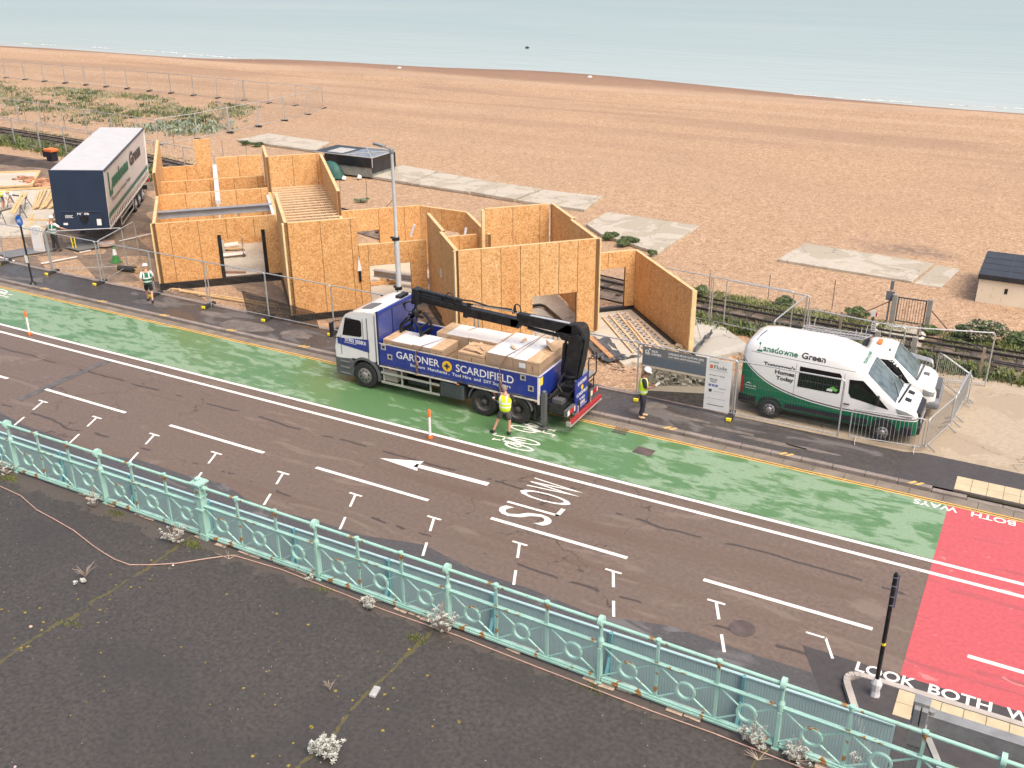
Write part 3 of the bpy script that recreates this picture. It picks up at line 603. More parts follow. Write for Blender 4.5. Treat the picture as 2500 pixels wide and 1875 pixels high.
# --- floor frames, left edge
FR = thing('floor_frame', 'concrete base edged with pale timber, at the far left behind the bending worker', 'floor base', (0, 0))
f = MB(); pts = [(-64.5, 39.0), (-59.4, 43.0), (-56.2, 39.9), (-61.4, 35.6)]
f.prism([(p[0], p[1], .05) for p in pts], (0, 0, .28)); f.build('slab', SLABN, FR)
f = MB()
for a, b in zip(pts, pts[1:] + pts[:1]): f.bar((*a, .37), (*b, .37), .16, .1)
f.build('edge_timber', TIMBER, FR)
FR2 = thing('floor_frame', 'wide concrete work floor under the sawhorses and stacked planks', 'floor base', (0, 0))
f = MB(); f.prism([(-57.9, 37.9, .05), (-54.9, 40.6, .05), (-50.2, 36.8, .05), (-46.6, 33.2, .05), (-48.1, 31.8, .05), (-58, 31.6, .05)], (0, 0, .14)); f.build('slab', SLABN, FR2)
f = MB(); f.bar((-57.9, 37.9, .27), (-54.9, 40.6, .27), .16, .1); f.build('edge_timber', TIMBER, FR2)
# ================================================================ flatbed truck with loader crane
BLUE = mat('truck_blue', (.018, .040, .27), .35, var=.12, scale=2, dirt=.27, dirtc=(.05, .06, .16), coat=.3)
HUB = mat('wheel_grey', (.24, .22, .21), .6, .3, var=.3, scale=9); RIMD = mat('wheel_dusty', (.085, .078, .074), .7, var=.3, scale=9)
SILV = mat('side_rail_silver', (.46, .45, .42), .5, .3, var=.15); LETW = mat('lettering_white', (.80, .80, .80), .45, var=.04, scale=12, dirt=.25, dirtc=(.30, .32, .5)); REDL = mat('lamp_red', (.45, .02, .02), .3); ORANGE = mat('orange_plastic', (.75, .20, .03), .4, var=.1)
def wheel(parent, x, y, r=.48, w_=.26, face=-1, dish=False, name='wheel', rimm=None):
    """wheel standing at (x,y), visible face towards face*y"""
    t = MB(); h = w_ / 2
    t.lathe([(r * .60, -h), (r * .93, -h), (r, -h * .75), (r, h * .75), (r * .93, h), (r * .60, h)], 32, (x, y, r), 'y', caps=False)
    wo = t.build(name, RUBBER, parent, smooth=True)
    k = MB(); f = face
    yy = y + f * h
    if dish: prof = [(r * .66, yy + f * .004), (r * .62, yy - f * .01), (r * .55, yy - f * .11), (r * .24, yy - f * .17), (r * .22, yy - f * .08), (r * .14, yy - f * .04), (.01, yy - f * .035)]
    else: prof = [(r * .64, yy + f * .002), (r * .60, yy - f * .03), (r * .50, yy + f * .005), (r * .30, yy + f * .02), (r * .26, yy + f * .05), (r * .13, yy + f * .07), (.01, yy + f * .07)]
    k.lathe(prof, 28, (x, 0, r), 'y', caps=False); rim = k.build('rim', rimm or (RIMD if dish else HUB), wo, smooth=True)
    hl = MB()
    for i in range(8 if not dish else 5):
        a = 6.283 * i / (8 if not dish else 5) + .3; rr = r * (.40 if not dish else .38); py = yy + f * (.016 if not dish else -.147)
        c = Vector((x + rr * math.cos(a), py, r + rr * math.sin(a))); hl.lathe([(.03 if not dish else .04, py), (.03 if not dish else .04, py + f * .012), (.005, py + f * .013)], 8, (c.x, 0, c.z), 'y')
    hl.build('wheel_holes', DARKCH, wo); return wo
TRK = thing('flatbed_truck', 'blue and white six-wheel flatbed truck with a black loader crane folded over its load', 'truck', (-21.1, 26.63, 0))
ys = -1.18
prof = [(.02, .95), (.0, 1.30), (.10, 1.78), (.46, 2.50), (.56, 2.62), (.95, 2.76), (1.40, 2.83), (1.72, 2.84), (1.72, 1.05), (.70, 1.02), (.62, .95)]
c = MB(); c.prism([(x, ys + .02, z) for x, z in prof], (0, -2 * ys - .04, 0)); cab = c.build('cab', WHITE, TRK, bevel=.07, smooth=True)
st = MB(); st.prism([(.13, ys + .012, 1.69), (.13, ys + .012, 1.47), (1.48, ys + .012, 1.36), (1.48, ys + .012, 1.84)], (0, .006, 0)); st.prism([(.06, ys + .1, 1.69), (.04, ys + .1, 1.47), (.04, -ys - .1, 1.47), (.06, -ys - .1, 1.69)], (-.02, 0, 0)); st.build('cab_stripe', BLUE, cab)
l = MB(); text_on(l, '01903 205800', (.46, ys + .008, 1.61), (1, 0, -.01), (0, 0, 1), .90, .145, .035)
l.box(.42, ys + .006, 1.565, .95, ys + .010, 1.580); l.build('phone_lettering', LETW, cab)
g = MB(); g.prism([(.36, ys + .010, 1.83), (.52, ys + .010, 2.44), (.60, ys + .010, 2.49), (1.15, ys + .010, 2.49), (1.21, ys + .010, 2.42), (1.19, ys + .010, 1.92), (1.12, ys + .010, 1.88)], (0, .006, 0)); g.build('side_window', GLASS, cab)
g = MB(); g.poly([(.085, -1.0, 1.80), (.085, 1.0, 1.80), (.44, 1.0, 2.47), (.44, -1.0, 2.47)]); g.build('windscreen', GLASS, cab)
g = MB(); g.prism([(.98, -.78, 2.782), (.98, -.18, 2.782), (1.42, -.18, 2.848), (1.42, -.78, 2.848)], (0, 0, .012)); g.build('roof_hatch', mat('smoked_hatch', (.12, .115, .12), .3), cab)
g = MB(); g.box(1.44, ys - .005, 1.05, 1.455, ys + .02, 2.62); g.box(.28, ys, 1.10, .292, ys + .01, 1.80); g.box(1.26, ys, 1.35, 1.272, ys + .01, 2.56); g.build('door_seam', GREYP, cab)
g = MB(); g.lathe([(.06, 0), (.05, .03), (.01, .04)], 10, (.62, -.9, 2.66)).lathe([(.06, 0), (.01, .04)], 10, (.62, .9, 2.66)).box(.55, ys - .03, 2.42, .78, ys + .02, 2.50).box(1.5, .5, 2.84, 1.72, 1.0, 2.94); g.build('roof_fittings', BLACK, cab)
g = MB()
for sy in (-1, 1):
    g.tube(bend([(.30, sy * 1.16, 2.35), (.16, sy * 1.36, 2.35), (.12, sy * 1.38, 1.75), (.22, sy * 1.17, 1.72)], .05, 3), .016, 6); g.box(.04, sy * 1.36 - .09, 1.78, .10, sy * 1.36 + .09, 2.30)
g.each('mirror', BLACK, TRK)
g = MB(); g.prism([(0, ys, .30), (-.02, ys, .92), (.18, ys, .95), (.66, ys, 1.0), (.78, ys, .80), (.72, ys, .30)], (0, -2 * ys, 0)); bm_ = g.build('front_bumper', GREYP, TRK, bevel=.03)
g = MB()
for k in range(3): g.box(.2, ys - .02, .38 + k * .22, .62, ys + .02, .43 + k * .22)
g.build('step', mat('step_grey', (.2, .205, .21), .5), bm_)
def arch(mb, x, z, r0, r1_, a0, a1, y0, y1, n=12):
    pts = []
    for k in range(n + 1):
        a = R(a0 + (a1 - a0) * k / n); pts.append((math.cos(a), math.sin(a)))
    for (c0, s0), (c1, s1) in zip(pts[:-1], pts[1:]):
        P = [(x + r0 * c0, z + r0 * s0), (x + r1_ * c0, z + r1_ * s0), (x + r1_ * c1, z + r1_ * s1), (x + r0 * c1, z + r0 * s1)]
        mb.add([(p[0], y, p[1]) for y in (y0, y1) for p in P], [(0, 1, 2, 3), (7, 6, 5, 4), (0, 4, 5, 1), (1, 5, 6, 2), (2, 6, 7, 3), (3, 7, 4, 0)])
for sy in (-1, 1):
    g = MB(); arch(g, 1.25, .50, .56, .64, -12, 168, sy * 1.21, sy * .82); g.build('wheel_arch', GREYP, TRK)
    for x in (6.0, 7.25):
        g = MB(); arch(g, x, .50, .54, .57, 8, 172, sy * 1.20, sy * .70); g.build('mudguard', mat('mudguard_grey', (.13, .13, .135), .5), TRK)
    wheel(TRK, 1.25, sy * 1.06, .48, .28, sy); wheel(TRK, 6.0, sy * .92, .48, .54, sy, True); wheel(TRK, 7.25, sy * .92, .48, .54, sy, True)
g = MB(); g.box(.7, -.45, .55, 9.1, -.33, .92).box(.7, .33, .55, 9.1, .45, .92).box(1.0, -.33, .55, 1.9, .33, 1.1).box(5.3, -.9, .36, 5.4, .9, .9).box(7.86, -1.15, .25, 7.9, -.55, .8).box(7.86, .55, .25, 7.9, 1.15, .8)
for x in (1.2, 6.0, 7.25): g.box(x - .08, -.8, .40, x + .08, .8, .56)
for x in (2.1, 3.0, 3.9, 4.8, 5.7, 6.6, 7.6): g.box(x - .04, -1.1, .92, x + .04, 1.1, .99)
g.build('chassis', DARKCH, TRK, bevel=.01)
g = MB(); g.box(1.95, ys + .06, .42, 2.55, -.5, .86); g.box(1.95, .5, .42, 2.9, 1.1, .86); g.each('battery_box', mat('box_beige', (.30, .27, .23), .6), TRK, bevel=.03)
g = MB(); g.tube([(2.9, -.85, .5), (3.7, -.85, .5)], .13, 12).tube([(2.75, -.6, .72), (3.9, -.6, .72)], .1, 12); g.each('air_tank', DARKCH, TRK, smooth=True)
g = MB(); g.box(4.32, ys + .03, .36, 5.24, -.5, .88); tb = g.build('tool_locker', mat('locker_grey', (.075, .085, .092), .5, var=.2), TRK, bevel=.02)
g = MB(); g.box(4.42, ys + .015, .44, 5.14, ys + .03, .80).box(4.70, ys + .005, .46, 4.92, ys + .016, .62); g.build('locker_door', mat('locker_door', (.055, .062, .068), .45), tb)
for sy in (-1,):
    g = MB()
    for z in (.345, .70): g.box(1.93, ys - .01, z, 4.30, ys + .02, z + .075)
    for x in (2.0, 2.75, 3.9): g.box(x, ys + .02, .34, x + .05, ys + .06, .98)
    g.each('side_guard', SILV, TRK)
# bed
g = MB(); g.box(1.86, ys + .03, .99, 8.04, -ys - .03, 1.10); g.build('bed_floor', DARKCH, TRK)
g = MB(); g.box(1.9, ys - .03, .955, 5.0, ys + .01, .995).box(5.45, ys - .03, .955, 8.0, ys + .01, .995); g.build('bed_side_rail', mat('rail_cream', (.62, .58, .50), .5, var=.2, dirt=.3), TRK)
def sideboard(y, f):
    g = MB(); g.box(1.86, y, 1.0, 5.2, y + .035 * -f, 1.79).box(5.23, y, 1.0, 8.03, y + .035 * -f, 1.79); s = g.build('side_board', BLUE, TRK)
    q = MB(); q.box(1.86, y - .006, 1.79, 8.03, y + .041, 1.815); q.build('top_edge', SILV, s)
    return s
sb = sideboard(ys, -1); sideboard(-ys - .035, 1)
l = MB(); yy = ys - .006
text_on(l, 'GARDNER', (2.62, yy, 1.40), (1, 0, 0), (0, 0, 1), 1.72, .26, .012); text_on(l, 'SCARDIFIELD', (4.98, yy, 1.38), (1, 0, 0), (0, 0, 1), 2.16, .27, .012)
text_on(l, 'Builders  Merchants ,  Tool Hire  and  DIY Suppliers', (3.18, yy, 1.17), (1, 0, 0), (0, 0, 1), 3.85, .145, .014); l.each('company_lettering', LETW, sb)
l = MB(); l.lathe([(.185, ys - .010), (.185, ys - .003)], 28, (4.64, 0, 1.50), 'y'); bd = l.build('badge', mat('badge_yellow', (.85, .52, .02), .4), sb)
l = MB(); l.box(4.53, ys - .014, 1.475, 4.75, ys - .0105, 1.525).box(4.615, ys - .0146, 1.39, 4.665, ys - .0106, 1.61)
for a in (-1, 1):
    for b in (-1, 1): l.box(4.64 + a * .045 - .012, ys - .0142, 1.50 + b * .045 - .012, 4.64 + a * .045 + .012, ys - .0108, 1.50 + b * .045 + .012)
l.build('badge_cross', mat('badge_navy', (.012, .02, .08), .5), bd)
l = MB()
for x, z in ((2.0, 1.60), (2.25, 1.29), (7.38, 1.58), (7.66, 1.26)):
    l.box(x, ys - .012, z, x + .2, ys - .003, z + .04).box(x, ys - .012, z + .15, x + .2, ys - .003, z + .19).box(x, ys - .012, z + .04, x + .045, ys - .003, z + .15).box(x + .155, ys - .012, z + .04, x + .2, ys - .003, z + .15)
l.build('strap_plate', SILV, sb)
l = MB()
for x, z in ((2.0, 1.60), (2.25, 1.29), (7.38, 1.58), (7.66, 1.26)): l.box(x + .045, ys - .005, z + .04, x + .155, ys - .002, z + .15)
l.each('strap_slot', DARKCH, sb)
l = MB()
for x in (2.9, 3.85, 5.215, 6.2, 7.2): l.box(x, ys - .004, 1.0, x + .012, ys - .001, 1.79)
l.box(1.87, ys - .005, 1.0, 8.0, ys - .0015, 1.075); l.build('board_seam', mat('scuffed_blue', (.035, .05, .16), .6, var=.5, scale=9, dirt=.5, dirtc=(.10, .09, .10)), sb)
g = MB(); g.box(8.03, ys, .98, 8.065, -ys, 1.80); rb = g.build('tail_board', BLUE, TRK); g = MB(); g.box(8.02, ys, 1.80, 8.08, -ys, 1.825); g.build('top_edge', mat('edge_lilac', (.45, .48, .66), .5), rb)
g = MB(); g.box(8.0, ys - .02, .86, 8.07, ys + .04, 1.78); g.build('corner_post', WHITE, TRK); g = MB(); g.box(8.075, ys + .03, 1.50, 8.085, ys + .2, 1.76); g.build('number_tag', YELLOW, TRK)
HBM = mat('headboard_mesh_blue', (.075, .10, .33), .3, alpha=.66, coat=.3, var=.1)
g = MB(); g.box(1.86, ys, 1.0, 1.90, -ys, 1.90).box(1.85, ys, 2.82, 1.93, -ys, 2.90); hb = g.build('headboard', BLUE, TRK)
g = MB(); g.box(1.875, ys + .04, 1.90, 1.885, -ys - .04, 2.83); g.build('headboard_screen', HBM, hb)
g = MB(); g.box(1.82, ys - .02, 1.0, 1.87, ys + .04, 2.93); g.build('headboard_post', WHITE, hb); g = MB(); g.box(1.87, ys - .02, 1.0, 1.92, ys + .04, 2.93).box(1.84, -ys - .03, 1.0, 1.92, -ys + .03, 2.98).box(1.87, -.3, 1.9, 1.9, -.26, 2.83); g.each('headboard_frame', mat('navy_frame', (.012, .018, .07), .5), hb)
# crane
CR = MB(); cy = .07
CR.lathe([(.42, .75), (.42, .95), (.30, 1.0), (.27, 1.45), (.32, 1.5), (.32, 1.58)], 20, (8.55, cy, 0)); CR.box(8.2, -1.05, .60, 8.9, 1.05, .90); CR.box(8.25, -.35, .9, 8.85, .5, 1.3)
cb = CR.build('crane_base', BLACK, TRK, bevel=.02)
CR = MB(); CR.prism([(8.34, cy - .2, 1.5), (8.84, cy - .2, 1.5), (8.94, cy - .2, 2.2), (9.04, cy - .2, 2.72), (8.86, cy - .2, 3.02), (8.55, cy - .2, 2.9), (8.46, cy - .2, 2.2)], (0, .4, 0)); CR.build('crane_column', BLACK, TRK, bevel=.02)
CR = MB(); CR.tube([(8.28, cy, 1.55), (8.34, cy, 2.55)], .085, 12).tube([(8.34, cy, 2.5), (8.38, cy, 2.78)], .045, 10); CR.tube([(7.0, cy, 2.86), (8.1, cy, 2.78)], .065, 10); CR.tube([(6.7, cy, 2.93), (7.2, cy, 2.86)], .03, 8); CR.build('crane_ram', BLACK, TRK, smooth=True)
CR = MB(); CR.bar((8.62, cy, 3.10), (6.62, cy, 3.15), .24, .35); CR.prism([(8.0, cy - .12, 2.95), (8.25, cy - .12, 2.70), (8.5, cy - .12, 2.68), (8.88, cy - .12, 2.85), (8.95, cy - .12, 3.05), (8.75, cy - .12, 3.27), (8.45, cy - .12, 3.27)], (0, .24, 0)); CR.build('crane_main_boom', BLACK, TRK, bevel=.025)
CR = MB(); CR.bar((6.72, cy, 2.96), (4.72, cy, 3.04), .26, .31); CR.prism([(6.4, cy - .13, 3.12), (6.82, cy - .13, 3.10), (6.6, cy - .13, 2.82), (6.4, cy - .13, 2.84)], (0, .26, 0)); CR.build('crane_outer_boom', BLACK, TRK, bevel=.02)
CR = MB(); CR.bar((4.8, cy, 3.12), (2.75, cy, 3.24), .22, .29).bar((4.5, cy, 3.36), (2.75, cy, 3.48), .16, .10).bar((4.3, cy - .16, 3.2), (3.0, cy - .16, 3.3), .06, .10).prism([(2.55, cy - .16, 2.98), (2.9, cy - .16, 3.0), (2.86, cy - .16, 3.52), (2.62, cy - .16, 3.54)], (0, .32, 0)).box(4.62, cy - .15, 2.84, 4.78, cy + .15, 3.28).bar((6.6, cy, 3.33), (4.7, cy, 3.30), .05).box(3.7, cy - .12, 3.1, 3.78, cy + .12, 3.36); CR.build('crane_extension', BLACK, TRK, bevel=.015)
CR = MB(); CR.bar((8.5, cy - .02, 3.285), (6.6, cy - .02, 3.315), .13, .012).bar((3.6, cy, 3.43), (2.9, cy, 3.46), .06, .012).bar((6.5, cy - .08, 3.36), (5.0, cy - .08, 3.33), .02); CR.build('boom_highlight', mat('boom_highlight_pale', (.5, .5, .52), .35, .3), TRK)  # thin pale strips painted as highlights along the black boom
CR = MB(); text_on(CR, 'ES 144 BES', (7.2, cy - .117, 3.07), (1, 0, -.01), (0, 0, 1), .30, .05, .01); CR.box(7.98, cy - .118, 3.04, 8.07, cy - .112, 3.16).box(8.10, cy - .118, 3.05, 8.32, cy - .112, 3.14); CR.box(8.50, cy - .178, 1.9, 8.64, cy - .171, 2.12); CR.build('crane_plates', LETW, TRK)
CR = MB()
for k in range(6):
    y_ = cy - .15 + k * .06; CR.tube(bend([(8.55, y_, 3.25), (8.85 + .03 * k, y_, 3.36), (9.12, y_, 3.0), (9.02, y_, 2.2), (8.85, y_, 1.4)], .2, 4), .022, 6)
for k in range(3): CR.tube(bend([(6.45 + .04 * k, cy - .05 + .05 * k, 3.25), (6.52, cy, 3.60), (6.70, cy, 3.58), (6.75, cy, 3.28)], .1, 4), .02, 6)
CR.tube(bend([(4.3, cy - .1, 3.35), (4.2, cy - .1, 3.62), (4.0, cy - .1, 3.60), (3.9, cy - .1, 3.36)], .12, 4), .018, 6)
CR.tube([(6.4, cy, 3.38), (5.6, cy - .05, 3.36), (4.9, cy, 3.42), (4.2, cy, 3.38)], .03, 6); CR.tube(bend([(8.5, -.3, 1.7), (8.3, -.42, 1.3), (8.7, -.55, 1.0), (8.9, -.3, 1.25)], .1, 4), .025, 6)
for k in range(8): CR.tube([(8.2 + .03 * k, -.9 + .1 * k, .95), (8.35 + .05 * k, -.5 + .12 * k, 1.2 + .02 * k), (8.6, cy, 1.5)], .018, 5)
CR.each('hydraulic_hose', RUBBER, TRK, smooth=True)
CR = MB(); CR.box(8.12, -1.2, .2, 8.28, -1.04, 1.25).box(8.05, -1.25, .03, 8.35, -.99, .07).tube([(8.2, -1.12, .05), (8.2, -1.12, .3)], .05, 10).lathe([(.07, 1.25), (.08, 1.33), (.02, 1.36)], 10, (8.2, -1.12, 0)); CR.box(8.12, 1.04, .3, 8.28, 1.2, 1.25); CR.box(8.4, -.95, .72, 8.75, -.45, 1.05); CR.build('stabiliser_leg', GREYP, TRK, bevel=.01)
CR = MB(); CR.box(8.5, -.7, 1.06, 8.86, -.5, 1.14)
for k in range(6): CR.bar((8.45 + k * .06, -.72, 1.05), (8.45 + k * .06, -.80, 1.25), .015)
CR.build('control_levers', BLACK, TRK)
# grab hanging from the boom tip
gx, gz_ = 2.62, 2.60
GR = MB(); GR.tube([(2.72, cy, 3.1), (gx, cy, 2.75)], .06, 10).lathe([(.10, 2.5), (.13, 2.58), (.13, 2.72), (.08, 2.78)], 12, (gx, cy, 0)); GR.tube([(gx - .28, cy, 2.52), (gx + .3, cy, 2.50)], .05, 10)
for k in range(4): GR.tube(bend([(gx + .05, cy - .1, 3.1), (gx - .30 - .03 * k, cy - .2, 2.98), (gx - .28, cy - .2, 2.74), (gx - .02, cy - .1, 2.66)], .1, 4), .016, 6)
gb = GR.build('grab', BLACK, TRK, smooth=True)
for sx in (-1, 1):
    J = MB()
    for yy in (-.34, .34):
        pts = [(gx + sx * .10, cy + yy, 2.55), (gx + sx * .38, cy + yy, 2.25), (gx + sx * .42, cy + yy, 1.98), (gx + sx * .30, cy + yy, 1.80)]
        for a, b in zip(pts[:-1], pts[1:]): J.bar(a, b, .05, .10, up=(0, 1, 0))
    for k in range(5):
        yy = -.34 + k * .17; J.bar((gx + sx * .44, cy + yy, 2.02), (gx + sx * .30, cy + yy, 1.80), .05, .035, up=(0, 1, 0))
    J.bar((gx + sx * .38, cy - .36, 2.25), (gx + sx * .38, cy + .36, 2.25), .06).bar((gx + sx * .42, cy - .36, 2.0), (gx + sx * .42, cy + .36, 2.0), .05, .12); J.bar((gx, cy - .34, 2.55), (gx, cy + .34, 2.55), .05)
    J.build('grab_jaw', BLACK, gb)
# rear: lamps, bumper, sign board, ladder
g = MB(); g.box(9.10, -1.28, .40, 9.20, 1.12, .52); g.build('rear_bumper', mat('bumper_red', (.36, .03, .035), .5, var=.15, dirt=.3, dirtc=(.3, .28, .27)), TRK, bevel=.01)
g = MB(); g.box(9.06, -1.29, .39, 9.21, -1.25, .53).box(9.05, -1.28, .37, 9.22, 1.12, .40).box(8.9, -.5, .40, 9.1, -.44, .75).box(8.9, .44, .40, 9.1, .5, .75); g.build('bumper_trim', SILV, TRK)
for y0 in (-1.30, .42):
    g = MB(); g.box(8.98, y0, .70, 9.10, y0 + .62, .90); lb = g.build('tail_lamp', GREYP, TRK); g = MB(); g.box(9.10, y0 + .18, .72, 9.112, y0 + .60, .88); g.build('lens', REDL, lb); g = MB(); g.box(9.11, y0 + .48, .715, 9.118, y0 + .54, .885).box(9.10, y0 + .02, .72, 9.112, y0 + .16, .88); g.build('reverse_lens', WHITE, lb)
g = MB(); g.box(9.02, -.62, .55, 9.06, .32, 1.62); sg = g.build('rear_sign', BLUE, TRK)
l = MB(); sx = 9.065
for s_, z_, h_, w_ in (('GARDNER', 1.42, .12, .66), ('SCARDIFIELD', 1.04, .12, .80), ('01903', .84, .11, .40), ('205800', .69, .11, .46)): text_on(l, s_, (sx, -.15 - w_ / 2, z_), (0, 1, 0), (0, 0, 1), w_, h_, .02)
l.box(sx - .001, -.5, .63, sx + .003, .2, .643); l.build('sign_lettering', LETW, sg)
l = MB(); l.lathe([(.085, sx - .002), (.085, sx + .003)], 18, (0, -.15, 1.28), 'x'); l.build('sign_badge', MC['badge_yellow'], sg)
g = MB(); g.tube(bend([(9.04, .36, .5), (9.04, .36, 2.02), (9.04, .98, 2.08), (9.04, .98, 1.35), (9.04, .80, 1.3), (9.04, .80, .6)], .05, 3), .022, 6); g.bar((9.04, .36, 1.35), (9.04, .98, 1.35), .03)
for z in (.7, .95, 1.2): g.bar((9.04, .36, z), (9.04, .80, z), .03)
g.build('access_ladder', BLACK, TRK); g = MB(); g.box(8.6, -.1, 1.38, 9.02, .9, 1.42); g.build('crane_platform', mat('plate_aluminium', (.34, .34, .33), .5, .3), TRK)
g = MB()
for x in (2.3, 3.4, 5.0, 6.4, 7.9): g.box(x, ys - .025, .92, x + .09, ys, .955)
g.each('side_lamp', ORANGE, TRK)
# load: cardboard wrapped pallets, each a thing
CARD = mat('cardboard', (.42, .265, .145), .75, var=.2, scale=4); CARDL = mat('cardboard_light', (.52, .355, .215), .75, var=.12, scale=5); WRAPC = mat('film_wrapped_card', (.40, .285, .195), .22, var=.10, scale=3, stretch=(1, 1, 8), coat=.4); FILM = mat('white_film_top', (.72, .72, .73), .22, var=.06, scale=5, coat=.4)
TAPE = mat('brown_tape', (.20, .12, .07), .4)
def pallet(x0, x1, y0, y1, z1, label, film=(0, 0), wrap=True, flaps=0, seed=0):
    rr = random.Random(seed); t = thing('boxed_pallet', label, 'pallet load', (-21.1 + (x0 + x1) / 2, 26.63 + (y0 + y1) / 2, 1.1), 0, 'cardboard loads on the truck bed')
    hx, hy, h = (x1 - x0) / 2 - .008, (y1 - y0) / 2 - .008, z1 - 1.1
    MB().box(-hx, -hy, .1, hx, hy, h).build('wrapped_stack', WRAPC if wrap else CARD, t, bevel=.012)
    m = MB()
    for k in range(3): m.box(-hx, -hy + .02 + k * (hy - .04), 0, hx, -hy + .02 + k * (hy - .04) + .08, .1)
    m.build('pallet_boards', TIMBER, t)
    if film[1] > film[0]: MB().box(-hx + film[0] * 2 * hx, -hy + .006, h, -hx + film[1] * 2 * hx, hy - .006, h + .006).build('film_sheet', FILM, t)
    m = MB()
    if film[0] > .02 or film[1] < .98:
        a, b = (-hx, -hx + film[0] * 2 * hx) if film[0] > .02 else (-hx + film[1] * 2 * hx, hx)
        if b > a:
            m.box(a, -hy, h, b, hy, h + .012); m.box((a + b) / 2 - .003, -hy, h + .012, (a + b) / 2 + .003, hy, h + .0135, 1); m.box(a, -.15, h + .012, b, -.144, h + .0138, 1); m.box(a - .004 if film[0] <= .02 else b, -hy, h + .005, (a + .004) if film[0] <= .02 else b + .006, hy, h + .0136, 1)
            m.box(a, -hy - .004, h - .55, b, -hy - .001, h, 0); m.box((a + b) / 2 - .04, -hy - .007, h - .3, (a + b) / 2 - .01, -hy - .004, h - .12, 1); m.box(a + .03, -hy - .007, h - .07, b - .03, -hy - .004, h - .055, 1)
            m.build('cardboard_edge', [CARDL, TAPE], t)
    if hx * 2 > .5: 
        m = MB(); m.box(hx + .001, -hy + .1, h - .30, hx + .004, hy - .2, h - .26).box(hx + .001, hy - .12, h - .34, hx + .004, hy - .08, h - .20); m.build('printed_panel', TAPE, t)
    for k in range(flaps):
        m = MB(); x = rr.uniform(-hx * .8, hx * .8); y = rr.uniform(-hy * .8, hy * .6); a = rr.uniform(0, 3.1); l_, w_ = rr.uniform(.12, .22), rr.uniform(.08, .14)
        dx, dy = math.cos(a), math.sin(a); zz = h + .02
        m.prism([(x - dx * l_, y - dy * l_, zz), (x + dx * l_, y + dy * l_, zz + .02), (x + dx * l_ - dy * w_, y + dy * l_ + dx * w_, zz + rr.uniform(.04, .10)), (x - dx * l_ - dy * w_, y - dy * l_ + dx * w_, zz + rr.uniform(.02, .09))], (0, 0, .008)); m.build('loose_flap', CARDL, t)
    return t
pallet(2.0, 3.2, -1.06, -.02, 1.93, 'low wrapped cardboard load nearest the cab on the near side of the truck bed', (.28, 1), True, 0, 1)
pallet(3.2, 4.4, -1.06, -.02, 1.95, 'low wrapped cardboard load with brown end boxes, second from the cab on the near side', (0, .62), True, 0, 2)
pallet(3.5, 4.75, -.0, 1.02, 2.10, 'cardboard load beside the hanging grab on the far side of the truck bed', (.30, 1), True, 0, 3)
pallet(4.75, 6.0, -.0, 1.02, 2.12, 'bulging film-topped cardboard load in the middle of the far row', (0, .98), True, 0, 4)
pallet(4.95, 6.05, -1.0, -.02, 2.02, 'open cardboard boxes with torn flaps in the middle of the near row', (0, 0), False, 6, 5)
pallet(6.0, 7.0, -1.0, 1.02, 2.20, 'wide white-topped cardboard load in front of the rearmost one', (.05, 1), True, 2, 6)
pallet(7.0, 7.98, -1.0, 1.02, 2.18, 'rearmost cardboard load with raised corner flaps, next to the tail board', (0, .52), True, 0, 7)
fl = MB(); t = [o for o in COL.objects if o.name.startswith('boxed_pallet') and o['label'].startswith('rearmost')][0]
fl.prism([(.05, .55, 1.09), (.46, .30, 1.09), (.42, .0, 1.12), (.15, .1, 1.30), (.0, .35, 1.36)], (0, 0, .01)).prism([(.0, -.9, 1.09), (.4, -.95, 1.09), (.35, -.35, 1.11), (.2, -.3, 1.22)], (0, 0, .01)); fl.build('loose_flap', CARDL, t)
SL = mat('label_paper', (.75, .75, .76), .6); MB().box(-.25, -1.024, .82, -.02, -1.018, .98).build('paper_label', SL, t)
STR = mat('lashing_strap', (.20, .12, .09), .7); 
for x0, x1, z in ((3.35, 4.4, 2.0), (6.55, 7.05, 2.25)):
    m = MB(); m.bar((x1 + .2, 1.1, z + .14), (x0 + .25, -1.03, z - .02), .03, .006); m.bar((x0 + .25, -1.03, z - .02), (x0 + .1, -1.225, 1.8), .05, .012); m.bar((x0 + .1, -1.225, 1.8), (x0 + .12, -1.22, 1.05), .06, .02)
    m.tube([(x0 + .1, -1.24, 1.5), (x0 + .16, -1.25, 1.35), (x0 + .1, -1.24, 1.2), (x0 + .14, -1.24, 1.05)], [.03, .045, .03, .02], 6)
    so = m.build('lashing_strap', STR); so.location = (-21.1, 26.63, 0); tag(so, 'frayed brown strap over the load ' + ('near the cab' if x0 < 4 else 'near the tail board of the truck'), 'strap', 'straps over the load')
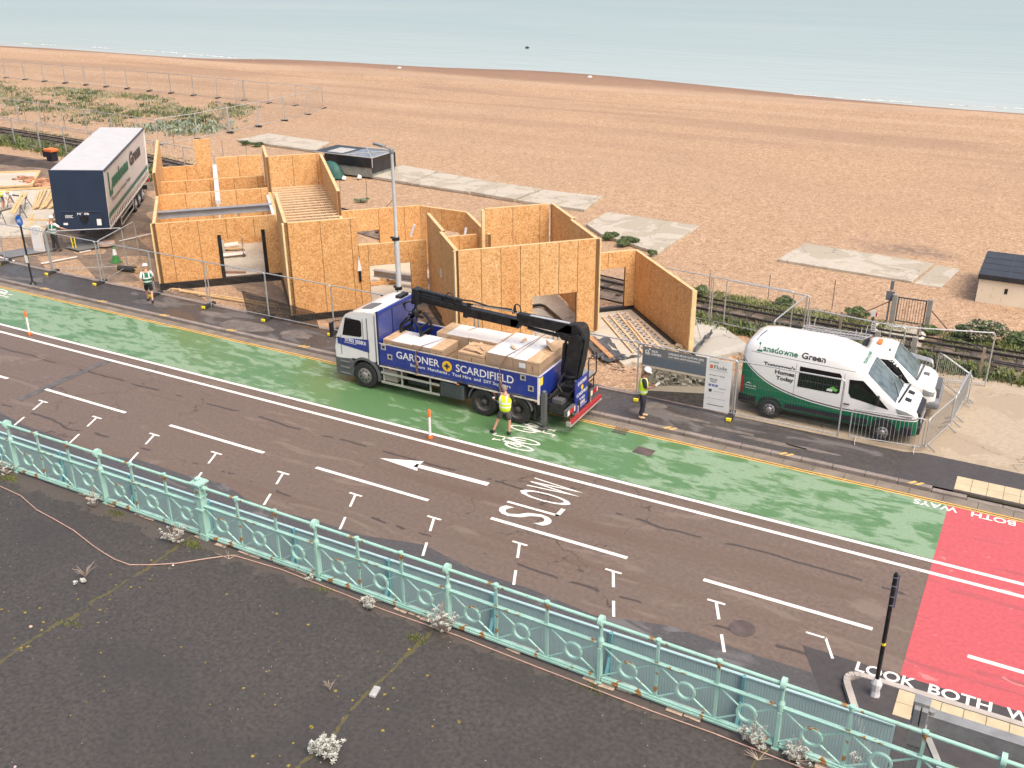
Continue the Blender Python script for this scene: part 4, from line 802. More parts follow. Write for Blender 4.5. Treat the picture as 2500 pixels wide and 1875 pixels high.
# ================================================================ curtain-sided trailer
TR = thing('trailer', 'white and navy curtain-sided lorry trailer parked without a cab beside the timber building', 'trailer', (-41.54, 33.31, -.05), R(128.52))
TR.rotation_euler = (R(2.75), 0, R(128.52))
NAVY = mat('trailer_navy', (.018, .032, .065), .42, var=.1, scale=1.5); CURT = mat('trailer_curtain', (.66, .60, .57), .5, var=.03, scale=1); ROOFM = mat('trailer_roof', (.50, .50, .515), .55, var=.06, scale=1.5, stretch=(1, 1, 1)); GRN = mat('logo_green', (.012, .17, .105), .45, var=.08); LGD = mat('logo_dark', (.055, .055, .06), .5)
L_, W_ = 12.45, 2.5
MB().box(.02, 0.02, 1.2, L_, W_, 3.98).build('body', CURT, TR)
MB().box(.0, 0, 3.98, L_, W_, 4.02).build('roof', ROOFM, TR, bevel=.02)
m = MB(); m.box(-.04, -.02, 1.1, .02, W_ + .02, 4.06).box(-.07, .25, 1.15, -.04, .32, 2.0).box(-.07, W_ - .35, 1.15, -.04, W_ - .28, 2.0).box(-.07, .25, 1.95, -.04, W_ - .28, 2.02).box(-.08, 1.08, 1.1, -.04, 1.16, 1.85); bh = m.build('bulkhead', NAVY, TR, bevel=.015)
m = MB(); m.box(-.12, .95, 1.62, -.04, 1.3, 1.78).box(-.14, 1.02, 1.52, -.04, 1.22, 1.62); m.build('coupling_box', BLACK, bh)
m = MB(); text_on(m, 'N\u00ba 86', (-.045, 1.45, 1.83), (0, -1, 0), (0, 0, 1), .56, .15, .03); m.box(-.046, 1.95, 1.32, -.041, 2.2, 1.42).box(-.046, .35, 1.30, -.041, .56, 1.62)
for k in range(3): m.box(-.046, 1.66 + .05 * (k % 2), 1.68 + .055 * k, -.041, 2.03, 1.70 + .055 * k)
m.build('bulkhead_lettering', LETW, bh)
m = MB(); m.box(.0, -.03, 1.10, .18, 0.0, 4.0).box(L_ - .1, -.03, 1.2, L_ + .02, .02, 4.02).box(0, -.03, 1.08, L_, -.001, 1.16); m.build('corner_pillar', WHITE, TR)
m = MB(); m.box(.02, -.035, 3.93, L_, .02, 4.035); m.build('roof_rail', mat('rail_dark_grey', (.08, .09, .11), .5), TR)
m = MB(); m.box(.02, -.045, 1.58, .2, -.031, 1.72); 
for a, b, w0 in ((1.55, 1.86, .11),): 
    P0 = [(.0 + L_ * k / 24, 1.62 + .42 * math.exp(-((k / 24 - .5) / .5) ** 2 * 0) * 0 + .0) for k in range(25)]
    m.box(.02, -.012, 1.60, L_, -.004, 1.72)
m.build('green_stripe', GRN, TR); MB().box(.02, -.012, 1.76, L_, -.004, 1.80).build('dark_stripe', LGD, TR)
m = MB(); m.box(1.0, -.012, 2.5, 1.22, -.008, 3.72).box(1.22, -.012, 2.5, 1.78, -.008, 2.74).prism([(1.5, -.012, 2.74), (1.78, -.012, 2.74), (1.78, -.012, 3.05)], (0, .004, 0)); text_on(m, 'ansdowne', (1.85, -.010, 2.76), (1, 0, 0), (0, 0, 1), 4.6, .74, .05); m.build('green_lettering', GRN, TR)
m = MB(); text_on(m, 'Green', (7.0, -.010, 2.76), (1, 0, 0), (0, 0, 1), 3.5, .78, .05); text_on(m, "Tomorrow's Homes Today", (1.3, -.010, 2.12), (1, 0, 0), (0, 0, 1), 5.4, .26, .02); m.each('grey_lettering', LGD, TR)
m = MB(); bk = MB()
for k in range(28):
    x = .25 + k * .44; m.box(x, -.02, 1.12, x + .05, -.008, 1.50).box(x - .05, -.02, 1.02, x + .12, -.012, 1.12); bk.box(x + .1, -.012, 1.2, x + .30, -.006, 1.42)
m.build('curtain_strap', WHITE, TR); bk.build('curtain_panel', mat('curtain_brown', (.30, .17, .12), .6), TR)
m = MB(); m.box(1.0, .6, .85, L_, .75, 1.1).box(1.0, W_ - .75, .85, L_, W_ - .6, 1.1).box(.3, .7, .95, 1.4, W_ - .7, 1.09).box(L_ - .4, .1, .35, L_ - .3, W_ - .1, .6); m.build('chassis', DARKCH, TR)
for y in (.45, W_ - .6):
    m = MB(); m.box(2.6, y, .25, 2.75, y + .12, 1.1).box(2.5, y - .06, .16, 2.85, y + .18, .25); m.build('landing_leg', GREYP, TR)
m = MB()
for z in (.45, .80): m.box(3.1, -.0, z, 6.9, .03, z + .07)
m.box(3.1, 0, .45, 3.2, .04, 1.1).box(6.8, 0, .45, 6.9, .04, 1.1); m.build('side_guard', SILV, TR)
TWR = mat('trailer_wheel', (.45, .45, .46), .5, .3)
for x in (7.6, 8.8, 10.0):
    for y, f in ((.2, -1), (W_ - .2, 1)): 
        wo = wheel(TR, x, y, .48, .36, f, False, rimm=TWR); wo.location.z = .05
m = MB(); m.box(L_ - .05, .0, .75, L_ + .04, .35, 1.05); m.build('tail_lamp', REDL, TR)
# ================================================================ vans
def van(name, label, loc, rz, S0, prof, hoodfrom, halfw, mats, b_=1.15, name2='body', x1=None):
    """lofted van: prof = [(x, roof z, half width)]; cross-sections with tumblehome"""
    T = thing(name, label, 'van', loc, rz); N = 11
    def sec(x, H, W_):
        b = min(b_, H - .22); sp = [(0.0, .34), (.96, .34), (1.0, .50), (1.0, b * .75), (1.0, b)]
        up = [(.975, .45), (.93, .78), (.84, .92), (.62, .985), (.3, 1.0), (0, 1.0)]
        pts = [(W_ * y, z) for y, z in sp] + [(W_ * y, b + (H - b) * z) for y, z in up]
        return [(x, y, z) for y, z in pts]
    m = MB(); rows = [sec(*p) for p in prof]; n = len(rows[0])
    for side in (1, -1):
        vs = [(x, side * y, z) for r_ in rows for x, y, z in r_]; fs = []
        for i in range(len(rows) - 1):
            for k in range(n - 1):
                q = (i * n + k, i * n + k + 1, (i + 1) * n + k + 1, (i + 1) * n + k); fs.append(q if side == 1 else q[::-1])
        fs.append(tuple(range(n)) if side == -1 else tuple(reversed(range(n)))); e = (len(rows) - 1) * n; fs.append(tuple(e + k for k in range(n)))
        m.add(vs, fs)
    me = m.mesh(name2, [mats[0]]); bm = bmesh.new(); bm.from_mesh(me); bmesh.ops.remove_doubles(bm, verts=bm.verts, dist=.0005)
    for f in [f for f in bm.faces if len(f.verts) > 4 and abs(f.normal.x) < .5]: pass
    bmesh.ops.recalc_face_normals(bm, faces=bm.faces); bm.to_mesh(me); bm.free()
    bo = bpy.data.objects.new(name2, me); COL.objects.link(bo); bo.parent = T
    for p in me.polygons: p.use_smooth = True
    md = bo.modifiers.new('es', 'EDGE_SPLIT'); md.split_angle = R(62)
    def surf(x, z):                                   # half width of the body at (x, z)
        for (xa, Ha, Wa), (xb, Hb, Wb) in zip(prof[:-1], prof[1:]):
            if xa <= x <= xb:
                f = (x - xa) / (xb - xa); H = Ha + (Hb - Ha) * f; W_ = Wa + (Wb - Wa) * f; s_ = [(q[1], q[2]) for q in sec(x, H, W_)]
                for (ya, za), (yb, zb_) in zip(s_[1:-1], s_[2:]):
                    if za <= z <= zb_ and zb_ > za: return ya + (yb - ya) * (z - za) / (zb_ - za)
                return W_ * .5
        return halfw
    def patch(nm, pts, mt, off=.006, par=None, side=-1):
        """polygon laid on the body side, cut finely along x so that it follows the surface"""
        from mathutils.geometry import tessellate_polygon
        b2 = bmesh.new(); f = b2.faces.new([b2.verts.new((x, 0, z)) for x, z in pts]); x0 = min(p[0] for p in pts); x1_ = max(p[0] for p in pts); z0 = min(p[1] for p in pts); z1_ = max(p[1] for p in pts)
        for k in range(1, 24):
            xx = x0 + (x1_ - x0) * k / 24; bmesh.ops.bisect_plane(b2, geom=b2.verts[:] + b2.edges[:] + b2.faces[:], plane_co=(xx, 0, 0), plane_no=(1, 0, 0))
        for k in range(1, 10):
            zz = z0 + (z1_ - z0) * k / 10; bmesh.ops.bisect_plane(b2, geom=b2.verts[:] + b2.edges[:] + b2.faces[:], plane_co=(0, 0, zz), plane_no=(0, 0, 1))
        for v in b2.verts: v.co.y = side * (surf(v.co.x, v.co.z) + off)
        me2 = bpy.data.meshes.new(nm); b2.to_mesh(me2); b2.free(); me2.materials.append(mt)
        o2 = bpy.data.objects.new(nm, me2); COL.objects.link(o2); o2.parent = par or T; return o2
    return T, bo, surf, patch
def m_livery():
    m = NT('van_livery'); x, y, z = m.xyz()
    f = m.math('ADD', .74, m.math('MULTIPLY', 1.16, m.math('POWER', 2.718, m.math('MULTIPLY', x, -1.0))))
    f = m.math('ADD', f, m.math('MULTIPLY', m.math('MAXIMUM', m.math('SUBTRACT', x, 3.2), 0.0), .04)); d = m.math('SUBTRACT', z, f)
    c = m.mix(m.math('GREATER_THAN', d, 0.0), (.008, .145, .072), (.78, .78, .78)); k = m.math('MULTIPLY', m.math('GREATER_THAN', d, .035), m.math('LESS_THAN', d, .075))
    c = m.mix(k, c, (.05, .05, .055)); m.set(Base_Color=c, Roughness=.22, Coat_Weight=.5, Coat_Roughness=.06); return m.mat
TRIM = mat('van_trim', (.022, .022, .03), .55, var=.15)
prof1 = [(0, 2.30, .86), (.12, 2.48, .90), (.35, 2.60, .93), (.8, 2.66, .95), (2.4, 2.66, .95), (2.9, 2.61, .945), (3.3, 2.50, .94), (3.6, 2.34, .93), (3.82, 2.16, .92), (4.30, 1.74, .935), (4.78, 1.34, .94), (5.03, 1.275, .93), (5.20, 1.23, .905), (5.33, 1.13, .87), (5.42, 1.0, .83), (5.47, .86, .79), (5.49, .72, .77)]
V1, VB, sf, patch = van('crew_van', 'large white and green high-roof van with black windows, parked behind mesh fencing', (-7.78, 30.40, .10), 0, 0, prof1, 4.8, .95, (m_livery(),))
patch('side_window', [(1.84, 1.98), (1.82, 1.30), (3.06, 1.30), (3.12, 1.36), (3.12, 1.90), (3.06, 1.97)], GLASS)
dw = [(3.36, 1.84), (3.38, 1.40), (3.48, 1.26), (4.15, 1.16), (4.62, 1.10), (4.05, 1.62), (3.76, 1.86)]
patch('door_window', dw, GLASS); patch('side_window', [(1.84, 1.98), (1.82, 1.30), (3.12, 1.30), (3.12, 1.97)], GLASS, side=1); patch('door_window', dw, GLASS, side=1)
for sd_ in (-1, 1):
    patch('side_trim', [(1.5, .64), (1.5, .46), (4.05, .46), (4.05, .64)], TRIM, .012, side=sd_); patch('rear_corner_trim', [(.0, .66), (.0, .36), (.55, .36), (.55, .66)], TRIM, .014, side=sd_); patch('sill_trim', [(1.3, .40), (1.3, .345), (4.1, .345), (4.1, .40)], TRIM, .01, side=sd_)
    patch('tail_lamp', [(.02, 1.32), (.02, .74), (.10, .72), (.11, 1.0), (.09, 1.30)], REDL, .012, side=sd_)
hp = [(4.80, 1.18), (4.92, .96), (5.30, .92), (5.34, 1.02), (5.12, 1.12)]
for sd_ in (-1, 1): patch('headlamp', hp, mat('headlamp_glass', (.22, .24, .25), .12, spec=.8), .008, side=sd_)
l = MB()
for x in (1.76, 3.22): l.box(x, -.975, .5, x + .008, -.955, 1.9)
patch('door_seam', [(3.20, 2.0), (3.20, .5), (3.212, .5), (3.212, 2.0)], GREYP, .003); patch('door_seam', [(1.72, 2.05), (1.72, .5), (1.73, .5), (1.73, 2.05)], GREYP, .003); patch('roof_gutter', [(.25, 2.19), (.25, 2.178), (3.5, 2.10), (3.5, 2.112)], GREYP, .004)
def on_side(surf, sx, sz, off): return lambda mb: [setattr(mb, 'v', [(v[0], -(surf(v[0], v[2]) + off), v[2]) for v in mb.v])]
l = MB(); l.poly([(.42, 0, 2.22), (.47, 0, 2.50), (.53, 0, 2.50), (.49, 0, 2.28), (.60, 0, 2.28), (.60, 0, 2.22)]); text_on(l, 'ansdowne', (.62, 0, 2.26), (1, 0, -.02), (0, 0, 1), 1.10, .19, .025); on_side(sf, 0, 0, .006)(l); l.build('green_lettering', GRN, VB)
l = MB(); text_on(l, 'Green', (1.84, 0, 2.24), (1, 0, -.02), (0, 0, 1), .74, .20, .03); text_on(l, "Tomorrow's", (.70, 0, 1.79), (1, 0, -.01), (0, 0, 1), 1.0, .145, .04); text_on(l, 'Homes', (1.08, 0, 1.59), (1, 0, -.01), (0, 0, 1), .62, .14, .04); text_on(l, 'Today', (1.13, 0, 1.36), (1, 0, -.01), (0, 0, 1), .56, .175, .04); on_side(sf, 0, 0, .006)(l); l.each('grey_lettering', LGD, VB)
l = MB(); l.poly([(.18, 0, 1.06), (.28, 0, 1.14), (.38, 0, 1.06), (.28, 0, 1.10)]); text_on(l, 'Kingdom TSE', (.16, 0, .98), (1, 0, 0), (0, 0, 1), .36, .055, .02); text_on(l, 'Delivery Partner', (.18, 0, .90), (1, 0, 0), (0, 0, 1), .36, .045, .01); on_side(sf, 0, 0, .006)(l); l.build('partner_lettering', LETW, VB)
l = MB(); l.poly([(2.76, 0, 1.42), (2.90, 0, 1.52), (3.06, 0, 1.44), (3.02, 0, 1.36)]); on_side(sf, 0, 0, .012)(l); l.build('green_sticker', mat('leaf_green', (.12, .42, .08), .5), VB); l = MB(); l.poly([(2.72, 0, 1.35), (2.90, 0, 1.35), (2.90, 0, 1.42), (2.74, 0, 1.42)]); on_side(sf, 0, 0, .013)(l); l.build('white_sticker', WHITE, VB)
WS = mat('windscreen_glass', (.10, .135, .15), .05, var=.5, scale=3, spec=.9)
def zw(x): return 2.16 + (1.74 - 2.16) * (x - 3.82) / .48 if x < 4.3 else 1.74 + (1.34 - 1.74) * (x - 4.3) / .48
l = MB(); nx, ny = 8, 10; vs = []
for i in range(nx + 1):
    x = 3.84 + .92 * i / nx
    for k in range(ny + 1):
        y = (-.76 - .08 * i / nx) + (1.52 + .16 * i / nx) * k / ny; H = zw(x); b = min(1.15, H - .22); f = abs(y) / .93
        zz = b + (H - b) * (1.0 if f < .3 else 1 - .015 * (f - .3) / .32 if f < .62 else .985 - .065 * (f - .62) / .22 if f < .84 else .92 - .14 * (f - .84) / .09)
        vs.append((x + .012, y, zz + .014))
l.add(vs, [(i * (ny + 1) + k, i * (ny + 1) + k + 1, (i + 1) * (ny + 1) + k + 1, (i + 1) * (ny + 1) + k) for i in range(nx) for k in range(ny)]); l.build('windscreen', WS, V1, smooth=True)
l = MB(); l.bar((4.86, -.78, 1.36), (4.95, .78, 1.34), .05, .03).bar((4.80, -.5, 1.40), (4.55, -.05, 1.67), .02).bar((4.80, .35, 1.40), (4.55, .6, 1.64), .02).prism([(4.98, -.42, 1.305), (4.98, -.20, 1.305), (5.16, -.20, 1.255), (5.16, -.42, 1.255)], (0, 0, .01)).prism([(4.98, .20, 1.305), (4.98, .42, 1.305), (5.16, .42, 1.255), (5.16, .20, 1.255)], (0, 0, .01)); l.build('wiper_and_vents', BLACK, V1)
l = MB(); text_on(l, 'Lansdowne Green', (3.63, -.55, 2.21), (0, 1, 0), (.2, 0, .0), 1.1, .6, .02); l.v = [(v[0], v[1], 2.34 - (v[0] - 3.6) * .82 + .02) for v in l.v]; l.build('front_lettering', GRN, VB)
l = MB(); l.prism([(5.26, -.62, .62), (5.53, -.62, .60), (5.51, -.60, 1.00), (5.36, -.6, 1.08)], (0, 1.24, 0)); gr = l.build('grille', BLACK, V1, bevel=.02); l = MB(); l.box(5.30, -.72, .34, 5.57, .72, .62).box(4.95, -.93, .34, 5.36, .93, .66); l.build('front_bumper', TRIM, V1, bevel=.06)
l = MB()
for k in range(4): l.box(5.525 - k * .012, -.5, .68 + k * .09, 5.542 - k * .012, .5, .70 + k * .09)
l.box(5.575, -.28, .42, 5.582, .28, .53); l.build('grille_bar', SILV, gr)
for sy in (-1, 1):
    l = MB(); l.box(4.22, sy * 1.03 - .07, 1.22, 4.32, sy * 1.03 + .07, 1.52).box(4.24, min(sy * .9, sy * 1.0), 1.26, 4.30, max(sy * .9, sy * 1.0), 1.34); l.build('mirror', BLACK, V1, bevel=.03)
    for x in (1.03, 4.53): wheel(V1, x, sy * .86, .33, .22, sy, False, rimm=mat('steel_wheel', (.30, .30, .31), .45, .5))
    l = MB()
    for x in (1.03, 4.53): arch(l, x, .34, .35, .43, 0, 180, sy * .965, sy * .75)
    l.build('wheel_arch', TRIM, V1)
l = MB(); l.box(3.28, -.985, 1.02, 3.46, -.955, 1.05); l.box(-.05, -.8, .36, .05, .8, .62); l.build('handle_and_bumper', BLACK, V1)
l = MB(); l.tube([(.36, -.72, 2.53), (.42, -.4, 2.63), (.5, -.1, 2.67)], .012, 6); l.build('roof_cable', BLACK, V1)
# small white pick-up van
prof2 = [(2.55, 1.92, .88), (2.7, 2.00, .90), (3.2, 2.01, .90), (3.45, 1.94, .90), (3.80, 1.62, .92), (4.25, 1.22, .93), (4.52, 1.17, .91), (4.70, 1.09, .88), (4.82, .97, .83), (4.90, .82, .78)]
V2, VB2, sf2, patch2 = van('pickup_van', 'white tipper pick-up with an orange roof beacon, mostly hidden behind the high-roof van', (-7.02, 32.50, .10), R(2), 0, prof2, 4.2, .93, (WHITE,), 1.08)
for sd_ in (-1, 1):
    patch2('door_window', [(2.8, 1.78), (2.8, 1.18), (3.85, 1.12), (4.08, 1.14), (3.62, 1.66), (3.45, 1.80)], GLASS, side=sd_); patch2('headlamp', [(4.50, 1.02), (4.52, .80), (4.85, .78), (4.86, .90)], MC['headlamp_glass'], .01, side=sd_)
    for x in (1.0, 4.1): wheel(V2, x, sd_ * .84, .33, .22, sd_)
    l = MB(); l.box(3.72, sd_ * 1.03 - .07, 1.12, 3.82, sd_ * 1.03 + .07, 1.42).box(3.74, min(sd_ * .88, sd_ * 1.0), 1.16, 3.8, max(sd_ * .88, sd_ * 1.0), 1.22); l.build('mirror', BLACK, V2, bevel=.03)
l = MB(); vs = []
for i in range(7):
    x = 3.47 + .76 * i / 6; H = 1.94 + (1.62 - 1.94) * (x - 3.45) / .35 if x < 3.8 else 1.62 - .40 * (x - 3.8) / .45
    for k in range(9):
        y = (-.74 + 1.48 * k / 8); f = abs(y) / .92; b = min(1.08, H - .22); zz = b + (H - b) * (1.0 if f < .3 else 1 - .015 * (f - .3) / .32 if f < .62 else .985 - .065 * (f - .62) / .22); vs.append((x + .012, y, zz + .012))
l.add(vs, [(i * 9 + k, i * 9 + k + 1, (i + 1) * 9 + k + 1, (i + 1) * 9 + k) for i in range(6) for k in range(8)]); l.build('windscreen', WS, V2, smooth=True)
l = MB(); l.bar((4.27, -.75, 1.24), (4.35, .75, 1.22), .06, .03).prism([(4.4, -.1, 1.20), (4.4, .15, 1.20), (4.58, .2, 1.165), (4.58, -.05, 1.165)], (0, 0, .01)).box(4.82, -.5, .62, 4.99, .5, .95).lathe([(.04, 0), (.02, .06)], 8, (3.3, -.5, 2.0)).lathe([(.04, 0), (.02, .06)], 8, (3.3, .65, 2.0)); l.build('wiper_and_grille', GREYP, V2); l = MB(); l.box(4.45, -.9, .34, 5.06, .9, .62); l.build('front_bumper', mat('bumper_mid_grey', (.19, .20, .22), .5), V2, bevel=.1)
l = MB(); l.box(2.85, -.18, 2.01, 3.0, .18, 2.10); l.build('roof_beacon', ORANGE, V2, bevel=.03)
l = MB(); l.box(0, -.95, .75, 2.5, .95, .85).box(0, -.97, .85, 2.5, -.93, 1.2).box(0, .93, .85, 2.5, .97, 1.2).box(0, -.97, .85, .04, .97, 1.2); l.build('load_bed', mat('bed_grey', (.3, .3, .31), .5), V2); l = MB(); l.box(2.42, -.95, .85, 2.50, .95, 2.05); l.build('cab_guard', BLACK, V2)
# ================================================================ site fencing
FW, FH = 3.36, 1.98
def fence_proto(label):
    t = thing('mesh_fence_panel', label, 'fence panel', (0, 0, 0))
    m = MB(); w2 = FW / 2
    m.tube(bend([(-w2, 0, .02), (-w2, 0, FH), (w2, 0, FH), (w2, 0, .02)], .12, 5), .025, 8); m.tube([(-w2, 0, .14), (w2, 0, .14)], .018, 8); m.tube([(-w2 + .02, .0, 1.12), (-w2 - .05, 0, 1.12)], .03, 6)
    m.build('frame', GALV, t, smooth=True)
    m = MB()
    for k in range(1, 43): x = -w2 + FW * k / 43; m.tube([(x, 0, .14), (x, 0, FH - .01)], .0010, 3, caps=False)
    for k in range(1, 7): z = .14 + (FH - .14) * k / 7; m.tube([(-w2, 0, z), (w2, 0, z)], .0014, 3, caps=False)
    m.build('wire_mesh', mat('mesh_wire', (.30, .30, .30), .5, .3), t); return t
FP = fence_proto('x'); fence_used = [False]
def fence(a, b, label, group, z=.115):
    a = Vector((a[0], a[1], 0)); b = Vector((b[0], b[1], 0)); c = (a + b) / 2; ang = math.atan2(b.y - a.y, b.x - a.x)
    if not fence_used[0]: fence_used[0] = True; FP.location = (c.x, c.y, z); FP.rotation_euler.z = ang; tag(FP, label, None, group); o = FP
    else: o = dup(FP, (c.x, c.y, z), ang, label, group)
    o.scale.x = 1.0; return o
def foot_proto():
    t = thing('ballast_block', 'x', 'fence block', (0, 0, 0)); m = MB(); m.prism([(-.11, -.36, 0), (.11, -.36, 0), (.09, -.34, .12), (-.09, -.34, .12)], (0, .7, 0)); m.build('rubber_body', RUBBER, t, bevel=.015)
    m = MB(); m.box(-.085, -.40, .02, .085, -.33, .125); m.build('yellow_end', YELLOW, t, bevel=.01); return t
FT = foot_proto(); ft_used = [False]
def foot(p, rz, label, group, z=.115):
    if not ft_used[0]: ft_used[0] = True; FT.location = (p[0], p[1], z); FT.rotation_euler.z = rz; tag(FT, label, None, group); return FT
    return dup(FT, (p[0], p[1], z), rz, label, group)
G1 = 'mesh fence panels along the pavement'; GF = 'rubber ballast blocks'
px = [-47.3, -43.9, -40.49, -37.26, -33.75, -30.63, -27.34, -23.95, -20.6, -17.4, -14.2, -11.04, -7.84, -4.56]
names = ['leftmost mesh fence panel on the pavement edge, cut by the photo frame', 'mesh fence panel behind the black post with the round blue cycle sign', 'mesh fence panel in front of the trailer bulkhead', 'mesh fence panel in front of the green and white cone',
         'mesh fence panel with the walking worker just left of it, before the timber front wall', 'mesh fence panel in front of the black-lined doorway', 'mesh fence panel with a dark net hanging on it', 'mesh fence panel ending behind the truck cab',
         'mesh fence panel behind the truck headboard', 'mesh fence panel behind the middle of the truck bed', 'mesh fence panel behind the crane mast', 'mesh fence panel beside the big site banner, right of the truck', 'x', 'x']
for i in range(11):
    a, b = px[i], px[i + 1]; fence((a + .04, 28.95), (b - .04, 28.95), names[i] if i < 10 else names[11], G1)
fl_ = ['beside the blue cycle sign post', 'below the trailer', 'nearest the cone', 'beside the walking worker', 'before the timber front wall', 'under the dark netting', 'left of the truck cab', 'behind the truck headboard', 'behind the truck bed', 'behind the crane', 'at the feet of the man with papers', 'at the right end of the banner', 'at the open end of the fence']
for i, x in enumerate(px[1:]): 
    if i < 12: foot((x, 28.93), R(6), 'black rubber ballast block with a yellow end, ' + fl_[i], GF)
fence((-11.0, 28.92), (-7.88, 28.95), 'mesh fence panel carrying the big grey and white site banner', G1); fence((-7.80, 28.97), (-4.50, 29.02), 'mesh fence panel in front of the rear half of the high-roof van', G1)
G2 = 'mesh fence panels opened into the site'
fence((-40.7, 29.1), (-38.0, 31.2), 'mesh fence panel swung inwards in front of the trailer bulkhead', G2, .08); fence((-37.2, 29.1), (-38.4, 32.3), 'mesh fence panel swung inwards behind the cone', G2, .08)
# banner
def m_banner():
    m = NT('banner_print'); x, y, z = m.xyz(); n = m.noise(6, 5, 1.2, vec=m.co((1, 1, 2.2))); n2 = m.noise(6, 3, 2)
    sea_ = m.ramp(m.noise(9, 4, vec=m.co((1, 1, 4))), [(.3, (.095, .12, .155)), (.7, (.13, .155, .19))]); town = m.ramp(n2, [(.35, (.08, .075, .06)), (.5, (.26, .23, .18)), (.62, (.42, .37, .29)), (.72, (.14, .13, .10))]); sand = m.ramp(n, [(.3, (.50, .43, .33)), (.7, (.60, .53, .42))]); dark = m.ramp(n, [(.4, (.07, .065, .065)), (.6, (.13, .115, .10))])
    c = m.mix(m.math('GREATER_THAN', z, m.math('ADD', m.math('MULTIPLY', x, .16), .56)), dark, sand)
    c = m.mix(m.math('GREATER_THAN', z, m.math('ADD', m.math('MULTIPLY', x, .20), .78)), c, town); c = m.mix(m.math('GREATER_THAN', z, 1.20), c, sand); c = m.mix(m.math('GREATER_THAN', z, 1.27), c, sea_); c = m.mix(m.math('GREATER_THAN', z, 1.60), c, (.155, .16, .17))
    m.set(Base_Color=c, Roughness=.5); return m.mat
BN = thing('site_banner', 'grey and white site banner with an aerial picture, behind the man with papers', 'banner', (-9.44, 28.87, .12))
MB().box(-1.52, -.006, .16, .68, 0, 1.93).build('picture_print', m_banner(), BN)
wpn = MB().box(.68, -.0075, .14, 1.53, .001, 1.93).build('sponsor_panel', mat('banner_white', (.72, .72, .72), .55, var=.06, scale=3), BN)
rb_ = random.Random(6)
for nm, c_, ys_ in (('printed_buildings', (.58, .52, .43), .0), ('printed_roofs', (.075, .07, .055), .001)):
    m = MB()
    for k in range(16):
        x = -1.0 + 1.55 * rb_.random(); z = .80 + .13 * x + .32 * rb_.random(); w__ = rb_.uniform(.05, .16); h__ = rb_.uniform(.04, .11); m.box(x, -.009 - ys_, z, x + w__, -.0065, z + h__)
    m.build(nm, mat(nm, c_, .5, var=.25, scale=6), BN)
l = MB(); text_on(l, 'SEA', (-1.20, -.010, 1.76), (1, 0, 0), (0, 0, 1), .22, .075, .02); text_on(l, 'LANES', (-1.20, -.010, 1.66), (1, 0, 0), (0, 0, 1), .34, .075, .02); text_on(l, 'OPENING FROM AUTUMN 2022', (-.62, -.010, 1.78), (1, 0, 0), (0, 0, 1), 1.2, .07, .02); text_on(l, 'LAST FEW UNITS REMAINING', (-.62, -.010, 1.68), (1, 0, 0), (0, 0, 1), 1.08, .06, .015)
l.box(-1.42, -.010, 1.66, -1.26, -.0065, 1.68).box(-1.42, -.010, 1.70, -1.26, -.0065, 1.72).box(-1.42, -.010, 1.72, -1.39, -.0065, 1.80).box(-1.33, -.010, 1.72, -1.30, -.0065, 1.80).box(-1.42, -.010, 1.79, -1.30, -.0065, 1.81).lathe([(.03, -.009), (.03, -.007)], 12, (-1.27, 0, 1.85), 'y'); l.build('banner_lettering', LETW, BN)
l = MB(); yy = -.011; text_on(l, 'LETTINGS', (.78, yy, 1.80), (1, 0, 0), (0, 0, 1), .30, .05, .01); text_on(l, 'Flude', (.94, yy, 1.60), (1, 0, 0), (0, 0, 1), .42, .13, .0); text_on(l, 'PROJECT TEAM', (.80, yy, 1.34), (1, 0, 0), (0, 0, 1), .50, .05, .01); text_on(l, 'WE LIKE', (.82, yy, 1.20), (1, 0, 0), (0, 0, 1), .26, .06, .02); text_on(l, 'TODAY', (.84, yy, 1.12), (1, 0, 0), (0, 0, 1), .22, .06, .02); text_on(l, 'SWECO', (1.16, yy, .92), (1, 0, 0), (0, 0, 1), .22, .05, .0)
l.box(.82, yy, .78, .92, -.008, .88).box(.78, yy, 1.545, 1.4, -.008, 1.55).box(.80, yy, .56, 1.4, -.008, .565).box(.80, yy, .32, 1.35, -.008, .34).box(.96, yy, .82, 1.34, -.008, .825); l.build('sponsor_lettering', LGD, wpn)
l = MB(); l.box(.80, yy, 1.60, .90, -.008, 1.73); l.build('orange_mark', mat('mark_orange', (.6, .17, .08), .5), wpn); l = MB(); 
for k in range(3): l.box(.80 + k * .11, yy, .98, .89 + k * .11, -.008, 1.06)
l.build('blue_mark', mat('mark_blue', (.16, .18, .38), .5), wpn)
# netting hung on the fence left of the cab
NETM = mat('dark_netting', (.05, .04, .035), .8, alpha=.5, var=.2, scale=8)
n_ = MB().prism([(-28.55, 28.98, .18), (-28.7, 28.98, 1.12), (-24.9, 28.98, .82), (-24.75, 28.98, .16)], (0, .004, 0)).build('debris_netting', NETM); tag(n_, 'see-through dark netting hanging low on the fence in front of the timber corner', 'netting')
def foot2(p, rz, label, group, z):
    o = foot(p, rz, label, group, z)
    for c in list(o.children):
        if c.name.startswith('yellow'): bpy.data.objects.remove(c)
    return o
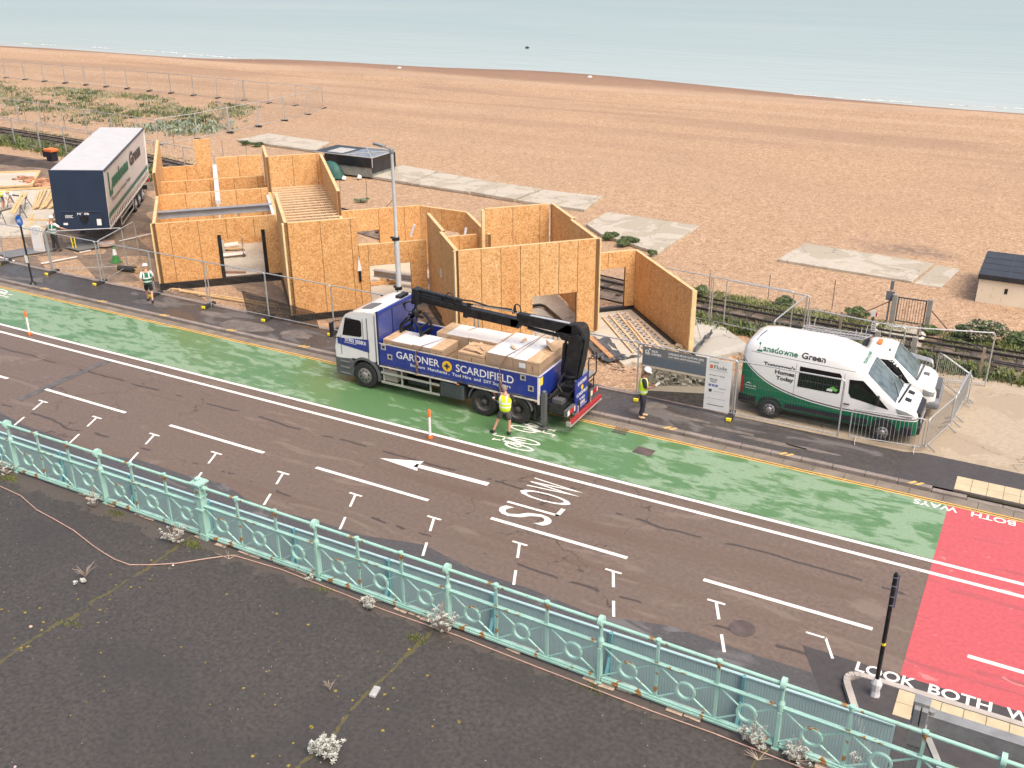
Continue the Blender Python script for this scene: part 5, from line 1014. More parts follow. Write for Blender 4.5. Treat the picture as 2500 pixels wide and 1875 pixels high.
# far and middle beach rows
GB = 'mesh fence panels far out on the beach'
far = [(-110.2, 75.5), (-106.96, 75.52), (-103.7, 75.55), (-100.4, 75.5), (-97.2, 75.65), (-93.9, 75.65), (-90.72, 75.59), (-87.5, 75.55), (-84.06, 75.38), (-80.79, 75.18), (-77.49, 74.97), (-73.96, 74.72), (-70.57, 74.69), (-67.06, 74.30), (-63.80, 74.25), (-60.35, 74.08)]
for i, (a, b) in enumerate(zip(far[:-1], far[1:])):
    fence(a, b, ORD[i] + ' panel from the left in the fence row farthest out on the shingle', GB, zb(0, 60) - .02); foot2(b, 0.1, 'rubber ballast block of the farthest fence row, ' + ORD[i] + ' from the left', GF, .03)
ret = [(-60.35, 74.08), (-59.52, 70.74), (-59.32, 67.4), (-59.39, 64.2), (-59.50, 60.97), (-59.73, 57.61), (-60.5, 54.4)]
for i, (a, b) in enumerate(zip(ret[:-1], ret[1:])):
    fence(a, b, ORD[i] + ' panel from the sea in the fence line running back towards the railway', GB, .03); foot2(b, 1.5, 'rubber ballast block in the line running back to the railway, ' + ORD[i] + ' from the sea', GF, .03)
fence((-69.0, 71.9), (-70.4, 74.7), 'fence panel hanging open like a gate in the farthest row', GB, .03); fence((-59.5, 61.0), (-63.4, 63.9), 'fence panel folded back beside the silvery plants', GB, .03)
GC = 'mesh fence panels on the seaward side of the railway'
row3 = [(-82.2, 56.4), (-78.9, 56.1), (-75.66, 55.8), (-72.3, 55.4), (-69.0, 54.95), (-65.7, 54.6), (-62.4, 54.3), (-59.1, 53.9)]
for i, (a, b) in enumerate(zip(row3[:-1], row3[1:])): fence(a, b, ORD[i] + ' panel from the left in the fence seaward of the railway track', GC, .03)
GD = 'mesh fence panels on the site side of the railway'
row4 = [(-74.2, 50.0), (-70.75, 49.6), (-67.3, 49.2), (-63.9, 48.75), (-60.5, 48.4), (-57.1, 48.1), (-53.7, 47.8), (-50.4, 47.2), (-47.1, 46.6)]
for i, (a, b) in enumerate(zip(row4[:-1], row4[1:])): fence(a, b, ORD[i] + ' panel from the left in the fence between the railway and the building site', GD, .05)
GE = 'mesh fence panels between the open timber unit and the vans'
rr_ = [(-17.6, 37.6), (-14.4, 37.3), (-11.31, 36.94), (-7.9, 36.6)]
for i, (a, b) in enumerate(zip(rr_[:-1], rr_[1:])): fence(a, b, ORD[i] + ' panel from the left behind the open timber unit, along the track', GE, .08)
fence((-7.42, 36.5), (-7.75, 33.2), 'mesh fence panel running from the track towards the back of the high-roof van', GE, .08); fence((-10.5, 36.8), (-7.4, 36.4), 'mesh fence panel doubled up behind the grey concrete base', GE, .08)
fence((-6.9, 34.9), (-3.6, 34.5), 'mesh fence panel behind the pick-up van', GE, .1); fence((-3.55, 34.6), (-1.35, 35.27), 'dark mesh fence panel at the back of the yard, right of the pick-up van', GE, .1)
# ---------------------------------------------------------------- crowd barriers
def cb_proto():
    t = thing('crowd_barrier', 'x', 'crowd barrier', (0, 0, 0)); m = MB()
    m.tube(bend([(-1.05, 0, .16), (-1.05, 0, 1.1), (1.05, 0, 1.1), (1.05, 0, .16)], .14, 5), .019, 8); m.tube([(-1.05, 0, .17), (1.05, 0, .17)], .017, 8); fr = m.build('frame', GALV, t, smooth=True)
    m = MB()
    for k in range(1, 18): x = -1.05 + 2.1 * k / 18; m.tube([(x, 0, .17), (x, 0, 1.09)], .0065, 5)
    m.build('upright_bars', GALV, t)
    for x in (-.85, .85):
        m = MB(); m.bar((x, 0, .18), (x, -.28, .01), .045, .012, up=(1, 0, 0)).bar((x, 0, .18), (x, .28, .01), .045, .012, up=(1, 0, 0)); m.build('foot', GALV, t)
    return t
CB = cb_proto(); cbu = [False]; GG = 'steel crowd barriers round the parked vans'
def cbar(a, b, label):
    c = ((a[0] + b[0]) / 2, (a[1] + b[1]) / 2, .10); ang = math.atan2(b[1] - a[1], b[0] - a[0]); 
    if not cbu[0]: cbu[0] = True; CB.location = c; CB.rotation_euler.z = ang; tag(CB, label, None, GG); return CB
    return dup(CB, c, ang, label, GG)
cbar((-4.15, 29.05), (-2.05, 29.32), 'steel crowd barrier in front of the high-roof van\'s front wheel'); cbar((-1.98, 29.35), (-1.50, 31.40), 'steel crowd barrier at the corner, nearest the pavement at the van\'s nose'); cbar((-1.48, 31.5), (-1.38, 33.5), 'steel crowd barrier beside the pick-up\'s nose with a second one leaning on it'); cbar((-1.45, 31.9), (-1.30, 33.95), 'steel crowd barrier pressed against its neighbour beside the pick-up van'); cbar((-1.35, 33.6), (-2.30, 34.9), 'steel crowd barrier wrapped in black and white tape at the back of the yard')
tp_ = MB()
for k in range(15):
    a = Vector((-1.35, 33.6, 1.21)).lerp(Vector((-2.30, 34.9, 1.21)), k / 15); b = Vector((-1.35, 33.6, 1.21)).lerp(Vector((-2.30, 34.9, 1.21)), (k + .55) / 15); tp_.tube([a, b], .028, 7)
o = tp_.build('hazard_tape', WHITE); tag(o, 'white bands of hazard tape along the top of the rear crowd barrier', 'tape')
for i in range(9):
    y = 32.9 + (i % 3) * .22 + (i // 3) * .03; x = -4.0 + .13 * i
    if i < 6: 
        c = dup(CB, (-3.55 - .02 * i, 34.05 + i * .07, .12), R(165 - i), ORD[i] + ' crowd barrier from the front in the stack leaning beyond the pick-up bonnet', 'crowd barriers stacked by the pick-up van'); c.rotation_euler.x = R(12 + 2 * i)
for i in range(12):
    c = dup(CB, (-5.8 + .16 * (i % 3), 32.35 + .06 * i, .92 + .115 * i), R(3 + (i * 37 % 21) - 10), ORD[i] + ' crowd barrier up from the bottom of the pile on the pick-up bed', 'crowd barriers piled on the pick-up van'); c.rotation_euler.x = R(84 - (i * 29 % 31) * (i > 6))
bt = MB(); bt.bar((-6.9, 31.5, 2.0), (-4.5, 31.6, 2.0), .05)
# ================================================================ lamp post, street poles, bollards, cone
LP = thing('lamp_post', 'tall grey street lamp post rising in front of the timber buildings', 'lamp post', (-20.9, 29.2, .1))
m = MB(); m.lathe([(.12, 0), (.12, .3), (.10, .35), (.10, 4.2), (.068, 4.28), (.056, 7.3), (.056, 7.42)], 20); m.build('shaft', mat('lamp_grey', (.44, .45, .46), .5, .1, var=.1, scale=2), LP, smooth=True)
m = MB(); m.lathe([(.07, 7.30), (.09, 7.36), (.09, 7.46), (.05, 7.5)], 12); m.tube([(0, 0, 7.42), (-.6, .3, 7.46), (-1.1, .55, 7.47)], .025, 8); m.prism([(-.55, .22, 7.42), (-1.2, .52, 7.42), (-1.16, .68, 7.42), (-.5, .36, 7.42)], (0, 0, .07)); m.build('lantern_arm', mat('lantern_grey', (.22, .23, .24), .5), LP)
for z, r_ in ((2.30, .105), (4.2, .105)):
    m = MB(); m.lathe([(r_ + .012, z - .06), (r_ + .012, z + .06)], 16).box(-.24, -.04, z - .02, -.1, .04, z + .04).box(-.05, -.2, z - .05, .05, -.1, z + .05); m.build('clamp_band', BLACK, LP)
BP = thing('sign_post', 'slim black post carrying a round blue cycle sign and a white notice', 'sign post', (-39.93, 27.42, .12))
m = MB(); m.lathe([(.16, 0), (.14, .04), (.06, .08), (.042, .12), (.042, 3.2)], 14); m.build('post', BLACK, BP, smooth=True)
sgn = MB(); sgn.lathe([(.24, -.06), (.24, -.045)], 28, (.05, 0, 2.95), 'y'); s1 = sgn.build('round_sign', mat('sign_blue', (.01, .13, .52), .4), BP)
m = MB()
for cx in (-.09, .09):
    n = 18; ou = [(.05 + cx + .065 * math.cos(6.283 * k / n), -.064, 2.91 + .065 * math.sin(6.283 * k / n)) for k in range(n)]; inn = [(.05 + cx + .047 * math.cos(6.283 * k / n), -.064, 2.91 + .047 * math.sin(6.283 * k / n)) for k in range(n)]
    m.add(ou + inn, [(k, (k + 1) % n, n + (k + 1) % n, n + k) for k in range(n)])
for a, b in (((-.09, 2.91), (0, 2.91)), ((0, 2.91), (.06, 3.01)), ((0, 2.91), (-.04, 3.02)), ((-.04, 3.01), (.06, 3.01)), ((.09, 2.91), (.06, 3.05)), ((-.09, 2.91), (-.04, 3.01))): m.bar((.05 + a[0], -.064, a[1]), (.05 + b[0], -.064, b[1]), .014, .003)
m.build('cycle_emblem', WHITE, s1)
m = MB(); m.box(-.10, -.06, 1.02, .10, -.05, 1.36); m.build('paper_notice', SL, BP)
BR = thing('street_pole', 'tall black pole with a torn white plastic wrap at its foot, beside the red crossing', 'pole', (-1.28, 17.72, .1))
m = MB(); m.lathe([(.045, 0), (.045, 2.95), (.03, 3.0)], 14); m.build('shaft', BLACK, BR, smooth=True)
m = MB()
for z in (2.25, 2.45, 2.7, 2.9): m.lathe([(.055, z), (.055, z + .015)], 12)
m.box(.05, -.008, 2.2, .085, .008, 2.98); m.build('clip_band', mat('clip_silver', (.25, .25, .33), .4, .5), BR)
m = MB(); m.lathe([(.11, .0), (.085, .12), (.10, .3), (.055, .42)], 9); m.v = [(x * (1 + .25 * math.sin(z * 30 + i)), y, z) for i, (x, y, z) in enumerate(m.v)]; m.build('plastic_wrap', mat('wrap_white', (.62, .62, .66), .35, var=.15, scale=9), BR)
m = MB(); m.lathe([(.048, 1.27), (.048, 1.33)], 10); m.build('yellow_sticker', YELLOW, BR)
def bollard(x, y, label, h):
    t = thing('lane_bollard', label, 'bollard', (x, y, .012), 0, 'flexible bollards along the cycle lane'); m = MB(); m.lathe([(.085, 0), (.085, .05), (.05, .09), (.05, h * .10)], 16); m.build('base', mat('bollard_orange', (.78, .16, .03), .5, var=.1), t, smooth=True)
    m = MB(); m.lathe([(.043, h * .1), (.043, h * .74)], 16); m.build('white_sleeve', WHITE, t, smooth=True); m = MB(); m.lathe([(.045, h * .74), (.045, h * .97), (.02, h)], 16); m.build('orange_top', MC['bollard_orange'], t, smooth=True)
bollard(-34.82, 23.32, 'orange and white flexible bollard near the left edge, beside the worker\'s path', 1.0); bollard(-15.77, 23.26, 'orange and white flexible bollard in front of the truck\'s rear wheels', 1.0)
t = thing('traffic_cone', 'green and white traffic cone on the bare earth behind the fence', 'cone', (-39.43, 31.71, .06)); m = MB(); m.box(-.22, -.22, 0, .22, .22, .03).lathe([(.17, .03), (.115, .36)], 18); m.build('green_base', mat('cone_green', (.03, .25, .05), .45), t, smooth=True); m = MB(); m.lathe([(.117, .36), (.06, .66)], 18); m.build('white_sleeve', WHITE, t, smooth=True); m = MB(); m.lathe([(.058, .66), (.03, .8)], 18); m.build('green_tip', MC['cone_green'], t, smooth=True)
# ================================================================ foreground railing
def m_rail():
    m = NT('railing_paint'); f = m.noise(3, 4); r_ = m.noise(5.5, 5, .6)
    c = m.ramp(f, [(.3, (.27, .49, .425)), (.7, (.38, .60, .53))]); c = m.mix(m.ramp(r_, [(.605, (0, 0, 0)), (.65, (1, 1, 1))]), c, m.ramp(m.noise(25, 3), [(.3, (.16, .065, .02)), (.7, (.42, .22, .06))])); m.set(Base_Color=c, Roughness=.42); return m.mat
RAILM = m_rail(); rh = 1.05
def railing_bay(i):
    a, b = rail_p(i), rail_p(i + 1); L_ = (b - a).length; ang = math.atan2(b.y - a.y, b.x - a.x)
    lab = ORD[i + 2] + ' bay from the left of the pale green cast-iron terrace railing'
    t = thing('railing_bay', lab, 'railing', a, ang, 'bays of the terrace railing')
    m = MB(); m.tube([(.0, 0, rh), (L_, 0, rh)], .027, 12); m.build('handrail', RAILM, t, smooth=True)
    m = MB(); m.box(.04, -.032, .675, L_ - .04, .032, .695).box(.04, -.008, .64, L_ - .04, .008, .675); m.build('middle_rail', RAILM, t, bevel=.004); m = MB(); m.box(.04, -.03, .085, L_ - .04, .03, .115).box(.04, -.045, .05, L_ - .04, -.02, .085); m.build('bottom_rail', RAILM, t, bevel=.004)
    c = L_ / 3
    for k in (1, 2): m = MB(); m.box(k * c - .022, -.012, .11, k * c + .022, .012, .66).box(k * c - .02, -.016, .70, k * c + .02, .016, rh - .02).lathe([(.04, rh - .035), (.04, rh + .035)], 12, (k * c, 0, 0)); m.build('upright', RAILM, t)
    for k in range(3):
        x = (k + .5) * c; z = .385; m = MB(); r0, r1_ = .112, .142; n = 26
        vs = []
        for y in (-.022, .022):
            for r_ in (r0, r1_): vs += [(x + r_ * math.cos(6.283 * q / n), y, z + r_ * math.sin(6.283 * q / n)) for q in range(n)]
        fs = []
        for q in range(n):
            p = (q + 1) % n; fs += [(q, p, n + p, n + q), (2 * n + q, 3 * n + q, 3 * n + p, 2 * n + p), (q, 2 * n + q, 2 * n + p, p), (n + q, n + p, 3 * n + p, 3 * n + q)]
        m.add(vs, fs); m.build('ring', RAILM, t)
        m = MB()
        for sx in (-1, 1):
            for sz in (-1, 1):
                e = Vector((x + sx * (c / 2 - .03), 0, z + sz * .265)); d = (e - Vector((x, 0, z))).normalized(); m.bar(Vector((x, 0, z)) + d * .138, e, .014, .026, up=(0, 1, 0))
        m.each('diagonal_bar', RAILM, t)
def railing_post(i, big=False):
    p = rail_p(i); t = thing('railing_post', ('square capped pillar of the pale green terrace railing' if big else ORD[i + 2] + ' post from the left of the pale green terrace railing, with a round collar'), 'railing post', p, R(-1), 'posts of the terrace railing')
    m = MB()
    if big:
        m.box(-.085, -.085, 0, .085, .085, .12).box(-.068, -.068, .12, .068, .068, 1.12).box(-.09, -.09, .60, .09, .09, .64).box(-.085, -.085, .86, .085, .085, .89); m.build('shaft', RAILM, t, bevel=.006); m = MB(); m.box(-.12, -.12, 1.12, .12, .12, 1.16).lathe([(.06, 1.16), (.045, 1.19), (.06, 1.22), (.02, 1.25)], 10, (-.01, 0, 0)); m.build('cap', RAILM, t, bevel=.005)
        m = MB(); m.lathe([(.05, -.085), (.05, -.07)], 16, (0, 0, 1.0), 'y'); m.build('rosette', RAILM, t); m = MB(); m.lathe([(.045, -.16), (.045, .16)], 12, (0, 0, rh), 'x'); m.build('rail_socket', RAILM, t)
    else:
        m.box(-.026, -.05, 0, .026, .05, .62).box(-.05, -.06, 0, .05, .06, .03).lathe([(.028, .6), (.05, .64), (.05, .74), (.028, .80), (.03, .96)], 12); m.build('shaft', RAILM, t, bevel=.004); m = MB(); m.lathe([(.05, -.035), (.085, -.03), (.085, .03), (.05, .035)], 20, (0, 0, rh + .01), 'x'); m.build('collar', RAILM, t, smooth=True)
        m = MB(); m.bar((0, -.05, .60), (0, -.26, .02), .03, .03); m.build('back_stay', RAILM, t) if i in (-9,) else None
for i in range(-2, 10): railing_bay(i)
for i in range(-2, 11): railing_post(i, i == 2)
# ---------------------------------------------------------------- teal hoarding at street level
TEAL = mat('hoarding_teal', (.36, .52, .545), .5, var=.08, scale=1.5); TEALD = mat('hoarding_post', (.13, .33, .38), .5, var=.15)
hl0, hl1 = -44.0, -.62; nP = 17; pw = (hl1 - hl0) / nP
def hoard_panel():
    t = thing('hoarding_panel', 'x', 'fence panel', (0, 0, 0)); m = MB(); n = int(pw / .052)
    for k in range(n): x = k * pw / n; m.box(x, -.012, .05, x + .047, .012, 2.4)
    m.build('slatted_sheet', TEAL, t); m = MB(); m.box(0, -.03, 2.4, pw - .02, .03, 2.43).box(0, -.03, 1.2, pw - .02, -.014, 1.25).box(0, -.03, .3, pw - .02, -.014, .35); m.build('rails', TEAL, t)
    m = MB(); m.box(-.03, -.10, 0, .03, -.032, 2.46); m.build('post', TEALD, t); m = MB(); m.bar((0, -.1, 1.9), (0, -.9, .05), .05, .05); m.build('raking_strut', TEALD, t); return t
HP = hoard_panel()
for i in range(nP):
    lab = ORD[i] + ' slatted pale teal hoarding panel from the left, at street level beyond the railing'
    if i == 0: HP.location = (hl0, 14.25, 0); tag(HP, lab, None, 'teal hoarding panels below the terrace')
    else: dup(HP, (hl0 + pw * i, 14.25, 0), 0, lab, 'teal hoarding panels below the terrace')
t = thing('hoarding_panel', 'short end panel of the teal hoarding beyond the steel gate post', 'fence panel', (.1, 14.1, .1), 0, 'teal hoarding panels below the terrace'); m = MB()
for k in range(12): m.box(k * .05, -.012, .05, k * .05 + .038, .012, 1.9)
m.build('slatted_sheet', TEAL, t)
HB = thing('height_barrier', 'grey steel height barrier with a heavy crossbeam, at the lower right beyond the railing', 'height barrier', (-.30, 14.75, .1))
GS = mat('barrier_grey', (.28, .29, .30), .55, .3, var=.18, scale=4)
m = MB(); m.box(-.11, -.11, 0, -.01, .11, 2.45).box(.01, -.11, 0, .11, .11, 2.45).box(-.14, -.14, 1.7, .14, .14, 2.1); m.build('post', GS, HB, bevel=.008); m = MB(); m.box(.0, .02, 2.22, 9, .24, 2.30).box(.0, .02, 2.02, 9, .05, 2.22).box(.0, .02, 1.98, 9, .24, 2.02); m.build('crossbeam', GS, HB, bevel=.006); m = MB(); m.box(-.14, .0, 2.2, .12, .22, 2.52).tube([(.15, .1, 2.3), (.15, .1, 2.38)], .07, 12); m.build('bracket', GS, HB, bevel=.01)
m = MB(); m.bar((.15, 0, 1.9), (.9, -.6, 1.0), .12, .06); m.build('brace', GS, HB); m = MB(); m.box(.8, -.9, 0, 1.1, -.5, .9).box(.7, -.8, .9, .75, -.5, 1.1).box(1.0, -.7, .9, 1.05, -.4, 1.1); m.build('foot_frame', mat('teal_frame', (.10, .42, .48), .45), HB)
# cable lying on the terrace
cp = [(-20, 10.3), (-18, 10.15), (-16.88, 10.0), (-16.2, 9.95), (-15.49, 9.75), (-14.9, 9.68), (-14.28, 9.59), (-13.6, 9.42), (-13.24, 9.35), (-12.9, 9.30), (-12.55, 9.31), (-12.2, 9.5), (-11.87, 9.73), (-11.5, 10.1), (-11.2, 10.36), (-10.2, 10.42), (-9.19, 10.38), (-8, 10.33), (-6.68, 10.34), (-5.3, 10.28), (-3.43, 10.22), (-2.6, 10.22), (-1.6, 10.18), (0, 10.1), (3, 10)]
o = MB().tube([(x, y, tz + .014) for x, y in cp], .0095, 7).build('cable', mat('cable_pinkish', (.46, .30, .25), .5, var=.15), smooth=True); tag(o, 'long thin pinkish cable looping over the terrace and along the railing foot', 'cable')
# ================================================================ people
SKIN = mat('skin', (.50, .27, .18), .55, var=.06); SKIND = mat('skin_brown', (.21, .10, .06), .55, var=.06)
def skin_mesh(chains, root=0, sub=2):
    """chains of (points, radii): grown into one smooth surface with the Skin modifier; shared points are merged"""
    V = []; E = []; RR = []
    def idx(p, r):
        for i, q in enumerate(V):
            if (q - p).length < 1e-4: return i
        V.append(p); RR.append(r); return len(V) - 1
    for pts, rad in chains:
        ids = [idx(Vector(p), r) for p, r in zip(pts, rad)]; E += list(zip(ids[:-1], ids[1:]))
    me = bpy.data.meshes.new('sk'); me.from_pydata(V, E, []); o = bpy.data.objects.new('sk', me); COL.objects.link(o)
    md = o.modifiers.new('s', 'SKIN'); md.use_smooth_shade = True
    sv = me.skin_vertices[0].data if me.skin_vertices else None
    if sv is None:
        bm = bmesh.new(); bm.from_mesh(me); bm.verts.layers.skin.verify(); bm.to_mesh(me); bm.free(); sv = me.skin_vertices[0].data
    for i, r in enumerate(RR):
        rr = r if isinstance(r, tuple) else (r, r); sv[i].radius = rr; sv[i].use_root = (i == root)
    s2 = o.modifiers.new('b', 'SUBSURF'); s2.levels = sub; s2.render_levels = sub
    dg = bpy.context.evaluated_depsgraph_get(); dg.update(); out = bpy.data.meshes.new_from_object(o.evaluated_get(dg)); bpy.data.objects.remove(o); bpy.data.meshes.remove(me); return out
def obj_mesh(name, me, m, parent):
    me.materials.clear(); me.materials.append(m); me.name = name
    for p in me.polygons: p.use_smooth = True
    o = bpy.data.objects.new(name, me); COL.objects.link(o); o.parent = parent; return o
def m_vest(name, base, z1_, z2_, top, strap=.11):
    m = NT(name); x, y, z = m.xyz(); ax = m.math('ABSOLUTE', x)
    def band(c, h): return m.math('MULTIPLY', m.math('GREATER_THAN', z, c - h), m.math('LESS_THAN', z, c + h))
    b = m.math('MAXIMUM', band(z1_, .028), band(z2_, .028)); v = m.math('MULTIPLY', m.math('GREATER_THAN', z, z2_), m.math('MULTIPLY', m.math('GREATER_THAN', ax, strap - .028), m.math('LESS_THAN', ax, strap + .028)))
    c = m.mix(m.math('MAXIMUM', b, v), base, (.72, .73, .70)); m.set(Base_Color=c, Roughness=.6); return m.mat
def person(label, loc, rz, J, vest, shirt, legs, boots, skin=SKIN, hat=True, shorts=False, hair=(.25, .2, .17), long_sleeve=False, gloves=None, face=0.0, scale=.95):
    """J: joints in local metres, the person faces +y. keys pel ch nk hd shL elL wrL shR elR wrR hipL knL anL hipR knR anR, toe directions tL tR"""
    T = thing('person', label, 'person', loc, rz); T.scale = (scale,) * 3; V = {k: Vector(v) for k, v in J.items()}
    mid = (V['pel'] + V['ch']) / 2
    ch = [([V['pel'], mid, V['ch'], V['nk'], V['nk'] + (V['hd'] - V['nk']) * .55], [(.15, .11), (.14, .105), (.16, .11), .060, .055])]
    for s in 'LR':
        ch.append(([V['ch'], V['sh' + s], V['el' + s], V['wr' + s]], [(.16, .11), .058, .043, .028])); ch.append(([V['pel'], V['hip' + s], V['kn' + s], V['an' + s]], [(.15, .11), .088, .058, .042]))
    me = skin_mesh(ch); bm = bmesh.new(); bm.from_mesh(me)
    up = (V['hd'] - V['nk']).normalized(); fwd = Vector((math.sin(face), math.cos(face), -.15)); fwd = (fwd - up * fwd.dot(up)).normalized(); side = fwd.cross(up).normalized(); H = V['hd']
    def addm(mb):
        vs = [bm.verts.new(v) for v in mb.v]
        for f in mb.f:
            try: bm.faces.new([vs[i] for i in f])
            except ValueError: pass
    hd_ = MB(); nr, ns = 11, 14; vs = []                     # head: egg with a jaw, a nose and brow
    for i in range(nr + 1):
        a = math.pi * i / nr; zz = -math.cos(a) * .118; r_ = math.sin(a)
        for k in range(ns):
            b = 6.28318 * k / ns; cx, cy_ = math.sin(b) * .076 * r_, math.cos(b) * .094 * r_
            if zz < -.02: cx *= 1 + zz * 2.2; cy_ *= 1 + zz * .6
            if k == 0 and -.035 < zz < .02: cy_ += .020
            vs.append(H + side * cx + fwd * (cy_ + .01) + up * zz)
    hd_.add(vs, [(i * ns + k, i * ns + (k + 1) % ns, (i + 1) * ns + (k + 1) % ns, (i + 1) * ns + k) for i in range(nr) for k in range(ns)]); addm(hd_)
    for s in (-1, 1):
        e = MB(); e.bar(H + side * s * .072 - up * .025, H + side * s * .088 - up * .025 - fwd * .01, .02, .05); addm(e)
    for s in 'LR':                                           # hands: palm, four curled fingers of unequal length and a thumb
        w_, el = V['wr' + s], V['el' + s]; d = (w_ - el).normalized(); ref = Vector((0, 0, 1)) if abs(d.z) < .8 else Vector((0, 1, 0)); sd = d.cross(ref).normalized(); pn = sd.cross(d).normalized()
        p = MB(); p.bar(w_ - d * .01, w_ + d * .085, .078, .028, up=pn); addm(p)
        for k, ln in enumerate((.070, .080, .075, .058)):
            b0 = w_ + d * .083 + sd * (-.030 + .020 * k); b1 = b0 + d * ln * .5 - pn * .008; b2_ = b1 + d * ln * .3 - pn * .026; q = MB(); q.tube([b0, b1, b2_], [.0095, .0085, .007], 6); addm(q)
        b0 = w_ + d * .03 - sd * .036; q = MB(); q.tube([b0, b0 + d * .035 - sd * .022 - pn * .008, b0 + d * .062 - sd * .016 - pn * .024], [.011, .010, .008], 6); addm(q)
    bm.to_mesh(me); bm.free(); bo = obj_mesh('body', me, skin, T)
    e = MB()
    for s in (-1, 1): e.lathe([(.009, -.004), (.009, .004), (.002, .007)], 8); e.v[-24:] = [tuple(H + side * (s * .030 + v[0]) + fwd * (.098 + v[2]) + up * (.012 + v[1])) for v in e.v[-24:]]
    e.bar(H + fwd * .093 - up * .052 - side * .022, H + fwd * .093 - up * .052 + side * .022, .008); e.build('eyes_and_mouth', mat('eye_dark', (.03, .015, .012), .4), bo)
    pel, hL, hR = V['pel'], V['hipL'], V['hipR']; low = .80 if shorts else .96
    kc = lambda s: V['kn' + s] if not shorts else V['hip' + s].lerp(V['kn' + s], .92)
    lc = [([pel + Vector((0, 0, .06)), pel], [(.165, .125), (.172, .130)])]
    for s in 'LR':
        if shorts: lc.append(([pel, V['hip' + s], kc(s)], [(.17, .13), .112, .098]))
        else: lc.append(([pel, V['hip' + s], V['kn' + s], V['an' + s] + Vector((0, 0, .04))], [(.17, .13), .108, .080, .068]))
    obj_mesh('shorts' if shorts else 'trousers', skin_mesh(lc, 1), legs, T)
    ax_ = (V['ch'] - pel).normalized(); nkb = V['ch'].lerp(V['nk'], .80); tc = [([pel - ax_ * .13, mid, V['ch'], nkb], [(.225, .18), (.215, .175), (.235, .175), (.14, .12)])]
    obj_mesh('shirt', skin_mesh([([pel, mid, V['ch'], V['ch'].lerp(V['nk'], .9)], [(.165, .13), (.16, .125), (.18, .13), (.085, .08)])]), shirt, T)
    for s in 'LR': tc.append(([V['ch'], V['sh' + s].lerp(V['ch'], .10) + Vector((0, 0, .01))], [(.215, .16), .105]))
    obj_mesh('hi_vis_vest', skin_mesh(tc), vest, T)
    for s in 'LR':
        e1 = V['sh' + s]; e2 = V['wr' + s] if long_sleeve else V['el' + s]; pts = [e1.lerp(V['ch'], .25), e1, V['el' + s].lerp(e1, .02)] + ([V['wr' + s]] if long_sleeve else []); obj_mesh('sleeve', skin_mesh([(pts, [.08, .088, .072] + ([.045] if long_sleeve else []))], 0, 1), shirt, T)
        a = V['an' + s]; t_ = Vector(J.get('t' + s, (0, 1, 0))).normalized(); t_ = Vector((t_.x, t_.y, t_.z)); z0 = a - Vector((0, 0, .02))
        obj_mesh('boot', skin_mesh([([a + Vector((0, 0, .06)), z0 - t_ * .03, z0 + t_ * .08 - Vector((0, 0, .015)), z0 + t_ * .17 - Vector((0, 0, .025))], [.052, .055, (.050, .045), (.045, .034)])], 0, 1), boots, T)
        if gloves and s in gloves: g = MB(); g.bar(V['wr' + s], V['wr' + s] + (V['wr' + s] - V['el' + s]).normalized() * .17, .09, .06); g.build('glove', WHITE, T, bevel=.02)
    M3 = Matrix((side, fwd, up)).transposed()
    if hat:
        h = MB(); h.lathe([(.122, .0), (.124, .03), (.112, .085), (.075, .125), (.02, .14)], 18); h.prism([(-.09, .08, 0), (.09, .08, 0), (.07, .165, -.008), (-.07, .165, -.008)], (0, 0, .012)); h.v = [tuple(H + M3 @ Vector(v) + up * .035) for v in h.v]; h.build('hard_hat', WHITE, T, smooth=True)
    else:
        h = MB(); h.lathe([(.083, -.03), (.088, .03), (.07, .085), (.03, .112), (.01, .118)], 14); h.v = [tuple(H + M3 @ Vector((v[0] * .98, v[1] * 1.1 - .018, v[2])) + up * .012) for v in h.v]; h.build('hair', mat('grey_hair', (.23, .19, .17), .8, var=.3, scale=30), T, smooth=True)
    return T
def stand(**k):
    J = dict(pel=(0, 0, .95), ch=(0, 0, 1.33), nk=(0, .01, 1.50), hd=(0, .03, 1.66), shL=(-.19, 0, 1.43), elL=(-.26, 0, 1.15), wrL=(-.27, .06, .90), shR=(.19, 0, 1.43), elR=(.26, 0, 1.15), wrR=(.27, .06, .90), hipL=(-.09, 0, .90), knL=(-.10, .02, .50), anL=(-.10, 0, .09), hipR=(.09, 0, .90), knR=(.10, .02, .50), anR=(.10, 0, .09)); J.update(k); return J
VG = m_vest('vest_green', (.005, .14, .085), 1.02, 1.18, 1.4); VY = m_vest('vest_yellow', (.62, .80, .02), 1.03, 1.16, 1.4); VY2 = m_vest('vest_yellow_plain', (.62, .80, .03), 1.00, 1.01, 1.4)
TW = mat('tshirt_white', (.72, .72, .72), .8, var=.05); TB = mat('tshirt_black', (.02, .02, .022), .8); SHB = mat('shorts_black', (.018, .018, .022), .8); SHG = mat('shorts_grey', (.075, .068, .068), .8, var=.15); NAVYT = mat('trousers_navy', (.022, .022, .04), .8, var=.3); BOOTB = mat('boot_dark', (.035, .033, .033), .6); BOOTT = mat('boot_tan', (.50, .36, .22), .7)
# walking away down the pavement
person('person in a white hard hat, green vest and black shorts walking along the pavement', (-33.25, 28.15, .115), R(48), stand(pel=(0, 0, .95), anR=(.10, -.36, .16), knR=(.11, -.02, .50), anL=(-.10, .22, .09), knL=(-.10, .18, .50), tR=(0, 1, -.5), wrL=(-.30, -.08, .86), elL=(-.27, -.10, 1.14), elR=(.28, .08, 1.14), wrR=(.26, .24, 1.0), hd=(0, .06, 1.65)), VG, TW, SHB, BOOTB, shorts=True, gloves=None)
c_ = MB().box(.20, .16, .78, .30, .22, .92)
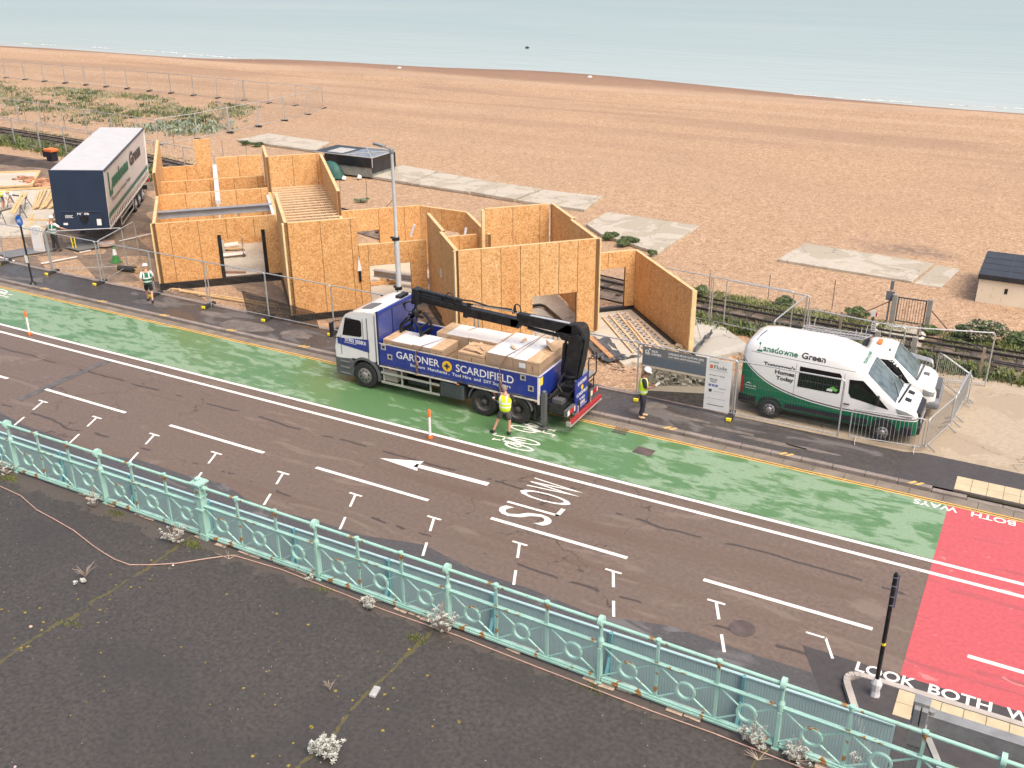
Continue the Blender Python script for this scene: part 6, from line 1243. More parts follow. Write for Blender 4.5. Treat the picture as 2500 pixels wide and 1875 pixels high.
# beside the trailer
person('person in a white hard hat and green vest standing with hands on the trailer front', (-43.5, 31.55, .06), R(8), stand(anL=(-.13, -.02, .09), anR=(.14, .05, .09), elL=(-.38, .02, 1.18), wrL=(-.30, .12, 1.0), elR=(.36, .15, 1.22), wrR=(.50, .34, 1.12), hd=(-.02, .07, 1.66)), VG, TW, mat('trousers_black', (.018, .018, .022), .8), BOOTB, scale=1.0)
# bending over the planks
person('person in a yellow vest and white hard hat bending over timber at the left edge', (-52.95, 35.55, .19), R(-70), stand(pel=(0, -.12, .92), ch=(0, .28, 1.08), nk=(0, .46, 1.08), hd=(0, .62, 1.03), shL=(-.18, .36, 1.08), elL=(-.2, .42, .80), wrL=(-.16, .50, .55), shR=(.18, .36, 1.08), elR=(.22, .44, .80), wrR=(.16, .56, .58), hipL=(-.09, -.14, .88), hipR=(.09, -.14, .88), knL=(-.12, .02, .48), knR=(.14, .08, .48), anL=(-.14, -.10, .09), anR=(.16, .05, .09)), VY2, TW, mat('shorts_mid_grey', (.22, .22, .24), .8), BOOTT, shorts=True)
# driver reaching for the straps
person('grey-haired person in a yellow vest and grey shorts striding beside the truck\'s rear wheels', (-13.85, 24.62, .012), R(12), stand(pel=(.03, 0, .90), ch=(.03, .04, 1.28), nk=(.03, .06, 1.46), hd=(-.01, .08, 1.62), shL=(-.16, .05, 1.40), elL=(-.32, .10, 1.16), wrL=(-.42, .26, 1.12), shR=(.22, .03, 1.40), elR=(.30, .16, 1.18), wrR=(.2, .36, 1.10), hipL=(-.07, 0, .86), knL=(-.22, .02, .50), anL=(-.36, -.10, .10), hipR=(.12, 0, .86), knR=(.17, .02, .48), anR=(.19, -.06, .09), tL=(-.75, .5, -.1), tR=(-.5, .7, 0)), VY, TB, SHG, BOOTB, hat=False, shorts=True, gloves='L')
# man with papers
pp = person('person in a white hard hat, yellow vest and navy trousers reading papers before the banner', (-10.36, 27.50, .115), R(-62), stand(nk=(0, .03, 1.50), hd=(0, .09, 1.64), elL=(-.24, .06, 1.15), wrL=(-.10, .30, 1.14), elR=(.24, .06, 1.15), wrR=(.10, .32, 1.16), anL=(-.14, .05, .09), anR=(.07, -.06, .09)), VY2, TB, NAVYT, BOOTT, skin=SKIND, scale=1.0)
t = MB(); t.prism([(-.11, .34, 1.10), (.11, .34, 1.12), (.12, .52, 1.28), (-.10, .52, 1.26)], (0, 0, .006)); o = t.build('papers', SL); o.location = (-10.36, 27.50, .115); o.rotation_euler.z = R(-62); tag(o, 'sheets of paper held by the man in front of the banner', 'papers')

# ================================================================ railway
trk = [(-125, 57.5), (-100, 55), (-77, 52.5), (-66, 51.4), (-52, 48.6), (-40, 45.0), (-28, 41.6), (-18, 39.4), (-12, 38.55), (-6, 38.2), (2, 38.05), (20, 38.0), (60, 38.0)]
def smooth(p, n=6):
    out = []
    for i in range(len(p) - 1):
        a = Vector(p[max(i - 1, 0)]); b = Vector(p[i]); c = Vector(p[i + 1]); d = Vector(p[min(i + 2, len(p) - 1)])
        for k in range(n):
            t = k / n; out.append(.5 * ((2 * b) + (c - a) * t + (2 * a - 5 * b + 4 * c - d) * t * t + (3 * b - a - 3 * c + d) * t ** 3))
    return out + [Vector(p[-1])]
tp = smooth(trk); nrm = []
for i, p in enumerate(tp): d = (tp[min(i + 1, len(tp) - 1)] - tp[max(i - 1, 0)]).normalized(); nrm.append(Vector((-d.y, d.x)))
def strip(m, o0, o1, z):
    for i in range(len(tp) - 1):
        P = [tp[i] + nrm[i] * o0, tp[i + 1] + nrm[i + 1] * o0, tp[i + 1] + nrm[i + 1] * o1, tp[i] + nrm[i] * o1]; m.add([(q.x, q.y, z) for q in P], [(0, 1, 2, 3)])
m = MB(); strip(m, -1.35, 1.1, .105); struct(m, 'track_bed', mat('track_ballast', (.17, .13, .105), .85, var=.5, scale=2.5, bump=.5, dirt=.34, dirtc=(.06, .05, .045)))
RT = thing('railway_track', 'narrow dark rusty railway line running between the fences and the shingle', 'railway track', (0, 0, 0)); RM = mat('rusty_rail', (.040, .032, .030), .55, .4, var=.3)
for o_ in (-.42, .42): m = MB(); m.tube([(p.x + n.x * o_, p.y + n.y * o_, .22) for p, n in zip(tp, nrm)], .065, 4); m.build('rail', RM, RT)
m = MB(); m.tube([(p.x + n.x * 1.0, p.y + n.y * 1.0, .20) for p, n in zip(tp, nrm)], .045, 4); m.build('conductor_rail', RM, RT)
m = MB(); acc = 0
for i in range(len(tp) - 1):
    L_ = (tp[i + 1] - tp[i]).length; k = int(L_ / .7)
    for q in range(k): p = tp[i].lerp(tp[i + 1], q / k); n = nrm[i]; m.bar((p.x - n.x * .75, p.y - n.y * .75, .13), (p.x + n.x * .75, p.y + n.y * .75, .13), .2, .1)
s_ = m.build('sleepers', mat('sleeper_wood', (.07, .055, .045), .85, var=.3), RT); s_['kind'] = 'stuff'
# ================================================================ vegetation
def leaf_mat(name, c, var=.35): return mat(name, c, .65, var=var, scale=1.2)
LG = [leaf_mat('leaf_mid', (.13, .165, .06)), leaf_mat('leaf_dark', (.04, .075, .025)), leaf_mat('leaf_yellow', (.27, .26, .12)), leaf_mat('leaf_silver', (.26, .31, .23)), leaf_mat('moss_green', (.13, .16, .03)), mat('leaf_white', (.52, .54, .50), .75, var=.15, scale=20), mat('dead_stem', (.42, .34, .28), .8, var=.25)]
def blades(m, x, y, z, n, rad, h, w_, rnd, mi=0, droop=.5):
    for k in range(n):
        a = rnd.uniform(0, 6.283); r_ = rad * math.sqrt(rnd.random()); bx, by = x + r_ * math.cos(a), y + r_ * math.sin(a); b = rnd.uniform(0, 6.283); hh = h * rnd.uniform(.4, 1.1); o = hh * droop * rnd.uniform(.3, 1.3)
        dx, dy = math.cos(b), math.sin(b); sx, sy = -dy * w_, dx * w_
        m.add([(bx - sx, by - sy, z), (bx + sx, by + sy, z), (bx + dx * o * .5 + sx, by + dy * o * .5 + sy, z + hh * .7), (bx + dx * o * .5 - sx, by + dy * o * .5 - sy, z + hh * .7), (bx + dx * o, by + dy * o, z + hh)], [(0, 1, 2, 3), (3, 2, 4)], mi)
def bush(name, label, x, y, rad, h, n, mats, z=.05, cat='plant', leaf=.05, group=None, stems=6, seed=1):
    rnd = random.Random(seed); t = thing(name, label, cat, (x, y, z), 0, group); m = MB()
    lobes = [(rnd.uniform(-.6, .6) * rad, rnd.uniform(-.6, .6) * rad, h * rnd.uniform(.35, .8), rad * rnd.uniform(.35, .6)) for _ in range(7)]
    for k in range(n):
        lx, ly, lz, lr = rnd.choice(lobes); d = Vector((rnd.gauss(0, 1), rnd.gauss(0, 1), rnd.gauss(0, .8))).normalized() * lr * rnd.uniform(.45, 1.05); c = Vector((lx, ly, lz)) + Vector((d.x, d.y, d.z * h / rad * .6)); c.z = max(.02, c.z)
        u = Vector((rnd.gauss(0, 1), rnd.gauss(0, 1), rnd.gauss(0, .7))).normalized(); v = u.orthogonal().normalized() * leaf * .45; u = u * leaf * rnd.uniform(.7, 1.4); m.add([c - u, c + v, c + u, c - v], [(0, 1, 2, 3)], rnd.choice(range(len(mats))))
    m.build('foliage', mats, t); m = MB()
    for k in range(stems): lx, ly, lz, lr = rnd.choice(lobes); m.tube([(0, 0, 0), (lx * .5, ly * .5, lz * .6), (lx, ly, lz)], [.02 * rad, .014 * rad, .006 * rad], 5)
    m.build('stems', LG[6], t); return t
rnd = random.Random(5)
def patchstuff(name, label, pts, n, rad, h, w_, mats, seed, z=.02, clump=14):
    rnd = random.Random(seed); m = MB()
    for q in range(n):
        x, y = pts(rnd); mi = rnd.randrange(len(mats)); blades(m, x, y, z, clump, rad * rnd.uniform(.5, 1.4), h * rnd.uniform(.6, 1.3), w_, rnd, mi, .9)
    o = m.build(name, mats); return tag(o, label, 'vegetation', kind='stuff')
def veg1(r):                                            # the big green patch out on the shingle
    while 1:
        x = r.uniform(-112, -61); y = r.uniform(58, 75); u = (x + 112) / 51
        lo = 60.5 + 4.5 * (1 - u) - 2.5 * u; hi = 73.8 - 1.5 * u
        if x > -66: hi = 71 - (x + 66) * 1.6; lo = 58.5
        if lo < y < hi and math.sin(x * .55 + y * .9) + math.sin(x * .23 - y * .5 + 1) + r.uniform(-1.2, 1.2) > -.25: return x, y
patchstuff('beach_grass', 'patchy dry green grass and weeds on the shingle inside the far fences', veg1, 2300, .5, .2, .02, [LG[2], LG[3], LG[0]], 1, clump=9)
patchstuff('beach_grass_dark', 'darker clumps of weeds scattered through the beach grass', lambda r: (lambda p: p)(veg1(r)) if r.random() < .5 else (r.choice([(-98, 65.5), (-88, 64.5), (-84, 64), (-77, 62.5), (-73, 61.5), (-66, 58.5)])[0] + r.gauss(0, 1.2), r.choice([65.2, 64, 62, 60.5, 58.8]) + r.gauss(0, .5)), 420, .5, .32, .03, [LG[1], LG[0]], 2, clump=14)
patchstuff('sea_kale', 'silvery sea kale low on the shingle at the end of the grass patch', lambda r: (-65 + r.gauss(0, 2.2), 60.8 + r.gauss(0, 1.5)), 130, .4, .3, .06, [LG[3]], 3, clump=10)
def along(o0, o1, x0, x1):
    idx = [i for i, p in enumerate(tp) if x0 < p.x < x1]
    def f(r):
        i = r.choice(idx); j = min(i + 1, len(tp) - 1); p = tp[i].lerp(tp[j], r.random()); o_ = r.uniform(o0, o1); return p.x + nrm[i].x * o_, p.y + nrm[i].y * o_
    return f
patchstuff('trackside_weeds', 'weeds and rough grass growing along the site side of the railway', along(-3.2, -.9, -80, -44), 420, .45, .35, .025, [LG[0], LG[1], LG[4]], 4)
patchstuff('trackside_weeds', 'rough grass along the seaward edge of the railway at the left', along(1.2, 2.0, -80, -44), 130, .4, .2, .02, [LG[0], LG[2]], 14)
patchstuff('trackside_grass', 'bright mossy grass strip on the seaward side of the railway near the vans', along(.9, 2.1, -16, -4.6), 700, .35, .12, .016, [LG[4], LG[0], LG[2]], 5, z=.09)
patchstuff('trackside_grass', 'mossy grass strip beyond the railway at the right edge', along(1.0, 2.2, -3.2, 8), 420, .35, .13, .016, [LG[4], LG[0]], 6, z=.09)
patchstuff('trackside_weeds', 'tangled dark weeds between the railway and the concrete yard', along(-2.0, -.75, -13, 8), 620, .3, .24, .02, [LG[0], LG[1], LG[4]], 7, z=.06)
patchstuff('trackside_weeds', 'weeds pushing through between the rails near the vans', along(-.6, .6, -13, 8), 90, .2, .14, .015, [LG[0], LG[4]], 8, z=.1)
GBU = 'green bushes by the railway'
def bsh(q, rad, h, n, lab, seed, ml=(0, 1), leaf=.06): bush('bush', lab, q.x, q.y, rad, h, n, [LG[i] for i in ml], .05, 'bush', leaf, GBU, seed=seed)
bsh(F3(1500, 960), .55, .55, 2600, 'leafy green bush beyond the railway, left part of the thicket below the cream hut', 11, (0, 1, 1)); bsh(F3(1760, 1010), .85, .95, 5200, 'largest dark bush in the thicket below the cream hut', 12, (1, 1, 0, 6)); bsh(F3(2130, 1030), .5, .5, 2000, 'low green bush at the right end of the thicket below the cream hut', 13)
bsh(F3(1100, 900), .5, .3, 1300, 'low weeds at the foot of the right gate post', 14, (0, 1, 4)); bsh(F4(300, 430), .45, .5, 1500, 'leafy bush just right of the open timber unit', 15); bsh(F4(1400, 560), .45, .4, 1300, 'bush behind the mesh fence above the high-roof van', 16); bsh(F3(150, 680), .5, .35, 1200, 'low bush left of the steel beach gate', 17, (1, 0))
bsh(z5(400, 380), .45, .32, 1500, 'left green bush growing on the broken-edged slab', 18, (1, 0)); bsh(z5(560, 430), .62, .38, 2600, 'right green bush growing on the broken-edged slab', 19, (1, 0)); bsh(z5(755, 520), .22, .25, 500, 'small sprig at the tip of the broken-edged slab', 20, (0, 1))
bsh(F2(1115, 925), .45, .25, 900, 'left of two round bushes on the edge of the far long slab', 21, (1, 1, 0)); bsh(F2(1245, 940), .45, .22, 900, 'right of two round bushes on the edge of the far long slab', 22, (1, 1, 0)); bsh(z3(1000, 560) if 0 else Zm(620, 320, 360 / 2212)(1620, 1080), .4, .25, 500, 'sparse green weed on the shingle behind the lamp post', 23, (0, 3))
# ---------------------------------------------------------------- terrace plants
GPL = 'silver-leaved plants rooted in the terrace'
def silver(x, y, rad, h, n, lab, seed, stems=3, leaf=.028):
    rnd = random.Random(seed); t = thing('silver_plant', lab, 'plant', (x, y, tz), 0, GPL); m = MB()
    cl = [(rnd.uniform(-1, 1) * rad * .8, rnd.uniform(-1, 1) * rad * .6, rnd.uniform(.2, .95) * h) for _ in range(max(6, n // 24))]
    for cx, cy_, cz in cl:
        for k in range(24):
            a = rnd.uniform(0, 6.283); e = rnd.uniform(.1, 1.2); d = Vector((math.cos(a) * math.cos(e), math.sin(a) * math.cos(e), math.sin(e))); s_ = d.cross(Vector((0, 0, 1))).normalized() * leaf * .22; L_ = leaf * rnd.uniform(.8, 1.9); c = Vector((cx, cy_, cz))
            m.add([c, c + d * L_ * .6 + s_, c + d * L_ + Vector((0, 0, -leaf * .2)), c + d * L_ * .6 - s_], [(0, 1, 2, 3)])
    m.build('leaves', LG[5], t); m = MB()
    for cx, cy_, cz in cl: m.tube([(0, 0, 0), (cx * .6, cy_ * .6, cz * .4), (cx, cy_, cz)], [.007, .005, .003], 5)
    for k in range(stems): a = rnd.uniform(-.7, .7); m.tube([(0, 0, h * .6), (.05 * a, 0, h * 1.1), (.12 * a, .02, h * (1.35 + .2 * rnd.random()))], .0028, 5)
    m.build('stems', LG[6], t); return t
silver(-6.90, 7.48, .22, .24, 1500, 'largest white-leaved plant with dried flower stalks, at the bottom of the photo', 31, 2, .034); silver(-12.45, 10.25, .25, .25, 700, 'white-leaved plant at the foot of the square railing pillar', 32); silver(-14.66, 10.38, .16, .28, 380, 'grey-leaved plant hugging the railing post left of the square pillar', 33); silver(-17.25, 10.4, .28, .25, 420, 'grey straggly plant at the left end of the railing', 34)
silver(-8.27, 10.28, .15, .18, 700, 'round grey cushion plant at the rail foot in the middle of the terrace edge', 35); silver(-6.95, 10.34, .26, .38, 1500, 'tall bushy grey plant clinging to the middle railing post', 36, 6); silver(-2.10, 10.30, .22, .28, 1000, 'grey plant left of the right-hand railing post, with dead twigs below it', 37, 4); silver(-1.52, 10.28, .24, .26, 1000, 'grey plant right of the right-hand railing post', 38, 4); silver(-9.55, 10.42, .10, .1, 160, 'tiny grey plant at the post right of the square pillar', 39); silver(-.82, 10.55, .12, .18, 200, 'thin whitish sprig outside the railing near the gate post', 40)
def twigs(x, y, n, h, sp, lab, seed, tuft=0):
    rnd = random.Random(seed); t = thing('dead_plant', lab, 'dead plant', (x, y, tz), 0, 'dried plants on the terrace'); m = MB()
    for k in range(n): a = rnd.uniform(0, 6.283); r_ = sp * rnd.uniform(.4, 1); m.tube([(0, 0, .0), (r_ * .5 * math.cos(a), r_ * .5 * math.sin(a), h * .6), (r_ * math.cos(a), r_ * math.sin(a), h * rnd.uniform(.7, 1.1))], [.006, .004, .002], 5)
    m.build('twigs', LG[6], t)
    if tuft:
        m = MB()
        for q in range(3):
            cx, cy_ = rnd.uniform(-.05, .25), rnd.uniform(-.25, .05)
            for k in range(40): a = rnd.uniform(0, 6.283); d = Vector((math.cos(a), math.sin(a), rnd.uniform(-.2, .8))).normalized(); s_ = d.cross(Vector((0, 0, 1))).normalized() * .007; c = Vector((cx, cy_, .04)); m.add([c, c + d * .03 + s_, c + d * .05, c + d * .03 - s_], [(0, 1, 2, 3)])
        m.build('leaves', LG[5], t)
twigs(-7.64, 8.47, 12, .17, .10, 'small fan of bleached twigs near the broken brick', 41); twigs(-12.95, 8.72, 16, .22, .24, 'grey twiggy plant with two white tufts in the middle left of the terrace', 42, 1); twigs(-1.95, 10.05, 10, .08, .22, 'low dead twigs at the foot of the right-hand railing post', 43); twigs(-11.2, 10.25, 5, .05, .3, 'dry stalks lying beside the cable end', 44)
m = MB(); m.box(-.05, -.10, 0, .05, .10, .05); br = m.build('brick_piece', [mat('brick_grey', (.38, .38, .39), .8, var=.15, scale=9, dirt=.35, dirtc=(.45, .25, .13))], bevel=.012); br.location = (-7.04, 8.72, tz); br.rotation_euler.z = R(12); tag(br, 'broken grey and orange brick lying on the terrace asphalt', 'brick')
rnd = random.Random(77); m = MB(); m2 = MB(); m3 = MB()
for k in range(420):
    x, y = rnd.uniform(-17, 0), rnd.uniform(4.5, 10.2); s_ = rnd.uniform(.003, .008); m.box(x - s_, y - s_ * .7, tz, x + s_, y + s_ * .7, tz + s_)
o = m.build('grit', mat('grit_pale', (.30, .28, .25), .8, var=.3, scale=40)); tag(o, 'scattered pale grit specks on the terrace asphalt', 'grit', kind='stuff')
for k in range(110):
    if k < 60: bx = rnd.choice((-12.25, -7.1)); x, y = bx + rnd.gauss(0, .35), rnd.uniform(5.5, 10)
    else: x, y = rnd.uniform(-14, -5), rnd.uniform(5.5, 9.5)
    a = rnd.uniform(.012, .034); n = 7; P = [(x + a * rnd.uniform(.6, 1) * math.cos(6.283 * q / n), y + a * rnd.uniform(.6, 1) * math.sin(6.283 * q / n), tz + .003) for q in range(n)]; m2.poly(P)
o = m2.build('moss_spots', mat('moss_spot', (.25, .19, .03), .8, var=.4, scale=30)); tag(o, 'small yellow moss cushions dotted over the terrace asphalt', 'moss', kind='stuff')
for lab, x, y, s_, c in (('small pinkish pebble at the far left of the terrace', -12.6, 7.4, .03, (.5, .35, .27)), ('tiny pink wrapper at the lower left corner of the terrace', -10.3, 5.4, .02, (.55, .4, .5)), ('white pebble near the cable below the square pillar', -11.9, 9.65, .02, (.6, .58, .55))):
    m = MB(); m.lathe([(s_ * .5, 0), (s_, s_ * .3), (s_ * .8, s_ * .8), (s_ * .2, s_)], 7); o = m.build('pebble', mat('peb' + str(int(x * 10)), c, .7)); o.location = (x, y, tz); tag(o, lab, 'pebble')
mo = MB(); rnd = random.Random(9)
for cx, cy_, n in ((-12.1, 10.28, 90), (-14.1, 10.35, 60), (-17, 10.3, 80), (-7.2, 10.0, 50), (-12.15, 7.75, 26), (-4.3, 10.25, 40), (-1.2, 10.2, 60), (-9.2, 10.35, 30)):
    for k in range(n): blades(mo, cx + rnd.gauss(0, .12), cy_ + rnd.gauss(0, .05), tz, 5, .03, .03, .004, rnd)
o = mo.build('moss_tufts', LG[4]); tag(o, 'low green moss and grass tufts along the foot of the railing', 'moss', kind='stuff')
# ================================================================ kiosk under tarpaulin, hut, gates, signs
TARP = mat('black_tarpaulin', (.018, .019, .024), .30, var=.4, scale=2, bump=.6); TARPG = mat('clear_grey_sheet', (.20, .22, .26), .22, var=.3, scale=1.5, bump=.3)
KK = thing('beach_kiosk', 'low grey kiosk wrapped in black tarpaulin with white battens, on the beach slab', 'kiosk', (-41.6, 53.75, .1))
MB().box(-2.4, -1.25, 0, 2.42, 1.3, .85).build('walls', mat('kiosk_wall', (.23, .24, .22), .7, var=.25, scale=2, dirt=.35), KK)
m = MB(); m.box(-1.4, -1.30, .62, 2.44, -1.25, 1.25).box(2.42, -1.28, .28, 2.47, 1.32, 1.25).box(-2.4, 1.3, .5, 2.42, 1.34, 1.25); m.build('tarpaulin_skirt', TARP, KK); MB().box(-2.4, -1.28, 1.25, 0.1, 1.34, 1.29).build('dark_roof', TARP, KK); MB().box(.1, -1.28, 1.25, 2.47, 1.34, 1.285).build('roof_sheet', TARPG, KK)
m = MB(); m.bar((-2.4, -1.29, 1.29), (2.47, -1.29, 1.29), .06, .04).bar((2.47, -1.29, 1.29), (2.47, 1.34, 1.29), .06, .04).bar((.1, -1.28, 1.31), (2.4, 1.3, 1.31), .05, .03).bar((.1, 1.3, 1.31), (2.4, -1.25, 1.31), .05, .03).bar((2.47, -1.31, 1.27), (2.47, -1.31, .65), .05, .03).bar((-.1, 1.25, 1.32), (2.2, 1.32, 1.32), .12, .05).box(-1.5, -.9, 1.292, -.2, .6, 1.31); m.build('white_battens', mat('batten_white', (.42, .42, .41), .6), KK)
t = thing('small_tent', 'small dark green dome tent beside the tarpaulin kiosk', 'tent', (-41.75, 51.45, .1)); m = MB(); m.lathe([(1.0, 0), (.95, .35), (.7, .75), (.35, .98), (.02, 1.05)], 14); m.v = [(x, y * .55, z) for x, y, z in m.v]; m.build('canopy', mat('tent_green', (.02, .10, .085), .6, var=.2), t, smooth=True); m = MB(); m.tube([(1.0, .02, 0), (.95, .02, .36), (.7, .02, .78), (0, .02, 1.08), (-.7, .02, .78), (-1, .02, 0)], .02, 5); m.build('pole', BLACK, t)
for i, (x, y) in enumerate(((-40.6, 51.3), (-41.0, 50.6), (-39.9, 52.0))): m = MB(); m.lathe([(.1, 0), (.17, .08), (.12, .22), (.02, .28)], 9); m.v = [(a + .04 * math.sin(c * 40), b, c) for a, b, c in m.v]; o = m.build('litter_bag', WHITE, smooth=True); o.location = (x, y, .05); tag(o, ['crumpled white bag on the shingle by the green tent', 'white litter bag nearest the timber wall, in front of the green tent', 'small white bag at the base of the tarpaulin kiosk'][i], 'bag', 'white litter bags')
HU = thing('beach_hut', 'cream walled beach hut with a flat black felt roof at the right edge', 'hut', (-2.1, 44.83, .02))
MB().box(0, 0, 0, 9, 3.6, 1.12).build('walls', mat('cream_render', (.74, .66, .52), .8, var=.06, scale=1, dirt=.26, dirtc=(.50, .38, .22)), HU); MB().box(-.06, -.10, 1.08, 9.1, 3.7, 1.30).build('felt_roof', mat('felt_black', (.028, .03, .038), .42, var=.3, scale=1.5), HU)
m = MB(); m.box(1.04, -.015, .55, 1.16, .0, .78); m.build('vent', BLACK, HU); m = MB()
for k in range(3): m.box(-.06, .8 + k * .9, 1.30, 9, .82 + k * .9, 1.312)
for k in range(2): m.box(1.1 + k * 2.1, -.1, 1.301, 1.12 + k * 2.1, 3.7, 1.313)
m.build('roof_seam', mat('felt_seam', (.06, .065, .08), .4), HU)
m = MB()
for x, z in ((.12, .9), (.18, .5), (.55, .3), (.95, .2), (.6, .62)): m.box(x, -.004, z, x + .012, .0, z + .16)
m.box(1.9, -.004, .0, 2.15, 0, .45); m.build('rust_streak', mat('render_stain', (.42, .30, .16), .8, var=.3), HU)
CP = mat('concrete_post', (.27, .26, .24), .85, var=.2)
def gate(name, lab, x0, x1, y, z, h, pz):
    t = thing(name, lab, 'gate', ((x0 + x1) / 2, y, z), 0, 'steel gates at the railway crossing'); w2 = (x1 - x0) / 2
    for sx in (-1, 1): m = MB(); m.box(sx * w2 - .09, -.09, 0, sx * w2 + .09, .09, pz); m.build('gate_post', CP, t, bevel=.01)
    m = MB(); m.box(-w2 + .12, -.02, .12, w2 - .12, .02, .17).box(-w2 + .12, -.02, h - .05, w2 - .12, .02, h).box(-w2 + .12, -.02, .12, -w2 + .17, .02, h).box(w2 - .17, -.02, .12, w2 - .12, .02, h); m.build('gate_frame', mat('gate_steel', (.12, .115, .11), .6, .3), t); m = MB()
    for k in range(1, 10): x = -w2 + .15 + (2 * w2 - .3) * k / 10; m.tube([(x, 0, .15), (x, 0, h - .02)], .011, 5)
    m.build('gate_bars', mat('gate_rust', (.17, .11, .085), .7, .3), t); return t
g1 = gate('steel_gate', 'seaward barred steel gate between two concrete posts, with a raking strut on each side', -4.78, -3.45, 40.35, .1, 1.15, 1.22); m = MB(); m.bar((-.7, 0, 1.0), (-2.1, -.1, .05), .04).bar((.72, 0, .8), (1.6, -.15, .02), .04); m.build('raking_strut', mat('strut_rust', (.22, .13, .10), .7), g1)
gate('steel_gate', 'nearer low barred steel gate just behind the pick-up van', -4.75, -3.45, 36.75, .1, .85, .9)
PW = mat('post_galv', (.36, .37, .37), .55, .3)
t = thing('sign_pole', 'thin grey pole with a small solar panel and plate beside the beach gate', 'sign pole', (-4.98, 40.45, .08)); m = MB(); m.lathe([(.04, 0), (.04, 1.75)], 10); m.build('pole', PW, t); m = MB(); m.box(-.16, -.06, .95, .16, -.03, 1.32).box(-.05, -.05, 1.4, .08, -.03, 1.75); m.build('plate', mat('plate_grey', (.16, .17, .19), .4), t)
t = thing('crossing_sign', 'short black post with a small white crossing notice and a red backed sign', 'sign', (-5.25, 38.6, .08)); m = MB(); m.lathe([(.03, 0), (.03, .95)], 8); m.build('post', BLACK, t); m = MB(); m.box(-.10, -.04, .80, .08, -.02, 1.05).box(-.02, -.05, .15, .16, -.03, .60); m.build('white_plate', WHITE, t); m = MB(); m.box(.08, -.04, .82, .13, -.02, .98); m.build('red_plate', REDL, t); m = MB()
for k in range(4): m.box(.02, -.054, .24 + k * .09, .12, -.051, .27 + k * .09)
m.build('notice_marks', BLACK, t)
KP = MB(); wk = mat('white_kerb_paint', (.66, .62, .54), .7, var=.15, dirt=.25)
def wkerb(pts, lab): 
    m = MB()
    for a, b in zip(pts[:-1], pts[1:]): m.bar((a.x, a.y, .13), (b.x, b.y, .13), .10, .14)
    o = m.build('painted_kerb', wk); tag(o, lab, 'kerb', 'white painted kerbs of the railway crossing')
wkerb([F3(985, 800, .1), F3(960, 905, .1), F3(990, 930, .1), F3(890, 1005, .1)], 'white painted kerb zigzagging at the right side of the railway crossing'); wkerb([F3(420, 770, .1), F3(365, 810, .1), F3(410, 880, .1), F3(450, 930, .1)], 'white painted kerb at the left side of the railway crossing')
for i, (q, h) in enumerate(((F3(1665, 1385, .1), 1.05), (F3(-60, 900, .1), 1.0), (F3(890, 1000, .1), .8))):
    t = MB(); t.box(-.045, -.045, 0, .045, .045, h); o = t.build('fence_post', mat('old_post', (.30, .235, .18), .8, var=.2)); o.location = (q.x, q.y, .08); tag(o, ['weathered wooden wire-fence post at the right, between yard and railway', 'short wooden wire-fence post beyond the high-roof van', 'thin rusty post beside the near gate'][i], 'post', 'old wire-fence posts')
q = F3(1665, 1385, .1); o = MB().tube([(q.x, q.y, 1.1), (-2.0, 36.8, 1.15), (-2.6, 37.6, .9)], .006, 4).tube([(q.x, q.y, 1.1), (3, 36.2, 1.05), (8, 36.2, 1.0)], .006, 4).tube([(q.x, q.y, .7), (8, 36.2, .65)], .005, 4).build('fence_wire', PW); tag(o, 'sagging wires strung on the weathered post beside the railway', 'wire')
for i, (u, v, h) in enumerate(((470, 200, 1.3), (1205, 170, 1.1), (1990, 290, 1.3))):
    g = F4(u - 25, v + 290, .05); t = MB(); t.tube([(0, 0, 0), (.0, 0, h)], .018, 5); o = t.build('thin_stake', mat('stake_rust', (.16, .11, .09), .8)); o.location = g; tag(o, ORD[i] + ' thin rusty stake from the left on the shingle right of the timber units', 'stake', 'thin rusty stakes in the shingle')
for i, (z_, u, v, h) in enumerate(((F2, 830, 1060, 1.1), (F2, 1120, 1060, .9), (F2, 235, 980, 1.2), (F1, 110, 900, 1.1), (F1, 360, 960, 1.1), (F1, 620, 980, 1.1), (F1, 890, 1040, 1.1), (Zm(620, 320, 360 / 2212), 1300, 950, 1.5), (Zm(620, 320, 360 / 2212), 1700, 1060, 1.6))):
    g = z_(u, v, .05); t = MB(); t.tube([(0, 0, 0), (.0, 0, h)], .016, 5); o = t.build('thin_stake', MC['stake_rust']); o.location = g; tag(o, ORD[i] + ' thin rusty stake counted along the line behind the left timber buildings', 'stake', 'thin rusty stakes in the shingle')
b = MB().bar(Zm(620, 320, 360 / 2212)(1980, 1150, .1), Zm(620, 320, 360 / 2212)(2080, 1030, .5), .03).build('leaning_rod', MC['stake_rust']); tag(b, 'short rusty rod leaning just left of the lamp post', 'rod')
